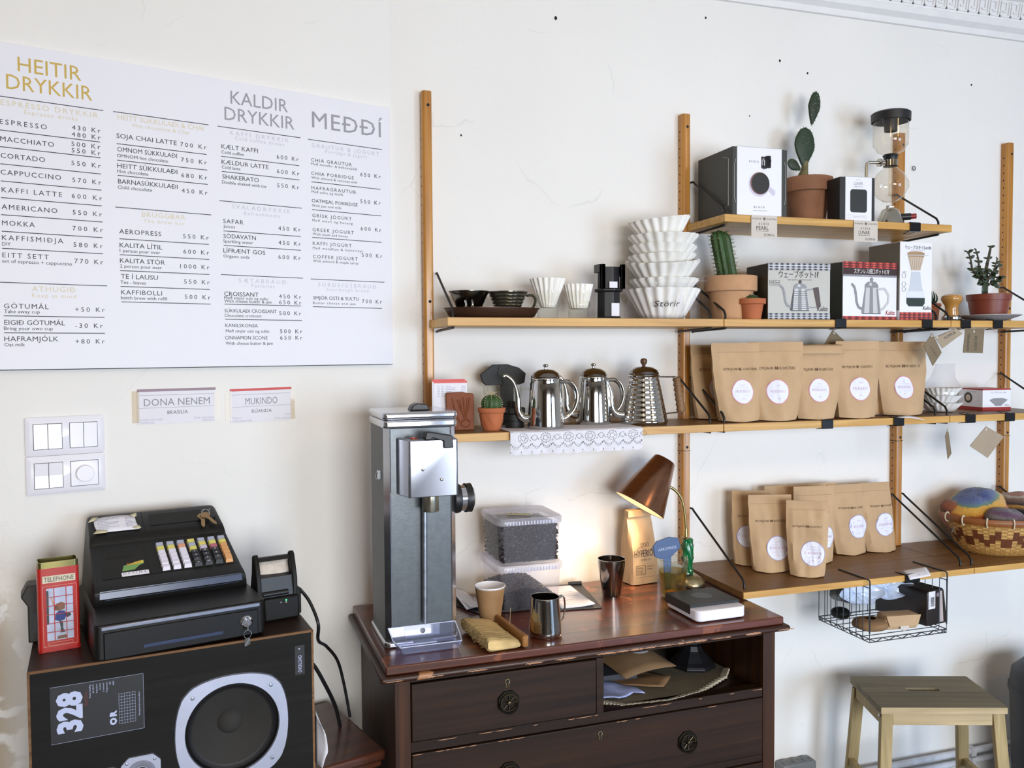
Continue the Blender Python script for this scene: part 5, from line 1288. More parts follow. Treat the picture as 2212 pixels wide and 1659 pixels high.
b = B(); b.lathe([(.036, .001), (.037, .005), (.027, .012), (.025, .01)], 30); b.build('foot', M_dst, t)
b = B()
for dx in (-.009, .009): b.tube(spline([(-.012+dx, -.036, .006), (-.012+dx, -.046, .02), (-.012+dx, -.046, .034), (-.012+dx, -.040, .042)], 4), .003, 8)
b.build('wire_handle', M_steel, t)
t = thing('coffee_dripper', 'dark ridged wave dripper with loop handle standing right on the brown tray', 'coffee dripper', (.700, -.135, Z2+.004), 0, 'drippers on the tray')
pr = [(0, .010), (.027, .010)]
for i in range(25): z = .012+.052*i/24; pr.append((.029+.023*(i/24)+.0014*sin(i*1.55), z))
pr += [(.0545, .066), (.0545, .069), (.051, .068), (.028, .018), (0, .016)]
b = B(); b.lathe(pr, 44); b.build('cone', M_dbr, t); b = B(); b.lathe([(.035, .001), (.036, .005), (.026, .010), (.024, .008)], 30); b.build('foot', M_dbr, t)
b = B(); b.tube(spline([(.049, -.012, .058), (.064, -.016, .060), (.073, -.018, .048), (.068, -.017, .030), (.056, -.014, .018), (.036, -.009, .014)], 6), .0042, 8, flat=.8); b.build('handle', M_dbr, t)
M_filt = mat('filter_paper', 'f2efe8', .85, sub=.0); 
def wave(r0, r1, h, amp, n=20, thick=.0, tilt=0):
    return ([(0, .001), (r0*.9, .001), (r0, .003)] + [(r0+(r1-r0)*k/6, .003+(h-.003)*k/6) for k in range(1, 7)], lambda th, r, z: amp*(r/r1)**1.5*cos(n*th)*min(1, z/.01))
def carafe(x, label, r, wf):
    t = thing('glass_server', label, 'glass', (x, -.14, Z2), 0, 'small glasses holding filters')
    b = B(); b.lathe([(0, .001), (r*.80, .001), (r*.84, .004), (r*.86, .030), (r*.98, .036), (r, .040), (r*.98, .044), (r*.86, .05), (r*1.02, .073), (r*1.04, .078)], 40); b.build('glass', M_glass, t)
    t = tag_t = None
carafe(.813, 'left small clear glass holding a wide fluted white filter', .034, 0)
carafe(.904, 'right small clear glass holding a narrow fluted white filter', .034, 0)
for x, r0, r1, z, h, lb in ((.813, .020, .0475, .030, .080, 'fluted white paper filter, wide one, standing in left small glass'), (.904, .024, .0385, .028, .068, 'fluted white paper filter, narrow one, standing in right small glass')):
    p, rp = wave(r0, r1, h, .0030, 18); b = B(); b.lathe(p, 144, rp); o = b.build('paper_filter', M_filt, loc=(x, -.14, Z2+z), smooth=60); tag(o, lb, 'coffee filter', 'filters in small glasses')
# black plastic press
t = thing('coffee_press', 'tall black plastic coffee press stand with two white cards', 'coffee press', (.995, -.14, Z2))
b = B(); b.lathe([(.036, 0), (.037, .004), (.034, .006), (.033, .076), (.042, .078), (.042, .084), (.033, .085), (.032, .145)], 8); b.build('tube_body', M_blk, t, smooth=0, bevel=.0015)
b = B()
for a in range(4): b.box(-.036+.060*(a % 2), -.034, .084, -.024+.060*(a % 2), -.022, .152)
b.box(-.036, -.02, .13, -.026, .02, .153); b.box(.026, -.02, .12, .036, .02, .148); b.build('prongs', M_blk, t, bevel=.0015)
for z0, z1, x0, x1, nm in ((.086, .103, -.014, .010, 'upper_card'), (.008, .044, -.008, .016, 'lower_card')): b = B(); b.box(x0, -.0375, z0, x1, -.0355, z1); b.build(nm, M_paper, t)
# big stack of fluted filters, in clear plastic at the bottom
M_bagc = glass('crinkled_clear_plastic', 'fdfdff', .05, 'f4f4f8', 1.1, .06)
FX, FY = 1.172, -.125
specs = [(0, .060, .104, .083, .0042, 0, 0, 0, 'bottom fluted filter pack in clear plastic with handwritten word on the shelf'),
         (.078, .070, .097, .034, .0038, .0, .004, 0, 'second fluted white filter pack from the bottom of the tall stack'),
         (.107, .072, .104, .050, .0042, .17, .0, 8, 'tilted fluted filter pack, third from bottom of the tall stack'),
         (.154, .074, .0955, .026, .0034, .03, -.002, 3, 'fourth fluted white filter pack from bottom of the tall stack'),
         (.178, .074, .0955, .026, .0034, -.03, .0, 5, 'fifth fluted white filter pack from bottom, squashed in the tall stack'),
         (.202, .072, .099, .034, .0040, .03, .002, 7, 'second from top fluted white filter pack of the tall stack'),
         (.226, .056, .086, .050, .0045, .14, -.006, 2, 'topmost tilted fluted white filter of the tall stack')]
for z, r0, r1, h, amp, tl, dx, sd, lb in specs:
    p, rp = wave(r0, r1, h, amp, 20); p2 = [(r-.0022, zz+.0015) for r, zz in p[::-1] if r > 0]
    b = B(); b.lathe(p, 160, rp); b.lathe([(q[0]*.985, q[1]+.004) for q in p if q[0] > 0], 160, rp)
    o = b.build('filter_pack', M_filt, loc=(FX+dx, FY, Z2+z+.0008+abs(tl)*.06), rz=sd*.13, smooth=60); o.rotation_euler.y = -tl; tag(o, lb, 'coffee filters', 'stacked fluted filter packs')
t = thing('plastic_bag', 'clear crinkled plastic bag around the bottom pack of stacked filters', 'plastic bag', (FX, FY, Z2))
def pbag(u, v):
    a = u*2*PI; r = .064+.048*v+.010*noise.noise(Vector((cos(a)*3, sin(a)*3, v*3)))+.004*sin(9*a+v*5); ear = .030*max(0, cos(a))**14*(1-v)*1.6+.034*max(0, cos(a-PI))**14*(1-v)*1.6
    return ((r+ear)*cos(a), (r*.94)*sin(a), .002+.098*v+.006*noise.noise(Vector((a*2, 1, v*4))))
b = B(); b.grid(pbag, 72, 10, cu=True); b.build('bag_film', M_bagc, t, smooth=25)
b = B(); b.grid(lambda u, v: (.085+.072*u, -.01-.02*v+.012*sin(5*u), .118-.020*u+.055*v*u-.02*v*(1-u)+.006*sin(9*v)), 7, 6); b.build('loose_corner', M_bagc, t, smooth=20)
b = B(); b.text('Stórir', -.074, .034, .0165, .066, 'l', lambda u, v: (u+.008, -(.1055**2*(.64+.36*min(1, v/.09))-min(.006, (u+.01)**2))**.5-.004, v+.06*(u+.03)*.1), .12); b.build('handwriting', M_ink, t, smooth=0)

# ---------------------------------------------------------------- second shelf, middle
def ribbed(rx, ribs, h, t, m, nm, lean=0, bend=0):
    b = B()
    def f_(u, v):
        a = u*2*PI; e_ = (1-max(0, (v-.82)/.18)**2.2)**.5 if v < 1 else 0.0; r = rx*e_*(1+.09*cos(ribs*a)); return (r*cos(a)+bend*v*v-lean*v, r*sin(a), h*v)
    b.grid(f_, ribs*6, 20, cu=True); o = b.build(nm, m, t, smooth=50); return o, f_
def spines(par, f_, ribs, nv, l, m, w=.0006, v0=.04):
    b = B(); random.seed(3)
    for i in range(ribs):
        for j in range(nv):
            v = v0+(1-v0)*(j+.5)/nv; u = i/ribs; p = Vector(f_(u, v)); c = Vector(f_(u+.5, v)); c = (p+c)/2; dr = (p-c).normalized() if (p-c).length > 1e-5 else Vector((0, 0, 1))
            for k in range(3): q = dr+Vector((random.uniform(-.7, .7), random.uniform(-.7, .7), random.uniform(-.3, .9))); b.tube([p, p+q.normalized()*l], [w, w*.3], 3, cap=False)
    o = b.build('spines', m, par, smooth=0); return o
t = thing('column_cactus', 'leaning columnar cactus in a pale wide terracotta pot', 'potted cactus', (1.387, -.14, Z2))
pot(t, .055, .0765, .128, .046, M_terrap); soil(t, .066, .117)
b0 = B(); o, f_ = ribbed(.027, 11, .150, t, M_cac2, 'cactus', .032, .0)
o.location = (-.008, 0, .112); spines(o, f_, 11, 13, .011, mat('dark_spines', '6e6640', .7))
t = thing('small_cactus', 'tiny round cactus in small garlanded terracotta pot beside the grey kettle box', 'potted cactus', (1.418, -.200, Z2))
def garl(th, r, z): return .0016*max(0, sin(4*th))*(1 if .012 < z < .036 else 0)+.0012*(1 if .02 < z < .028 else 0)*cos(8*th)
pot(t, .027, .0405, .060, .017, M_terra, 48, garl); soil(t, .035, .05)
b = B(); f2 = lambda u, v: ((.024*sin(PI*min(v, .999)*.5+PI*.0)*0+.024*cos(v*PI/2)*(1+.08*cos(12*2*PI*u)))*cos(u*2*PI), .024*cos(v*PI/2)*(1+.08*cos(12*2*PI*u))*sin(u*2*PI), .024*sin(v*PI/2))
b.grid(f2, 60, 8, cu=True); o = b.build('cactus', M_cac2, t); o.location = (0, 0, .047); spines(o, f2, 12, 4, .004, mat('areole_grey', '8f907c', .7))

# boxed kettles
M_pg = mat('grey_card', 'bdbab2', .5, var=.03, vs_=10); M_plk = mat('plaid_black', '2a2a2e', .5); M_plg = mat('plaid_grey', '8d8d92', .5); M_plr = mat('plaid_red', 'a62a24', .5); M_pll = mat('plaid_light_red', 'd05a4c', .5)
M_k1 = mat('print_light_metal', 'c9c8c8', .5); M_k2 = mat('print_mid_metal', '8f8e90', .5); M_k3 = mat('print_dark_metal', '4a4848', .5); M_k4 = mat('print_brown_wood', '4d3d36', .5)
def plaid(b, x0, z0, x1, z1, y, base, l1, l2, pitch):
    b.m = base; b.box(x0, y-.0003, z0, x1, y+.0003, z1); x = x0+pitch*.3
    while x < x1-.002: b.m = l1; b.box(x, y-.0006, z0, min(x1, x+pitch*.38), y, z1); b.m = l2; b.box(x+pitch*.62, y-.0006, z0, min(x1, x+pitch*.70), y, z1); x += pitch
    for k, zz in enumerate((.25, .62)): b.m = l2; z = z0+(z1-z0)*zz; b.box(x0, y-.0008, z, x1, y, z+(z1-z0)*.10)
def kettle_print(b, cx, z0, s, dark, wood_, ribs):
    """flat printed picture of a gooseneck kettle"""
    def P(m, pts, dy=0): b.m = m; b.face([(cx+x*s, -.0009-dy, z0+z*s) for x, z in pts])
    P(0, [(-.42, 0), (.42, 0), (.46, .06), (.30, .95), (-.30, .95), (-.46, .06)]); P(1, [(-.10, .0), (.08, .0), (.06, .95), (-.08, .95)], .0001) ; P(1, [(.30, .02), (.42, .02), (.29, .92), (.22, .92)], .0001); P(2 if dark else 1, [(-.46, .06), (-.42, 0), (-.34, 0), (-.26, .95), (-.30, .95)], .0001)
    P(1, [(-.32, .95), (.32, .95), (.30, 1.06), (.18, 1.16), (-.18, 1.16), (-.30, 1.06)], .0002); P(0, [(-.12, 1.02), (.02, 1.02), (.0, 1.13), (-.10, 1.13)], .0003)
    P(3 if wood_ else 1, [(-.06, 1.16), (.06, 1.16), (.08, 1.27), (0, 1.33), (-.08, 1.27)], .0002)
    sp = spline([(-.42, .16), (-.62, .22), (-.70, .5), (-.74, .85), (-.88, 1.08)], 6) if 0 else [Vector((x, z, 0)) for x, z in ((-.42, .18), (-.58, .22), (-.68, .40), (-.72, .70), (-.78, .95), (-.92, 1.08))]
    for p, q in zip(sp, sp[1:]): d = (q-p).normalized().orthogonal()*0; n_ = Vector((-(q-p).y, (q-p).x, 0)).normalized()*.055; P(1, [tuple((p+n_)[:2]), tuple((q+n_*.8)[:2]), tuple((q-n_*.8)[:2]), tuple((p-n_)[:2])], .0002)
    if wood_: P(1, [(.30, .92), (.62, .96), (.62, .90), (.30, .86)], .0002); P(3, [(.60, .98), (.86, 1.02), (.98, .20), (.80, .10)], .0003); P(1, [(.42, .18), (.84, .18), (.84, .13), (.42, .13)], .0002)
    else:
        hd = [(.30, .90), (.62, .92), (.80, .70), (.78, .42), (.56, .20), (.42, .14)]
        for p, q in zip(hd, hd[1:]): p, q = Vector(p), Vector(q); n_ = Vector((-(q-p).y, (q-p).x)).normalized()*.045; P(0, [tuple(p+n_), tuple(q+n_), tuple(q-n_), tuple(p-n_)], .0002)
    if ribs:
        for k in range(9): z = .10+.09*k; hw = .45-.15*z; b.m = 2; b.face([(cx-hw*s, -.0012, z0+z*s), (cx+hw*s, -.0012, z0+z*s), (cx+hw*s, -.0012, z0+(z+.018)*s), (cx-hw*s, -.0012, z0+(z+.018)*s)])
    P(2, [(-.42, 0), (.42, 0), (.44, .03), (-.44, .03)], .0003)
t = thing('kettle_box', 'grey tartan edged box picturing a ribbed wood handled kettle', 'box', (1.4565, -.225, Z2), rad(-6.8)); w, d, h = .196, .134, .1615
b = B(); b.box(0, 0, 0, w, d, h); b.build('box', M_pg, t, bevel=.0008)
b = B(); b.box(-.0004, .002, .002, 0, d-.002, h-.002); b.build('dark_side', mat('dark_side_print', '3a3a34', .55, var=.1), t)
b = B(); plaid(b, 0, h-.020, w, h, -.0004, 0, 1, 2, .0175); plaid(b, 0, 0, w, .018, -.0004, 0, 1, 2, .0175); b.build('tartan_band', [M_plg, M_plk, mat('plaid_white', 'd6d6da', .5)], t, smooth=0)
b = B(); kettle_print(b, .100, .024, .068, 1, 1, 1); b.build('kettle_picture', [M_k1, M_k2, M_k3, M_k4], t, smooth=0)
fn8 = lambda u, v: (u, -.001, v)
b = B(); b.text('ウェーブポット1ℓ', .096, .1205, .0165, .125, 'c', fn8); b.text('high quality, stainless steel', .098, .1125, .0035, .075, 'c', fn8); b.text('Kalita', .188, .024, .013, .034, 'r', fn8, .35)
for x in (.004, .022): b.tube([(x, -.0008, .100), (x+.014, -.0008, .100), (x+.014, -.0008, .112), (x, -.0008, .112)], .0004, 4, closed=True)
b.text('IH', .006, .103, .006, .010, 'l', fn8); b.text('AAA', .023, .103, .004, .012, 'l', fn8); b.box(.004, -.0009, .096, .036, -.0005, .0966); b.build('lettering', M_ink, t, smooth=0)
t = thing('kettle_box', 'white box with red tartan band picturing a plain steel kettle', 'box', (1.7145, -.226, Z2), rad(3.4)); w, d, h = .207, .130, .173
b = B(); b.box(0, 0, 0, w, d, h); b.build('box', M_wcard, t, bevel=.0008)
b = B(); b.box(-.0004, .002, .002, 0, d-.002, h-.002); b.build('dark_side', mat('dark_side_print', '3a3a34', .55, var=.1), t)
b = B(); plaid(b, 0, h-.018, w, h, -.0004, 0, 1, 2, .026); plaid(b, 0, 0, w, .011, -.0004, 0, 1, 2, .026); b.build('tartan_band', [M_plr, M_pll, M_plk], t, smooth=0)
b = B(); b.box(0, -.0008, h-.038, w, 0, h-.018); b.build('brown_band', mat('brown_band', '3b2622', .5), t); b = B(); b.box(0, -.0008, h-.044, w, 0, h-.038); b.build('grey_band', M_plg, t)
b = B(); kettle_print(b, .108, .018, .083, 0, 0, 0); b.build('kettle_picture', [M_k1, M_k2, M_k3, M_k4], t, smooth=0)
b = B(); b.text('ステンレス細口ポット0.7ℓ', .108, h-.034, .0115, .135, 'c', fn8); b.text('High Quality, 18-8 Stainless Steel', .108, h-.0425, .0028, .075, 'c', fn8); b.build('white_lettering', mat('white_print', 'f2f0f0', .5), t, smooth=0)
b = B(); b.text('Kalita', .199, .016, .013, .036, 'r', fn8, .35); b.build('red_lettering', M_plr, t, smooth=0)
t = thing('brewer_box', 'tall white box picturing a glass coffee brewer, right of the red kettle box', 'box', (1.9245, -.2235, Z2), rad(-1.4)); w, d, h = .1185, .140, .239
b = B(); b.box(0, 0, 0, w, d, h); b.build('box', M_wcard, t, bevel=.0008)
b = B(); b.box(-.0004, .002, .030, 0, d-.002, h-.002); b.build('grey_side', mat('grey_side_tone', '7d776c', .55, var=.1), t)  # left face is a plain grey, darker than the white front
b = B(); plaid(b, 0, 0, w, .024, -.0004, 0, 1, 2, .018); b.build('tartan_band', [M_plr, M_pll, M_plk], t, smooth=0)
b = B(); cx = .058
def P9(m, pts, dy=0): b.m = m; b.face([(cx+x, -.0006-dy, z) for x, z in pts])
P9(0, [(-.016, .148), (.016, .148), (.022, .105), (.034, .07), (.034, .052), (.026, .042), (-.026, .042), (-.034, .052), (-.034, .07), (-.022, .105)]); P9(1, [(-.034, .068), (.034, .068), (.034, .052), (.026, .042), (-.026, .042), (-.034, .052)], .0002); P9(2, [(-.031, .088), (.031, .088), (.034, .07), (-.034, .07)], .0001)
P9(3, [(-.030, .195), (.030, .195), (.017, .152), (-.017, .152)], .0001); P9(4, [(-.032, .205), (-.02, .209), (0, .21), (.02, .209), (.032, .205), (.030, .193), (-.030, .193)], .0002); P9(0, [(-.036, .199), (.046, .199), (.046, .197), (-.036, .197)], .0004)
for k in range(6): P9(4, [(-.026+.0095*k, .193), (-.024+.0095*k, .193), (-.014+.0052*k, .153), (-.0155+.0052*k, .153)], .0003)
b.build('brewer_picture', [mat('print_pale_grey', 'c9cfd6', .5), mat('print_green_black', '253027', .5), mat('print_white_grey', 'e0e3e8', .5), mat('print_beige', 'c9b8a6', .5), mat('print_tan', 'a98a66', .5)], t, smooth=0)
b = B(); b.text('ウェーブスタイル#185', .066, .217, .0085, .096, 'c', fn8); b.text('Kalita', .115, .032, .011, .030, 'r', fn8, .35); b.text('WAVE STYLE SET', .064, .212, .0025, .05, 'c', fn8)
for k, z in enumerate((.135, .110, .094)): b.tube([(.014+.007*cos(i*PI/6), -.0007, z+.007*sin(i*PI/6)) for i in range(12)], .0004, 4, closed=True)
b.text('~600', .014, .144, .004, .016, 'c', fn8); b.build('lettering', M_ink, t, smooth=0)

# ---------------------------------------------------------------- second shelf, right part
t = thing('succulent', 'small spiky succulent in terracotta pot behind the tall brewer box', 'potted succulent', (2.195, -.060, Z2))
pot(t, .026, .036, .062, .012, M_terra); soil(t, .029, .052)
b = B(); random.seed(6); M_suc = mat('succulent_green', '4b5f4a', .5, var=.3, vs_=40)
for k in range(13):
    a = k*2.4; r = .006+.0016*k; hgt = .062-.0016*k; b.tube(spline([(r*.5*cos(a), r*.5*sin(a), .05), (r*1.1*cos(a), r*1.1*sin(a), .05+hgt*.55), (r*1.0*cos(a)-.004, r*1.0*sin(a), .05+hgt)], 4), [.005, .0055, .006, .006, .0055, .005, .004, .0025, .0006], 6, flat=.6)
b.build('leaves', M_suc, t)
M_tam = wood('varnished_beech', 'a8732f', 'd19a4e', 'Z', 6, .22, coat=.6)
t = thing('coffee_tamper', 'varnished wooden tamper with steel base between succulent and jade plant', 'tamper', (2.183, -.165, Z2))
b = B(); b.lathe([(0, .018), (.020, .018), (.021, .022), (.019, .035), (.0205, .050), (.027, .060), (.031, .068), (.0315, .074), (.029, .081), (.020, .086), (0, .088)], 40); b.build('wooden_handle', M_tam, t)
b = B(); b.lathe([(0, 0), (.0285, 0), (.029, .003), (.029, .012), (.022, .018), (0, .018)], 40); b.build('steel_base', M_steel, t)
t = thing('saucer', 'grey white saucer under the jade plant pot', 'saucer', (2.367, -.135, Z2))
b = B(); b.lathe([(0, .001), (.045, .001), (.05, .003), (.088, .016), (.097, .020), (.097, .0215), (.088, .019), (.05, .007), (0, .0065)], 48); b.build('dish', mat('grey_stoneware', 'b9b4b2', .4, var=.05), t)
t = thing('jade_plant', 'jade plant with dark oval leaves in red brown plastic pot', 'potted plant', (2.367, -.135, Z2+.0070))
b = B(); b.lathe([(0, 0), (.052, 0), (.062, .062), (.0655, .063), (.068, .082), (.066, .083), (.062, .074), (0, .072)], 40); b.build('pot', mat('red_brown_plastic', '7c3a28', .42), t); soil(t, .06, .074)
random.seed(21); st = B(); lf = B(); M_jade = mat('jade_leaf', '2c3a22', .4, var=.35, vs_=30, coat=.2)
def leaf(p, d, l):
    d = Vector(d).normalized(); s_ = d.cross(Vector((0.2, -.9, .4))).normalized(); n_ = s_.cross(d).normalized(); Q = Matrix((( d.x, s_.x, n_.x, p[0]), (d.y, s_.y, n_.y, p[1]), (d.z, s_.z, n_.z, p[2]), (0, 0, 0, 1))); lf.M = Q
    def g(u, v): a = u*2*PI; x = l*v; w_ = l*.33*sin(PI*min(1, v**.8))**.8; return (x, w_*cos(a), .0022*sin(a)*sin(PI*v)+.12*l*v*v*-1)
    lf.grid(g, 8, 7, cu=True)
def branch(pts, leaves, l0=.022, r=.004):
    sp = spline(pts, 6); st.tube(sp, [r*(1-.6*i/len(sp)) for i in range(len(sp))], 7)
    for k in range(leaves):
        q = .30+.70*k/(leaves-1); i = min(len(sp)-2, int(q*(len(sp)-1))); p = sp[i]; d = (sp[i+1]-sp[i]).normalized()
        for s_ in (-1, 1):
            a = k*1.4; sd = Vector((cos(a), sin(a)*.8, .1)); leaf(p, d*.45+s_*sd, l0*random.uniform(.8, 1.15)*(1.1-.45*q))
branch([(-.012, 0, .07), (-.016, 0, .12), (-.014, 0, .16), (-.004, .0, .20), (.006, 0, .243)], 7, .022, .008)
branch([(-.014, 0, .11), (-.040, .0, .135), (-.068, 0, .16), (-.080, 0, .20), (-.090, 0, .222)], 7, .024, .005)
branch([(-.014, 0, .13), (-.030, .01, .165), (-.036, .01, .20), (-.048, .01, .232)], 6, .020, .0045)
branch([(-.010, 0, .12), (.015, .01, .145), (.032, .01, .165), (.045, .01, .205)], 6, .026, .0045)
branch([(-.012, 0, .11), (.010, -.01, .125), (.030, -.02, .138)], 5, .032, .004); branch([(-.014, 0, .12), (-.010, -.02, .15), (.010, -.025, .175)], 5, .028, .004); branch([(-.014, 0, .11), (-.045, -.012, .14), (-.055, -.014, .155)], 5, .028, .004)
leaf((-.022, -.01, .12), (-.35, -.1, -1), .045); leaf((-.02, 0, .125), (-.9, 0, -.3), .03); leaf((.0, -.01, .12), (1, 0, -.2), .045)
st.build('stems', mat('jade_stem', '4b4534', .7, var=.3, vs_=60), t); lf.build('leaves', M_jade, t, smooth=60)
# ================================================================ third shelf, left part
M_lea = mat('carved_leather', '7a3f1e', .55, spec=.25, var=.2, vs_=25, bump=.3, bs=60); M_lead = mat('dark_leather', '4e2a18', .5)
t = thing('card_holder', 'brown carved leather card holder left of the round cactus', 'card holder', (.548, -.150, Z3))
b = B(); b.prism([(-.022, 0), (.050, 0), (.050, .092), (.047, .098), (.030, .099), (.020, .102), (-.022, .101), (-.026, .096)], -.004, .004, 'y'); b.build('front_plate', M_lea, t, bevel=.0015)
b = B(); b.prism([(-.022, 0), (.050, 0), (.050, .085), (-.022, .085)], .018, .024, 'y'); b.box(-.02, .004, 0, .048, .018, .006); b.build('back_plate', M_lea, t, bevel=.001)
b = B(); f = lambda x, z: (x, -.0048, z)
for pts, r in (([(.005, .082), (.012, .060), (.022, .038), (.024, .030)], .0022), ([(.038, .086), (.034, .060), (.029, .038), (.027, .030)], .0022), ([(.020, .088), (.023, .06), (.0255, .034)], .0018), ([(-.010, .085), (.0, .045), (.016, .012)], .0015), ([(.012, .082), (.016, .06), (.021, .042)], .0012), ([(.030, .086), (.029, .06), (.027, .042)], .0012)): b.tube([f(*p) for p in spline([(q[0], q[1], 0) for q in pts], 5) and [(v.x, v.y) for v in spline([(q[0], q[1], 0) for q in pts], 5)]], r, 6)
b.tube([f(.0275+.012*cos(a), .020+.011*sin(a)) for a in [i*PI/8 for i in range(16)]], .0018, 6, closed=True); b.tube([f(.0275+.007*cos(a), .022+.005*sin(a)) for a in [i*PI/8 for i in range(9)]], .0016, 6); b.build('carved_figure', M_lea, t)
b = B(); b.text('HAWAII', .008, .0035, .0055, .038, 'l', lambda u, v: (u, -.0046, v)); b.build('stamped_lettering', mat('worn_leather_light', '9a6240', .5), t, smooth=0)
for k, (dx, dz, c, lb) in enumerate(((-.004, .004, 'd9625e', 'rear printed card with red top standing in leather card holder'), (0, 0, 'd9625e', 'front printed price card with red top in the leather card holder'))):
    t = thing('menu_card', lb, 'card', (.533+dx, -.137-k*.004+.004, Z3+.0065), rad(2-4*k), 'cards in leather holder'); b = B(); b.box(-.040, -.0004, 0, .050, .0004, .125+dz); b.build('card', M_paper, t)
    b = B(); b.box(-.040, -.0008, .119+dz, .050, .0008, .1255+dz); b.build('red_strip', mat('salmon_strip', c, .6), t)
    b = B(); random.seed(k)
    for q in range(7):
        z = .110-q*.0045
        for x0, w in ((-.03, .006), (-.02, .007), (-.008, random.uniform(.012, .03)), (.034, .012)): b.box(x0, -.0009, z, x0+w, -.0006, z+.0012)
    b.build('print', mat('pale_blue_print', 'a9a9c2', .6), t, smooth=0)
t = thing('round_cactus', 'small round ribbed cactus in ornate terracotta pot beside leather holder', 'potted cactus', (.641, -.172, Z3))
def orn(th, r, z): return (.0022*max(0, sin(3*th+.5))**2+.0016*max(0, sin(9*th+z*200)))*(1 if .008 < z < .042 else 0)
b = B(); b.lathe([(0, 0), (.022, 0), (.024, .006), (.0265, .014), (.0285, .022), (.030, .030), (.031, .038), (.0325, .0455), (.0345, .046), (.0365, .049), (.037, .058), (.0355, .060), (.032, .058), (.031, .054), (0, .054)], 60, orn); b.build('pot', M_terra, t, smooth=45); soil(t, .031, .055)
b = B(); f2 = lambda u, v: (.0275*sin(PI*(.08+.92*v))**.8*(1+.10*abs(cos(5*2*PI*u))-.05)*cos(u*2*PI), .0275*sin(PI*(.08+.92*v))**.8*(1+.10*abs(cos(5*2*PI*u))-.05)*sin(u*2*PI), .024-.024*cos(PI*(.08+.92*v)))
b.grid(f2, 60, 14, cu=True); o = b.build('cactus', M_cac2, t); o.location = (0, 0, .046)
b = B(); random.seed(9)
for i in range(10):
    for j in range(9):
        p = Vector(f2(i/10, .18+.75*j/9)); b.tube([p, p*1.0+Vector((p.x, p.y, (p.z-.024))).normalized()*.0032], [.0010, .0004], 3)
for k in range(26): b.tube([(random.uniform(-.006, .006), random.uniform(-.006, .006), .045), (random.uniform(-.016, .016), random.uniform(-.012, .012), .056)], .0004, 3)
b.build('spines', mat('cream_spines', 'd6c6a0', .6), o, smooth=0)
M_bk2 = mat('matt_black_plastic', '141615', .6)
t = thing('glass_jug', 'clear glass jug with black octagonal lid behind the round cactus', 'jug', (.704, -.072, Z3))
b = B(); b.lathe([(0, .001), (.045, .001), (.047, .004), (.049, .06), (.056, .112)], 40); b.build('jug_glass', M_glass, t)
b = B(); b.tube(spline([(.054, 0, .10), (.078, 0, .102), (.082, 0, .07), (.07, 0, .04), (.049, 0, .035)], 6), .004, 8); b.build('glass_handle', M_glass, t)
b = B(); b.prism([(-.0655, .145), (-.030, .172), (.012, .173), (.046, .163), (.066, .147), (.062, .121), (.048, .116), (-.050, .115), (-.060, .125)], -.006, .006, 'y'); b.prism([(-.006, .004), (.030, .004), (.030, .118), (-.006, .118)], -.006, .006, 'y'); o = b.build('black_paddle', M_bk2, t, bevel=.0015)
b = B(); b.tube([(-.012, -.0066, .169), (-.018, -.0066, .146), (-.004, -.0066, .131), (.0, -.0066, .119)], .0009, 5); b.build('crack_line', M_dark, o)
t = thing('press_plunger', 'black ringed plastic plunger piece between round cactus and first kettle', 'coffee press part', (.7185, -.130, Z3))
b = B(); b.lathe([(0, 0), (.026, 0), (.0265, .018), (.024, .0185), (.024, .020), (.0275, .021), (.0275, .038), (.025, .039), (.029, .041), (.029, .055), (.027, .056), (.012, .056), (.0115, .071), (.009, .072), (0, .072)], 28); b.build('body', M_bk2, t, smooth=30)
b = B()
for a in range(14): q = a*2*PI/14; b.box(.0290*cos(q)-.0006, .0290*sin(q)-.0006, .042, .0290*cos(q)+.0006, .0290*sin(q)+.0006, .054)
b.build('grip_ridges', M_bk2, t)
# lace doily hanging over the shelf edge
t = thing('lace_doily', 'white lace doily draped over the shelf edge under two steel kettles', 'doily', (0, 0, Z3))
b = B(); x0, x1 = .668, 1.046
def dl(u, v):
    x = x0+(x1-x0)*u; s_ = v*.20; wob = .003*sin(u*19)+.002*sin(u*43)
    if s_ < .128: return (x, -.245+(.128-s_), .0012)
    dn = s_-.128; sc = .0050*abs(sin(u*PI*13)) if v > .97 else 0; return (x, -.2475-wob*min(1, dn*20)-.002, .0012-dn*.80+.0045-sc-.004)
b.grid(dl, 104, 24); b.build('cloth', mat('white_lace', 'dddbe2', .9, var=.04, vs_=60, bump=.4, bs=220), t, smooth=60)
b = B()
def hp(u, w):                  # w: metres below the shelf edge
    wob = .003*sin(u*19)+.002*sin(u*43); return (x0+(x1-x0)*u, -.2475-wob*min(1, w*20)-.0028, .0012-w+.0015)
def dash(p, q, r=.0006):
    P, Q = Vector(hp(*p)), Vector(hp(*q)); d_ = (Q-P); n_ = Vector((-d_.z, 0, d_.x)).normalized()*r if d_.length > 1e-6 else Vector((r, 0, 0)); b.face([P+n_, Q+n_, Q-n_, P-n_])
def curve_dash(fn_, n, r=.0006, gap=.45):
    for k in range(n): dash(fn_(k/n), fn_((k+1-gap)/n), r)
U = 1/(x1-x0)
for i in range(13):            # two rows of scallop arcs
    c = (i+.5)/13
    curve_dash(lambda q: (c+(q-.5)/13, .047-.012*sin(PI*q)*-1-.012), 7, .00065)
    curve_dash(lambda q: (c+(q-.5)/13, .037+.010*sin(PI*q)-.004), 6, .0007)
    P = [hp(i/13, .053), hp(i/13+.004, .0575), hp(i/13-.004, .0575)]; b.face(P)
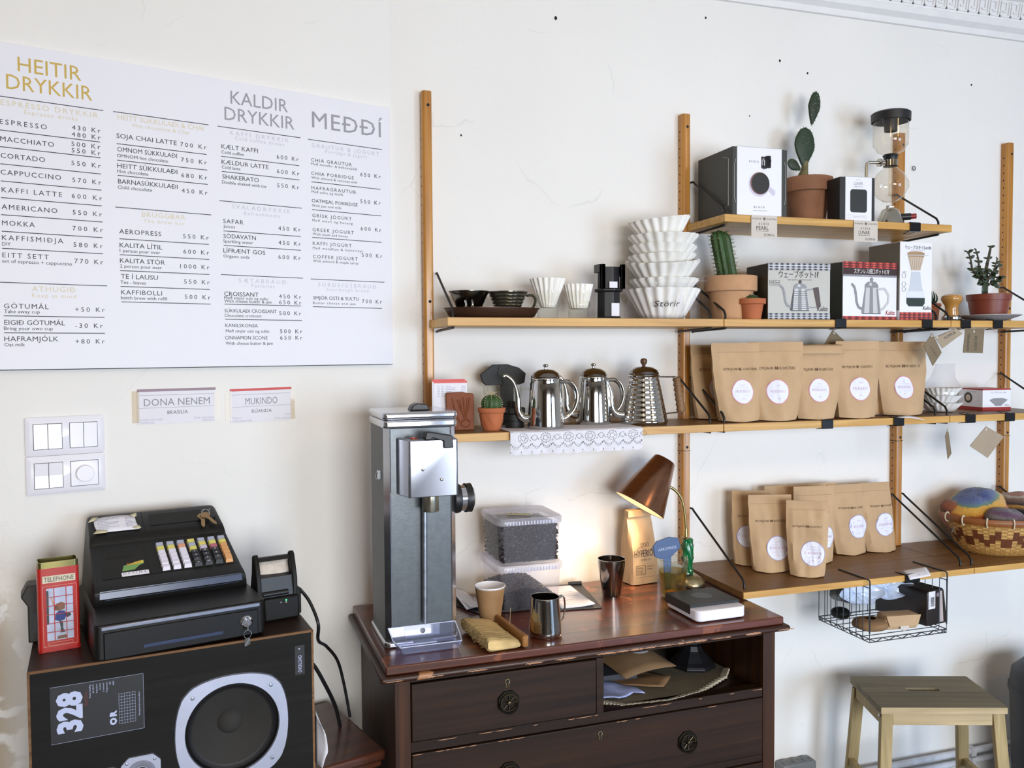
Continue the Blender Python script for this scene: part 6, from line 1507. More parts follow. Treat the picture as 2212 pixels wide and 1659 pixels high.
for i in range(6):             # flowers and dots
    c = (i+.55)/6
    for rr, n in ((.0125, 14), (.006, 8)): curve_dash(lambda q: (c+rr*1.1*U*cos(q*2*PI), .020+rr*sin(q*2*PI)), n, .0008)
    for k in range(5): a_ = k*2*PI/5; dash((c+.009*U*cos(a_), .020+.009*sin(a_)), (c+.0105*U*cos(a_), .020+.0105*sin(a_)), .0011)
    curve_dash(lambda q: (c+(.5/6)+(q-.5)*.07, .012+.016*(2*q-1)**2), 8, .0007); curve_dash(lambda q: (c+(.5/6)+(q-.5)*.05, .026-.010*(2*q-1)**2), 6, .0008)
o = b.build('painted_slit_shade', mat('lace_slit_shade', '6a655f', .9), t, smooth=0)  # dark dashes paint in the shade seen through the lace holes
# kettles
def kettle(label, loc, kind, rz=0):
    t = thing('gooseneck_kettle', label, 'kettle', loc, rz, 'steel kettles on the third shelf')
    if kind == 'wood':
        pr = [(0, 0), (.064, 0), (.067, .003), (.068, .008)]
        for k in range(1, 73): q = k/72; pr.append((.0675-.0255*q+.00045*sin(q*2*PI*9), .008+.124*q))
        pr += [(.0435, .133), (.0455, .136), (.0435, .139), (0, .139)]
    else: pr = [(0, 0), (.047, 0), (.0495, .003), (.0498, .008), (.0482, .035), (.0455, .075), (.0425, .118), (.0395, .1275), (.0405, .130), (.0405, .133), (.039, .135), (0, .135)]
    b = B(); b.lathe(pr, 56); b.build('body', M_steel, t)
    r = .042 if kind == 'wood' else .0385; z0 = .1395 if kind == 'wood' else .1352
    b = B(); b.lathe([(r, z0), (r+.001, z0+.003), (r*.93, z0+.012), (r*.62, z0+.0205), (r*.25, z0+.0235), (0, z0+.0235)], 48); ld = b.build('lid', M_gun, t)
    b = B(); b.M = Matrix.Translation((0, 0, z0+.023))
    if kind == 'wood': b.lathe([(0, 0), (.004, 0), (.005, .004), (.0095, .011), (.0100, .017), (.0075, .022), (0, .024)], 24); b.build('wooden_knob', mat('walnut', '5a3b26', .4), ld)
    else: b.lathe([(0, 0), (.0035, 0), (.0035, .005), (.0075, .008), (.0078, .011), (.005, .0135), (0, .014)], 24); b.build('knob', M_steel, ld)
    b = B()
    s = 1.28 if kind == 'wood' else 1.0
    sp = spline([(-.046*s, 0, .026), (-.064*s, .0, .030), (-.075*s, 0, .052), (-.0765*s, 0, .085), (-.082*s, 0, .112), (-.092*s, 0, .130), (-.107*s, 0, .142), (-.114*s, 0, .140)], 7)
    b.tube(sp, [.0125*(1-.62*min(1, i/(len(sp)*.6))) for i in range(len(sp))], 14); b.build('spout', M_steel, t)
    if kind == 'wood':
        b = B(); b.tube([(.040, 0, .132), (.097, -.0, .131), (.099, 0, .128)], .0024, 6); b.tube([(.060, 0, .026), (.112, 0, .030), (.114, 0, .024)], .0024, 6); b.lathe([(0, 0)], 3) if 0 else None; b.build('handle_wires', M_steel, t)
        b = B(); b.M = Matrix.Translation((.0985, 0, .130)) @ Matrix.Rotation(rad(180-9), 4, 'Y'); pr = [(0, -.001), (.008, 0)]
        for k in range(36): pr.append((.0105+.0013*sin(k*1.22)+.00006*k, .002+.098*k/35))
        b.lathe(pr+[(.006, .102), (0, .103)], 20); b.build('wooden_grip', wood('turned_walnut', '6b4a2e', '94704a', 'Z', 12, .5), t)
    else:
        b = B(); hp = spline([(.037, 0, .122), (.060, 0, .124), (.078, 0, .108), (.0835, 0, .080), (.075, 0, .052), (.060, 0, .034), (.0475, 0, .028)], 7); 
        b.tube(hp, .0042, 10, flat=1.7); b.build('handle', M_steel, t)
    return t
kettle('first steel kettle, leftmost of three, beside black plunger piece', (.790, -.184, Z3+.0016), 'a', rad(-10))
kettle('second steel kettle, set back in the middle of three', (.962, -.107, Z3+.0016), 'a', rad(-14))
kettle('ribbed steel kettle with wooden grip and wooden knob', (1.103, -.142, Z3+.0006), 'wood', rad(-6))

# ================================================================ kraft coffee bags
M_pink = mat('pink_ring', 'd98aa0', .6); M_lilac = mat('lilac_ring', 'a79ac0', .6); M_lab = mat('round_label_white', 'e4e5f2', .6)
M_bprint = mat('brown_print', '6b5138', .7)
def kbag(label, loc, rz, wt, wb, h, d, seed, ring=M_pink, word='MUKINDO', fold=False, lean=.0, lab=(0, .38), labr=.034, group='large kraft coffee bags on the third shelf', m=None, skew=0, roll_=0):
    t = thing('coffee_bag', label, 'coffee bag', loc, rz, group); t.rotation_euler.y = roll_
    def half(u, v, s):
        w = (wb+(wt-wb)*min(1, v/.62)**.8)/2
        th = d*(1-v/.93)**.75 if v < .93 else 0
        th = max(th, .003)*.5
        e_ = max(0, 1-abs(u)**2.6)
        kk = 1 if v < .86 else .25; cr = (.0075*noise.noise(Vector((u*1.7+v*1.2, v*3.2, seed*3.1)))+.0055*abs(noise.noise(Vector((u*3.2-v*1.6, v*4.2+u, seed*7.7))))+.0016*noise.noise(Vector((u*9, v*14, seed*5.5))))*e_**.6*kk-.004*kk*max(0, 1-abs(abs(u)-.72)/.16)*min(1, v*5)
        gus = .25*d*max(0, 1-v/.16)*e_ if s < 0 else 0
        return (u*w+skew*v+.002*noise.noise(Vector((v*6, seed, u))), s*(th*(.35+.65*e_) if v < .93 else .0012)+cr+lean*v*h-gus*.15, v*h*(1 if v > .03 else 1)+.001+(.004*(1-abs(u))*-1*0)+(.003*abs(u)*(1-v) if v < .05 else 0))
    b = B(); nu, nv = 16, 26
    F = b.grid(lambda i, j: half(-1+2*i, j, -1), nu, nv); K = b.grid(lambda i, j: half(-1+2*i, j, 1), nu, nv)
    for j in range(nv):
        for i in (0, nu): b.f([F[j][i], F[j+1][i], K[j+1][i], K[j][i]])
    for i in range(nu): b.f([F[0][i], F[0][i+1], K[0][i+1], K[0][i]]); b.f([F[nv][i], F[nv][i+1], K[nv][i+1], K[nv][i]])
    bd = b.build('pouch', m or M_kraft, t, smooth=45)
    def fm(u, v):
        vv = v/h; w = (wb+(wt-wb)*min(1, vv/.62)**.8)/2; p = half(max(-1, min(1, (u-skew*vv)/w)), vv, -1); return (u, p[1]-.0011, v)
    b = B()
    for k in range(26): x = -wt*.47+k*wt*.036; b.face([fm(x, h*.885), fm(x+wt*.022, h*.885), fm(x+wt*.022, h*.888), fm(x, h*.888)])
    z = h*.655; s_ = wt/.150
    b.text('REYKJAVIK', -.0075*s_, z, .0070*s_, .046*s_, 'r', fm); b.text('ROASTERS', .0085*s_, z, .0070*s_, .042*s_, 'l', fm)
    for q in (-.0025, .0025): b.face([fm(q*s_, z-.0015), fm((q+.004)*s_, z+.0035*s_), fm(q*s_, z+.0085*s_), fm((q-.004)*s_, z+.0035*s_)])
    b.build('printed_name', M_bprint, t, smooth=0)
    lx, lz = lab[0]*wt, lab[1]*h
    b = B(); b.disc(lambda p, q: fm(lx+p, lz+q*1.05), labr, 40, 5); b.bm.faces.ensure_lookup_table(); o = b.build('label_ring', ring, t, smooth=60)
    b = B(); f2_ = lambda u, v: (fm(u, v)[0], fm(u, v)[1]-.0006, fm(u, v)[2]); b.disc(lambda p, q: f2_(lx+p, lz+q*1.05), labr*.94, 40, 5); b.build('round_label', M_lab, t, smooth=60)
    b = B(); f3 = lambda u, v: (fm(u, v)[0], fm(u, v)[1]-.0011, fm(u, v)[2])
    b.text(word, lx, lz-.003, labr*.24, labr*1.35, 'c', f3)
    for q in (-.32, .32): b.face([f3(lx-labr*.55, lz+q*labr), f3(lx+labr*.55, lz+q*labr), f3(lx+labr*.55, lz+q*labr+.0006), f3(lx-labr*.55, lz+q*labr+.0006)])
    b.text('COFFEE', lx, lz+labr*.5, labr*.09, None, 'c', f3); b.text('250 g', lx, lz-labr*.62, labr*.09, None, 'c', f3); b.build('label_lettering', mat('faint_pink_print', 'd3b3c8', .6), t, smooth=0)
    if fold:
        b = B(); b.grid(lambda u, v: ((-.5+u)*wt*1.02, -.007-.010*sin(v*PI*.5)+lean*h+.003*noise.noise(Vector((u*5, v*3, seed))), h*(1.002-.125*v)), 10, 4); b.build('folded_flap', m or M_kraft, t, solid=.0016)
    return t
G3 = 'large kraft coffee bags on the third shelf'
kbag('shaded kraft coffee bag standing behind the bracket, leftmost on the third shelf', (1.372, -.075, Z3), rad(2), .150, .12, .224, .05, 1, lab=(.05, .4), lean=.05, m=M_kraft)
kbag('kraft coffee bag with pink ringed label, second from left on third shelf', (1.388, -.183, Z3), rad(-6), .150, .118, .228, .062, 2, lab=(.02, .385), skew=-.012)
kbag('wide kraft coffee bag facing straight out, third from left on third shelf', (1.503, -.195, Z3), rad(-14), .165, .118, .230, .066, 3, lab=(.0, .375))
kbag('kraft coffee bag with folded down top in the middle of third shelf', (1.638, -.198, Z3), rad(-10), .162, .112, .222, .066, 4, lab=(.03, .395), fold=True)
kbag('upright kraft coffee bag right of the folded top one', (1.780, -.204, Z3), rad(-4), .150, .122, .232, .06, 5, lab=(.02, .385), skew=.006)
kbag('kraft coffee bag half hidden between two others on third shelf', (1.868, -.128, Z3), rad(-8), .150, .12, .233, .05, 6, lab=(.06, .39))
kbag('rightmost large kraft coffee bag on third shelf', (1.985, -.166, Z3), rad(-6), .172, .135, .230, .066, 7, lab=(-.02, .385))
G4 = 'smaller kraft bags on the deep lower shelf'; kw = dict(ring=M_lilac, word='DONA NENEM', group=G4)
kbag('shaded kraft bag at back left of the lower group', (1.500, -.078, Z4), rad(-18), .118, .098, .228, .055, 11, lab=(-.12, .40), labr=.033, **kw)
kbag('front left kraft bag with folded double top on lower shelf', (1.512, -.165, Z4), rad(-16), .130, .104, .226, .058, 12, lab=(.12, .315), labr=.034, fold=False, lean=.06, **kw)
kbag('frontmost kraft bag near the edge of lower shelf', (1.578, -.248, Z4), rad(-30), .118, .094, .218, .055, 13, lab=(.12, .315), labr=.034, lean=.05, **kw)
kbag('kraft bag half hidden behind the frontmost one', (1.700, -.122, Z4), rad(-8), .135, .11, .236, .055, 14, lab=(.20, .34), labr=.034, lean=.04, **kw)
kbag('rear kraft bag showing only its top behind the front left one', (1.640, -.050, Z4), rad(-4), .140, .11, .233, .05, 15, lab=(0, .4), **kw)
kbag('rear kraft bag showing only its top behind the middle bags', (1.770, -.047, Z4), rad(-4), .125, .10, .232, .045, 16, lab=(.25, .36), **kw)
kbag('leaning kraft bag second from right on lower shelf', (1.880, -.064, Z4), rad(-6), .122, .104, .226, .055, 17, lab=(.16, .40), labr=.036, skew=-.022, lean=.0, **kw)
kbag('leaning kraft bag rightmost against the post on lower shelf', (1.997, -.066, Z4), rad(-4), .118, .108, .226, .055, 18, lab=(.06, .40), labr=.036, skew=-.026, lean=.0, **kw)

# ---------------------------------------------------------------- third shelf, right part
t = thing('bagged_filters', 'tied clear plastic bag of small white fluted filters on third shelf', 'coffee filters', (2.203, -.105, Z3))
for k in range(3):
    p, rp = wave(.040, .064-.002*k, .030, .003, 22); b = B(); b.M = Matrix.Translation((0, 0, .002+.024*k)); b.lathe(p, 132, rp); b.build('filter_layer', M_filt, t, smooth=60)
b = B(); b.grid(lambda u, v: ((.046+.024*min(1, v*3)-.066*max(0, v-.42)/.58*(1 if v < .72 else .9)+.030*max(0, v-.72)/.28+.004*noise.noise(Vector((cos(u*6.28)*3, sin(u*6.28)*3, v*6))))*cos(u*2*PI)+.035*max(0, v-.5), (.044+.024*min(1, v*3)-.064*max(0, v-.42)/.58)*sin(u*2*PI), .001+.158*v), 40, 14, cu=True); b.build('plastic_film', M_bagc, t, smooth=25)
t = thing('dripper_box', 'small white box with red base picturing a dripper on the third shelf', 'box', (2.358, -.125, Z3), rad(-5.2)); w, d, h = .110, .108, .073
b = B(); b.box(0, 0, 0, w, d, h); b.build('box', M_wcard, t, bevel=.0008)
b = B(); b.box(-.0006, -.0006, 0, w+.0004, d, .012); b.box(-.0004, -.0004, h-.004, w, d, h+.0003); b.build('red_band', M_plr, t)
b = B(); b.disc(lambda p, q: (-.0008, .064+p, .042+q), .018, 26); b.build('dripper_top_print', mat('print_olive', '33321f', .5), t); b = B(); b.disc(lambda p, q: (-.0012, .064+p, .042+q), .011, 26); b.build('dripper_hole_print', mat('print_beige', 'c9b8a6', .5), t)
b = B(); b.face([(x, -.0009, z) for x, z in ((.040, .024), (.082, .024), (.098, .036), (.078, .042), (.044, .042), (.026, .036))]); b.face([(x, -.0009, z) for x, z in ((.050, .016), (.072, .016), (.080, .024), (.042, .024))]); b.build('dripper_print', M_k2, t)
b = B(); b.text('ウェーブドリッパー155', .060, .058, .005, .06, 'c', fn8); b.text('Kalita', .102, .016, .005, .016, 'r', fn8, .3)
b.text('ウェーブドリッパー', -.05, .060, .0042, .05, 'c', lambda u, v: (-.0008, -u, v)); b.build('lettering', mat('grey_print', '8a8a8e', .5), t, smooth=0)

# ---------------------------------------------------------------- binder clips and hanging tags
M_clip = mat('black_enamel_clip', '17191c', .25, .3)
def clip(x, ztop, dep, label, w=.038):
    t = thing('binder_clip', label, 'binder clip', (x, -dep, ztop), 0, 'black binder clips')
    b = B(); b.prism([(.016, .0016), (-.002, .003), (-.0045, .0005), (-.0045, -.022), (-.002, -.0245), (.016, -.0235), (.016, -.0228), (-.0012, -.0232), (-.0035, -.0212), (-.0035, -.0003), (-.0012, .0018), (.016, .0009)], -w/2, w/2, 'x'); b.build('clip_body', M_clip, t, smooth=30)
    b = B()
    for z in (.0012, -.0242): b.tube([(-w*.3, .012, z), (-w*.3, .034, z*1.0+(.004 if z > 0 else -.003)), (w*.3, .034, z+(.004 if z > 0 else -.003)), (w*.3, .012, z)], .0009, 5)
    b.build('wire_arms', M_clip, t)
for x, z, lb in ((1.962, 1.926, 'black binder clip on the top shelf edge below the siphon'), (1.694, 1.633, 'black binder clip on shelf edge between the two kettle boxes'), (2.012, 1.633, 'black binder clip on shelf edge below the tall brewer box'), (2.161, 1.633, 'shiny binder clip on shelf edge below the wooden tamper'), (2.290, 1.633, 'shiny binder clip on shelf edge below the jade plant saucer'),
                 (1.650, 1.337, 'black binder clip on third shelf edge below the folded top bag'), (1.908, 1.337, 'black binder clip on third shelf edge holding a white slip'), (2.185, 1.337, 'shiny binder clip on third shelf edge below bagged filters'), (2.345, 1.337, 'shiny binder clip on third shelf edge below small white box')):
    clip(x, z, .240, lb)
M_ktag = mat('kraft_tag', '7d6d55', .85, var=.08, vs_=20); M_ktagl = mat('grey_kraft_tag', 'a4937d', .85, var=.06, vs_=20); M_str = mat('white_string', 'd9d5cc', .8)
def htag(label, pts, hole, m, yaw=0, lines=(), top=None, by=-.2515):
    """swing tag: outline points (x,z) on the shelf-front plane, threaded through hole"""
    x0, z0 = hole; t = thing('swing_tag', label, 'tag', (x0, by, z0), yaw, 'hanging kraft tags')
    cs = max(.25, cos(yaw)); b = B(); b.prism([((x-x0)/cs, z-z0) for x, z in pts], -.0008, .0008, 'y'); b.build('card', m, t)
    b = B(); b.disc(lambda p, q: (p, -.0011, q), .0032, 12, 1, .0018); b.tube([(0, -.001, 0), (.0005, .0, .012), (0, .003, top or .018)], .0006, 5); b.build('string', M_str, t)
    if lines:
        b = B()
        for s_, x, z, h, w, ang in lines: c_, q_ = cos(ang), sin(ang); b.text(s_, 0, 0, h, w, 'c', lambda u, v: (x+u*c_-v*q_, -.0012, z+u*q_+v*c_))
        b.build('handwriting', M_ink, t, smooth=0)
htag('kraft tag hanging behind the large bags below the middle clip', [(1.733, 1.606), (1.784, 1.566), (1.737, 1.528), (1.702, 1.56)], (1.738, 1.595), M_ktag, by=-.158)
htag('long diamond kraft tag below the third clip, left of the pair', [(2.022, 1.594), (2.059, 1.534), (2.026, 1.493), (1.99, 1.554)], (2.0205, 1.585), M_ktag, 0, (('KAFFI', .005, -.05, .006, .04, -.9),))
htag('wide kraft tag turned sideways with the handwritten word koppur', [(2.033, 1.582), (2.114, 1.608), (2.139, 1.592), (2.062, 1.547)], (2.040, 1.580), M_ktagl, 0, (('KÖPPUR', .052, .004, .008, .045, .42), ('REYKJAVIK ROASTERS', .036, .014, .004, .06, .33)))
htag('square kraft tag below jade plant with sideways handwritten price', [(2.15, 1.606), (2.226, 1.608), (2.22, 1.531), (2.142, 1.533)], (2.184, 1.598), M_ktag, 0, (('AEROPRES', -.018, -.035, .009, .055, 1.5), ('6.500 KR', .012, -.035, .010, .045, 1.5)))
htag('thin edge on kraft tag hanging below the third shelf', [(2.087, 1.30), (2.102, 1.221), (2.088, 1.204), (2.077, 1.276)], (2.087, 1.292), M_ktag)
htag('square grey kraft tag hanging cornerwise below third shelf', [(2.238, 1.301), (2.311, 1.266), (2.246, 1.201), (2.174, 1.242)], (2.238, 1.290), M_ktagl)
b = B(); b.grid(lambda u, v: (-.008+.095*u, -.012-.018*v*u-.02*(1-v), .0005+.006*sin(PI*u)*v-.012*u*u), 8, 4); tag(b.build('paper_slip', M_paper, loc=(1.905, -.232, 1.3385), solid=.0006), 'white paper slip curling off the third shelf edge under a clip', 'paper')

# ---------------------------------------------------------------- deep lower shelf: clip with card, wire basket, woven basket
t = thing('binder_clip', 'large black binder clip holding bent white card on lower shelf edge', 'binder clip', (1.872, -.340, .884), 0, 'black binder clips')
b = B(); b.prism([(.040, .002), (-.002, .004), (-.005, 0), (-.005, -.020), (-.002, -.0225), (.02, -.0205), (.02, -.0198), (-.0012, -.0212), (-.0038, -.0195), (-.0038, -.0004), (-.0012, .0028), (.040, .0012)], -.026, .026, 'x'); b.build('clip_body', M_clip, t, smooth=30)
t = thing('white_card', 'bent white paper card clipped on the lower shelf edge', 'card', (1.877, -.330, .887))
b = B(); b.grid(lambda u, v: (-.030+.020*(1-v)+(.082-.010*v)*u, .022-.052*v-.004*u, .001+.006*u*(1-v)-.012*max(0, v-.6)/.4*(1-u*.6)), 8, 6); b.build('card', M_paper, t, solid=.0006)
b = B(); b.disc(lambda p, q: (.010+p, -.020+q, -.0015), .0028, 10); b.build('punched_hole', M_dark, t)
M_wire = mat('grey_wire', '50555a', .35, .7)
bx0, bx1, by0, by1, zb, zt = 1.7155, 1.9935, -.349, -.125, .709, .860
t = thing('wire_basket', 'grey wire under-shelf basket hanging from the deep lower shelf', 'wire basket', (bx0, by0, zb)); w, d, h = bx1-bx0, by1-by0, zt-zb
b = B(); b.tube([(0, 0, h), (0, d, h)], .0016, 6); b.tube([(w, 0, h), (w, d, h)], .0016, 6); b.tube([(0, d, h), (w, d, h)], .0016, 6); b.build('top_frame', M_wire, t)
b = B()
b.tube([(0, 0, .004), (w, 0, .004), (w, d, .004), (0, d, .004)], .0017, 6, closed=True); b.tube([(0, -.0, -.006), (w, 0, -.006), (w, d, -.006), (0, d, -.006)], .0015, 6, closed=True)
for k in range(1, 6): y = d*k/6; b.tube([(0, y, 0), (w, y, 0)], .0013, 6)
n = 12; zz = []
for k in range(n+1): zz.append((w*k/n, 0, -.006 if k % 2 else .004))
b.tube(zz, .0014, 6); zz = [(0, d*k/10, -.006 if k % 2 else .004) for k in range(11)]; b.tube(zz, .0014, 6); b.build('bottom_grid', M_wire, t)
for k in range(9):
    y = d*k/8; b = B(); b.tube([(0, y, h), (0, y, .0), (.004, y, -.006)], .0013, 6); b.build('side_wire', M_wire, t)
for k in range(9):
    y = d*k/8; b = B(); b.tube([(w, y, h), (w, y, .0), (w-.004, y, -.006)], .0013, 6); b.build('side_wire', M_wire, t)
for k in range(1, 9):
    x = w*k/9; b = B(); b.tube([(x, d, h), (x, d, .0)], .0013, 6); b.build('back_wire', M_wire, t)
for x in (0.0, w):
    b = B(); q = .0
    b.tube([(x-.006, .128, .1772), (x-.006, .0, .1772), (x-.006, -.0055, .174), (x-.006, -.0065, .168), (x-.005, -.0055, .152), (x, 0, .147), (x, 0, .02)], .0023, 7); b.build('shelf_hook', M_wire, t)
# contents of the basket
M_dbag = mat('dark_foil_bag', '2e2c28', .38, var=.2, vs_=15, bump=.3, bs=25); M_foil = mat('white_foil_lining', 'd9e2f2', .22, .15, var=.1, vs_=10, bump=.5, bs=22)
def openbag(label, loc, rz, r, L_, sd, tilt):
    t = thing('open_coffee_bag', label, 'coffee bag', loc, rz, 'opened bags in the wire basket'); t.rotation_euler.x = tilt
    def sec(u, v):
        a = u*2*PI; k = .62+.38*v; wob = 1+.15*noise.noise(Vector((cos(a)*1.8, sin(a)*1.8, sd+v*.5)))+.30*(max(0, cos(a))**10+max(0, -cos(a))**10+.5*max(0, sin(a))**10)*v
        return (r*1.10*k*wob*cos(a), -L_*v+.010*noise.noise(Vector((cos(a)*3, sin(a)*3, sd*2)))*v, r*.62*k*wob*sin(a)+r*.70)
    b = B(); G = b.grid(sec, 48, 10, cu=True); b.f(G[0]); b.build('outer_bag', M_dbag, t, smooth=50)
    def inn(u, v): p = sec(u, 1); q = .06+.94*v; dp = .030*(1-v)**.6; cr = .004*noise.noise(Vector((u*14, v*5, sd))); return (p[0]*q*.985, p[1]+dp*1.0-.0008+cr, (p[2]-r*.7)*q*.985+r*.7)
    b = B(); G = b.grid(inn, 48, 8, cu=True); b.f(G[0]); b.build('foil_lining', M_foil, t, smooth=30)
    return t
openbag('opened dark coffee bag showing white lining, left one in the wire basket', (1.790, -.140, .742), rad(-8), .055, .120, 3, rad(-16))
openbag('opened dark coffee bag showing white lining, right one in the wire basket', (1.915, -.128, .744), rad(-10), .055, .120, 8, rad(-16))
t = thing('dark_bag', 'black crumpled bag at the back left of the wire basket', 'bag', (1.762, -.168, .7135), rad(20))
b = B(); b.grid(lambda u, v: ((.030+.004*noise.noise(Vector((u*9, v*6, 1))))*cos(u*2*PI)*sin(PI*max(.02, min(.98, v))), .030*sin(u*2*PI)*sin(PI*max(.02, min(.98, v))), .0185-.0175*cos(PI*v)), 24, 14, cu=True); b.build('body', M_bk2, t)
t = thing('coffee_bag', 'crumpled brown paper bag at the front left of wire basket', 'coffee bag', (1.775, -.282, .7145), rad(-12))
b = B(); b.grid(lambda u, v: (lambda a, q: ((.052*q+.004*noise.noise(Vector((u*7, v*5, 4))))*cos(a), (.045*q+.004*noise.noise(Vector((u*5, v*7, 9))))*sin(a), .017-.0165*cos(PI*v)+.003*noise.noise(Vector((u*8, v*3, 2)))*sin(PI*v)))(u*2*PI, sin(PI*max(.03, min(.97, v)))**.5), 26, 14, cu=True); b.build('body', M_kraftd, t, smooth=35)
t = thing('coffee_bag', 'folded pale kraft bag with round tab at front of wire basket', 'coffee bag', (1.866, -.296, .7145), rad(-6))
b = B(); b.prism([(-.050, 0), (.050, 0), (.056, .022), (.058, .042), (-.052, .044), (-.054, .03)], -.016, .03, 'y'); b.build('body', M_kraft, t, bevel=.004)
b = B(); b.prism([(-.056, .044), (.060, .042), (.050, .010), (-.044, .010)], -.022, -.017, 'y'); b.build('flap', M_kraft, t, bevel=.001)
b = B(); b.prism([(.004+.015*cos(a), .012+.015*sin(a)) for a in [PI+i*PI/10 for i in range(11)]], -.0235, -.0222, 'y'); b.build('round_tab', M_tagp, t)
t = thing('coffee_package', 'upright dark coffee package with white barcode label at right of the wire basket', 'coffee bag', (1.950, -.318, .7135), rad(9))
M_pkg = mat('dark_brown_foil', '2b2422', .35, var=.2, vs_=14, bump=.25, bs=25)
b = B(); b.prism([(0, .001), (.088, .0), (.094, .008), (.078, .103), (.070, .110), (.006, .107), (0, .10)], 0, .185, 'y'); b.build('packet', M_pkg, t, bevel=.004, segs=3)
b = B(); b.box(.006, -.0014, .052, .036, 0, .105); b.build('barcode_label', M_paper, t, bevel=.0005)
b = B(); random.seed(1); z = .060
while z < .088: q = random.choice((.0006, .001, .0016)); b.box(.015, -.0018, z, .031, -.0012, z+q); z += q+random.choice((.0006, .001))
b.text('Kaffi 250 g', 0, 0, .0035, .034, 'l', lambda u, v: (.0115-v, -.0018, .058+u)); b.build('barcode', M_ink, t, smooth=0)
b = B(); b.prism([(.058, .008), (.074, .007), (.066, .102), (.056, .102)], -.0012, 0, 'y'); b.build('pale_stripe', mat('pale_strip', 'b9aaa4', .6), t)
b = B(); b.disc(lambda p, q: (.047+p, -.0012, .092+q), .0065, 18); b.build('round_badge', mat('rose_badge', '9a8590', .6), t)

# woven basket with knitted hats
M_cane = mat('split_cane', 'b58748', .55, var=.25, vs_=18, stretch=(4, 4, 30), bump=.2); M_caned = mat('dark_cane', '6a3a20', .5, var=.2, vs_=30, bump=.2); M_canel = mat('pale_cane', 'd1a866', .55, var=.2, vs_=30, bump=.2); M_rimw = mat('cane_rim', '8e5528', .45, var=.15, vs_=30)
BX, BYY = 2.378, -.170; BR = .172
t = thing('woven_basket', 'round woven cane basket with dark zigzag band on the lower shelf', 'basket', (BX, BYY, Z4)); SY = .86
def bk(u, v, o=0): a = u*2*PI; r = (.118+.054*(v**.75))+o; return (r*cos(a), r*sin(a)*SY, .001+.108*v)
b = B(); nU, nV = 56, 18
for j in range(nV):
    for i in range(nU):
        k = (i+j) % 2; b.m = 0 if j in (0, 1, 2) or j > 15 else (0 if k else 2)
        d_ = abs(((i*2+.5) % 7)-3.5)/3.5; zz = 5.5+6*d_
        if 4 < j < 15 and zz-2.6 < j < zz+2.6: b.m = 1
        o = .0012*k; b.face([bk(i/nU, j/nV, o), bk((i+1)/nU, j/nV, o), bk((i+1)/nU, (j+1)/nV, o), bk(i/nU, (j+1)/nV, o)])
b.m = 0; b.face([bk(i/nU, 0) for i in range(nU)]); b.build('woven_wall', [M_cane, M_caned, M_canel], t, smooth=0, solid=.003)
b = B(); b.grid(lambda u, v: (lambda a, s_: ((BR+.002+.005*cos(s_))*cos(a), (BR+.002+.005*cos(s_))*sin(a)*SY, .112+.011*sin(s_)))(u*2*PI, v*2*PI), 64, 10, cu=True); b.build('rim', M_rimw, t)
b = B()
for k in range(14): a = k*2*PI/14+.2; b.tube([((BR+.003+.008*cos(s_))*cos(a), (BR+.003+.008*cos(s_))*sin(a)*SY, .112+.015*sin(s_)) for s_ in [i*PI/5 for i in range(10)]], .0022, 6, closed=True)
b.build('rim_binding', mat('cream_binding', 'd8ccb0', .6), t)
def yarn(name, stops):
    m = bpy.data.materials.new(name); m.use_nodes = True; N, K = m.node_tree.nodes, m.node_tree.links; p = N['Principled BSDF']; p.inputs['Roughness'].default_value = .95; p.inputs['Sheen Weight'].default_value = .4
    tc = N.new('ShaderNodeTexCoord'); sp = N.new('ShaderNodeSeparateXYZ'); nz = N.new('ShaderNodeTexNoise'); nz.inputs['Scale'].default_value = 60; K.new(tc.outputs['UV'], sp.inputs[0]); K.new(tc.outputs['Object'], nz.inputs['Vector'])
    ad = N.new('ShaderNodeMath'); ad.operation = 'MULTIPLY_ADD'; ad.inputs[1].default_value = .10; K.new(nz.outputs['Fac'], ad.inputs[0]); K.new(sp.outputs['Y'], ad.inputs[2])
    r = N.new('ShaderNodeValToRGB'); K.new(ad.outputs[0], r.inputs[0]); e = r.color_ramp.elements
    while len(e) > 1: e.remove(e[-1])
    e[0].position = stops[0][0]; e[0].color = (*lin(stops[0][1]), 1)
    for q, c in stops[1:]: x = e.new(q); x.color = (*lin(c), 1)
    K.new(r.outputs[0], p.inputs['Base Color']); wv = N.new('ShaderNodeTexNoise'); wv.inputs['Scale'].default_value = 260; K.new(tc.outputs['Object'], wv.inputs['Vector'])
    b_ = N.new('ShaderNodeBump'); b_.inputs['Strength'].default_value = 1; b_.inputs['Distance'].default_value = .004; K.new(wv.outputs['Fac'], b_.inputs['Height']); K.new(b_.outputs[0], p.inputs['Normal']); return m
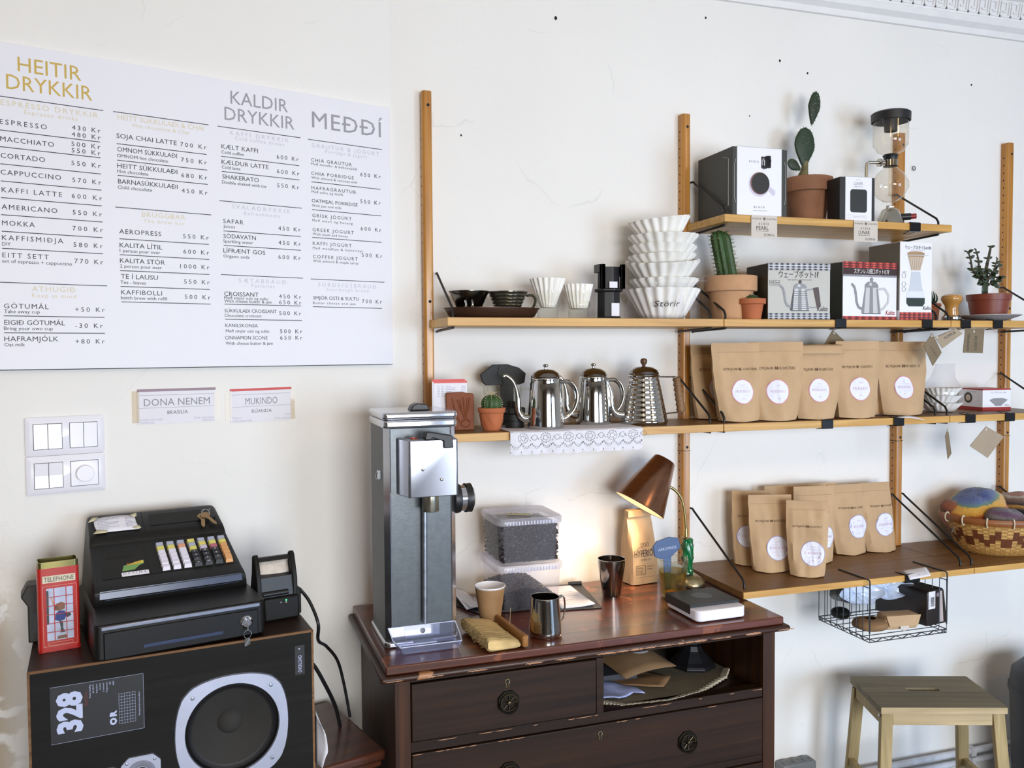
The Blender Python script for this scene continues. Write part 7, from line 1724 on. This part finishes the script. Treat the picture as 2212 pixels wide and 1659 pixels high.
def knit(name, label, cat, c, rx, ry, rz_, rot_, stops, sd, nrow=26, flat=0):
    t = thing(name, label, cat, c, rot_[2], 'knitted things in the woven basket')
    b = B(); Q = Matrix.Rotation(rot_[0], 4, 'X') @ Matrix.Rotation(rot_[1], 4, 'Y'); b.M = Q; nu, nv = 48, nrow*2; idx = {}
    def g(u, v):
        a = u*2*PI; ph = PI*(.04+.92*v); s_ = sin(ph)**.75; st = .0016*((int(v*nv) % 2))+.0010*(int(u*nu) % 2); k = 1+.10*noise.noise(Vector((cos(a)*1.5, sin(a)*1.5, v*2+sd)))
        return ((rx*s_*k+st)*cos(a), (ry*s_*k+st)*sin(a), -rz_*cos(ph)*k)
    G = b.grid(g, nu, nv, cu=True); uvl = b.bm.loops.layers.uv.new('uv'); b.f(G[0][::-1]); b.f(G[-1])
    for j, r in enumerate(G):
        for i, v in enumerate(r): idx[v] = (i/nu, j/nv)
    for f_ in b.bm.faces:
        for lp in f_.loops: lp[uvl].uv = idx[lp.vert]
    b.build('knit', yarn('yarn_'+str(sd), stops), t, smooth=60); return t
knit('knitted_hat', 'striped blue yellow and rust knitted hat in the woven basket', 'hat', (BX-.048, BYY+.045, Z4+.123), .112, .085, .062, (rad(12), rad(-14), 0), [(0, '7a3a1c'), (.5, 'a34e1d'), (.68, 'b8591f'), (.71, 'd49a3a'), (.84, 'd0a044'), (.86, '5f7f5c'), (.91, '56708c'), (.95, '46598f'), (1.05, '2f4585')], 2)
t2 = knit('knitted_hat', 'dark rust knitted flap sticking out left of the striped hat', 'hat', (BX-.132, BYY+.062, Z4+.133), .030, .03, .026, (rad(0), rad(40), 0), [(0, '5a2a1c'), (.5, '8a4a28'), (1, '6a3a2a')], 5, 12)
knit('wool_ball', 'fuzzy plum and grey wool bundle in front of the striped hat', 'wool', (BX-.035, BYY-.062, Z4+.112), .070, .045, .034, (rad(5), rad(8), 0), [(0, '4a2a3a'), (.4, '5a3048'), (.62, '77706a'), (.75, '5c3350'), (1, '3c2a3c')], 7, 14)
knit('knitted_scarf', 'black knitted scarf with bright yarn ends at right of the basket', 'scarf', (BX+.088, BYY+.0, Z4+.140), .075, .085, .040, (0, rad(-4), 0), [(0, '15151a'), (.55, '1c1f2a'), (.66, 'b8863a'), (.70, '1a1a22'), (.86, '7a5a44'), (.93, 'b9b4a8'), (1, '9a5030')], 9, 14)
random.seed(31); b = B()
for k in range(7):
    p = Vector((BX+.045+.016*k, BYY-.090+.003*k, Z4+.150-.002*k)); b.tube(spline([p+Vector((0, .012, .006)), p+Vector((-.012, -.006, -.004)), p+Vector((-.008, -.018, -.012)), p+Vector((-.022, -.022, -.016+.004*random.random())), p+Vector((-.030, -.024, -.020))], 5), .0017, 5)
tag(b.build('yarn_fringe', mat('pale_yarn', 'c9cdbd', .9, var=.3, vs_=60)), 'pale loose yarn ends curling over front of the black scarf', 'yarn')
b = B(); b.tube(spline([(BX-.140, BYY+.03, Z4+.118), (BX-.160, BYY+.02, Z4+.100), (BX-.166, BYY+.015, Z4+.075), (BX-.178, BYY+.01, Z4+.066)], 6), .0014, 5); tag(b.build('yarn_tail', mat('grey_yarn', '6f7876', .9)), 'thin grey yarn tail hanging at left side of woven basket', 'yarn')

# ================================================================ stool, wall socket, dark object
M_stl = wood('grey_worn_birch', '6a604c', '8f8467', 'X', 7, .7, bump=.25); M_stf = wood('birch_edge', 'b39a70', 'd6bf94', 'X', 8, .6); M_stz = wood('birch_leg', '9a8455', 'c2aa78', 'Z', 8, .6)
t = thing('step_stool', 'birch step stool with slotted grey worn top below the wire basket', 'stool', (1.763, -.342, 0), rad(-19.1)); w, d, h = .367, .240, .505
import mathutils
c = bpy.data.curves.new('s', 'CURVE'); c.dimensions = '2D'; c.fill_mode = 'BOTH'; c.extrude = .0095
for poly in (rpoly(0, 0, w, d, .006, 3), rpoly(.130, d*.55-.0125, .232, d*.55+.0125, .012, 5)):
    s_ = c.splines.new('POLY'); s_.points.add(len(poly)-1); s_.use_cyclic_u = True
    for q, p in zip(s_.points, poly): q.co = (p[0], p[1], 0, 1)
oc_ = bpy.data.objects.new('s', c); me = bpy.data.meshes.new_from_object(oc_); bpy.data.objects.remove(oc_); me.materials.append(M_stl)
o = bpy.data.objects.new('seat', me); COL.objects.link(o); o.parent = t; o.location = (0, 0, h-.0095); plabel(o, 'grey worn seat with hand slot')
b = B(); b.box(.002, -.0008, h-.0185, w-.002, .0006, h-.001); b.build('seat_edge', M_stf, t)
def leg(x, y, dx, dy): b = B(); q = .034; P = [(x, y), (x+q, y), (x+q, y+.021), (x, y+.021)]; A = [b.v((p[0]+dx, p[1]+dy, 0)) for p in P]; C_ = [b.v((*p, h-.019)) for p in P]; b.f(A[::-1]); b.f(C_); [b.f([A[i], A[(i+1) % 4], C_[(i+1) % 4], C_[i]]) for i in range(4)]; b.build('leg', M_stz, t, bevel=.002)
leg(.006, .006, -.028, -.045); leg(w-.040, .006, .028, -.045); leg(.006, d-.027, -.028, .030); leg(w-.040, d-.027, .028, .030)
b = B(); b.box(.040, .008, h-.056, w-.040, .024, h-.019); b.build('front_apron', M_stf, t, bevel=.001)
for x in (.010, w-.026): b = B(); b.box(x, .027, h-.060, x+.016, d-.027, h-.019); b.build('side_apron', M_stz, t, bevel=.001)
b = B(); b.box(-.005, -.055, .245, w+.005, .075, .263); b.build('lower_step', M_stf, t, bevel=.002)
for x in (-.004, w-.012): b = B(); b.box(x, -.03, .222, x+.016, d+.01, .245); b.build('side_rail', M_stz, t, bevel=.001)
b = B()
for y, z in ((.016, h-.03), (d-.016, h-.03)): b.M = Matrix.Translation((.004, y-.0, z)) @ Matrix.Rotation(-PI/2, 4, 'Y'); b.lathe([(.0045, 0), (.003, .002), (0, .002)], 10)
b.build('bolts', M_chr, t)
t = thing('wall_socket', 'grey triple socket box on the wall near floor right of the chest', 'power socket', (1.7, -.002, .150))
M_sock = mat('grey_bakelite', '77797a', .5)
b = B(); b.box(-.055, -.045, 0, .072, 0, .06); b.build('housing', M_sock, t, bevel=.006, segs=3)
for k in range(3):
    b = B(); b.M = Matrix.Translation((-.03+.038*k, -.024, .060)); b.lathe([(.015, 0), (.0155, .003), (.0125, .003), (.0115, -.002+.003), (0, .001)], 20); b.build('socket_ring', M_sock, t)
t = thing('black_bin', 'black rounded bin at the right edge of the picture beside stool', 'bin', (2.575, -.27, 0))
b = B(); b.lathe([(0, 0), (.14, 0), (.150, .01), (.165, .42), (.160, .47), (.13, .50), (.06, .515), (0, .517)], 40); b.build('body', mat('black_bin_plastic', '100f10', .5), t)
b = B(); b.lathe([(.166, .40), (.169, .405), (.169, .42), (.165, .425)], 40); b.build('lid_rim', mat('black_bin_plastic', '100f10', .5), t)
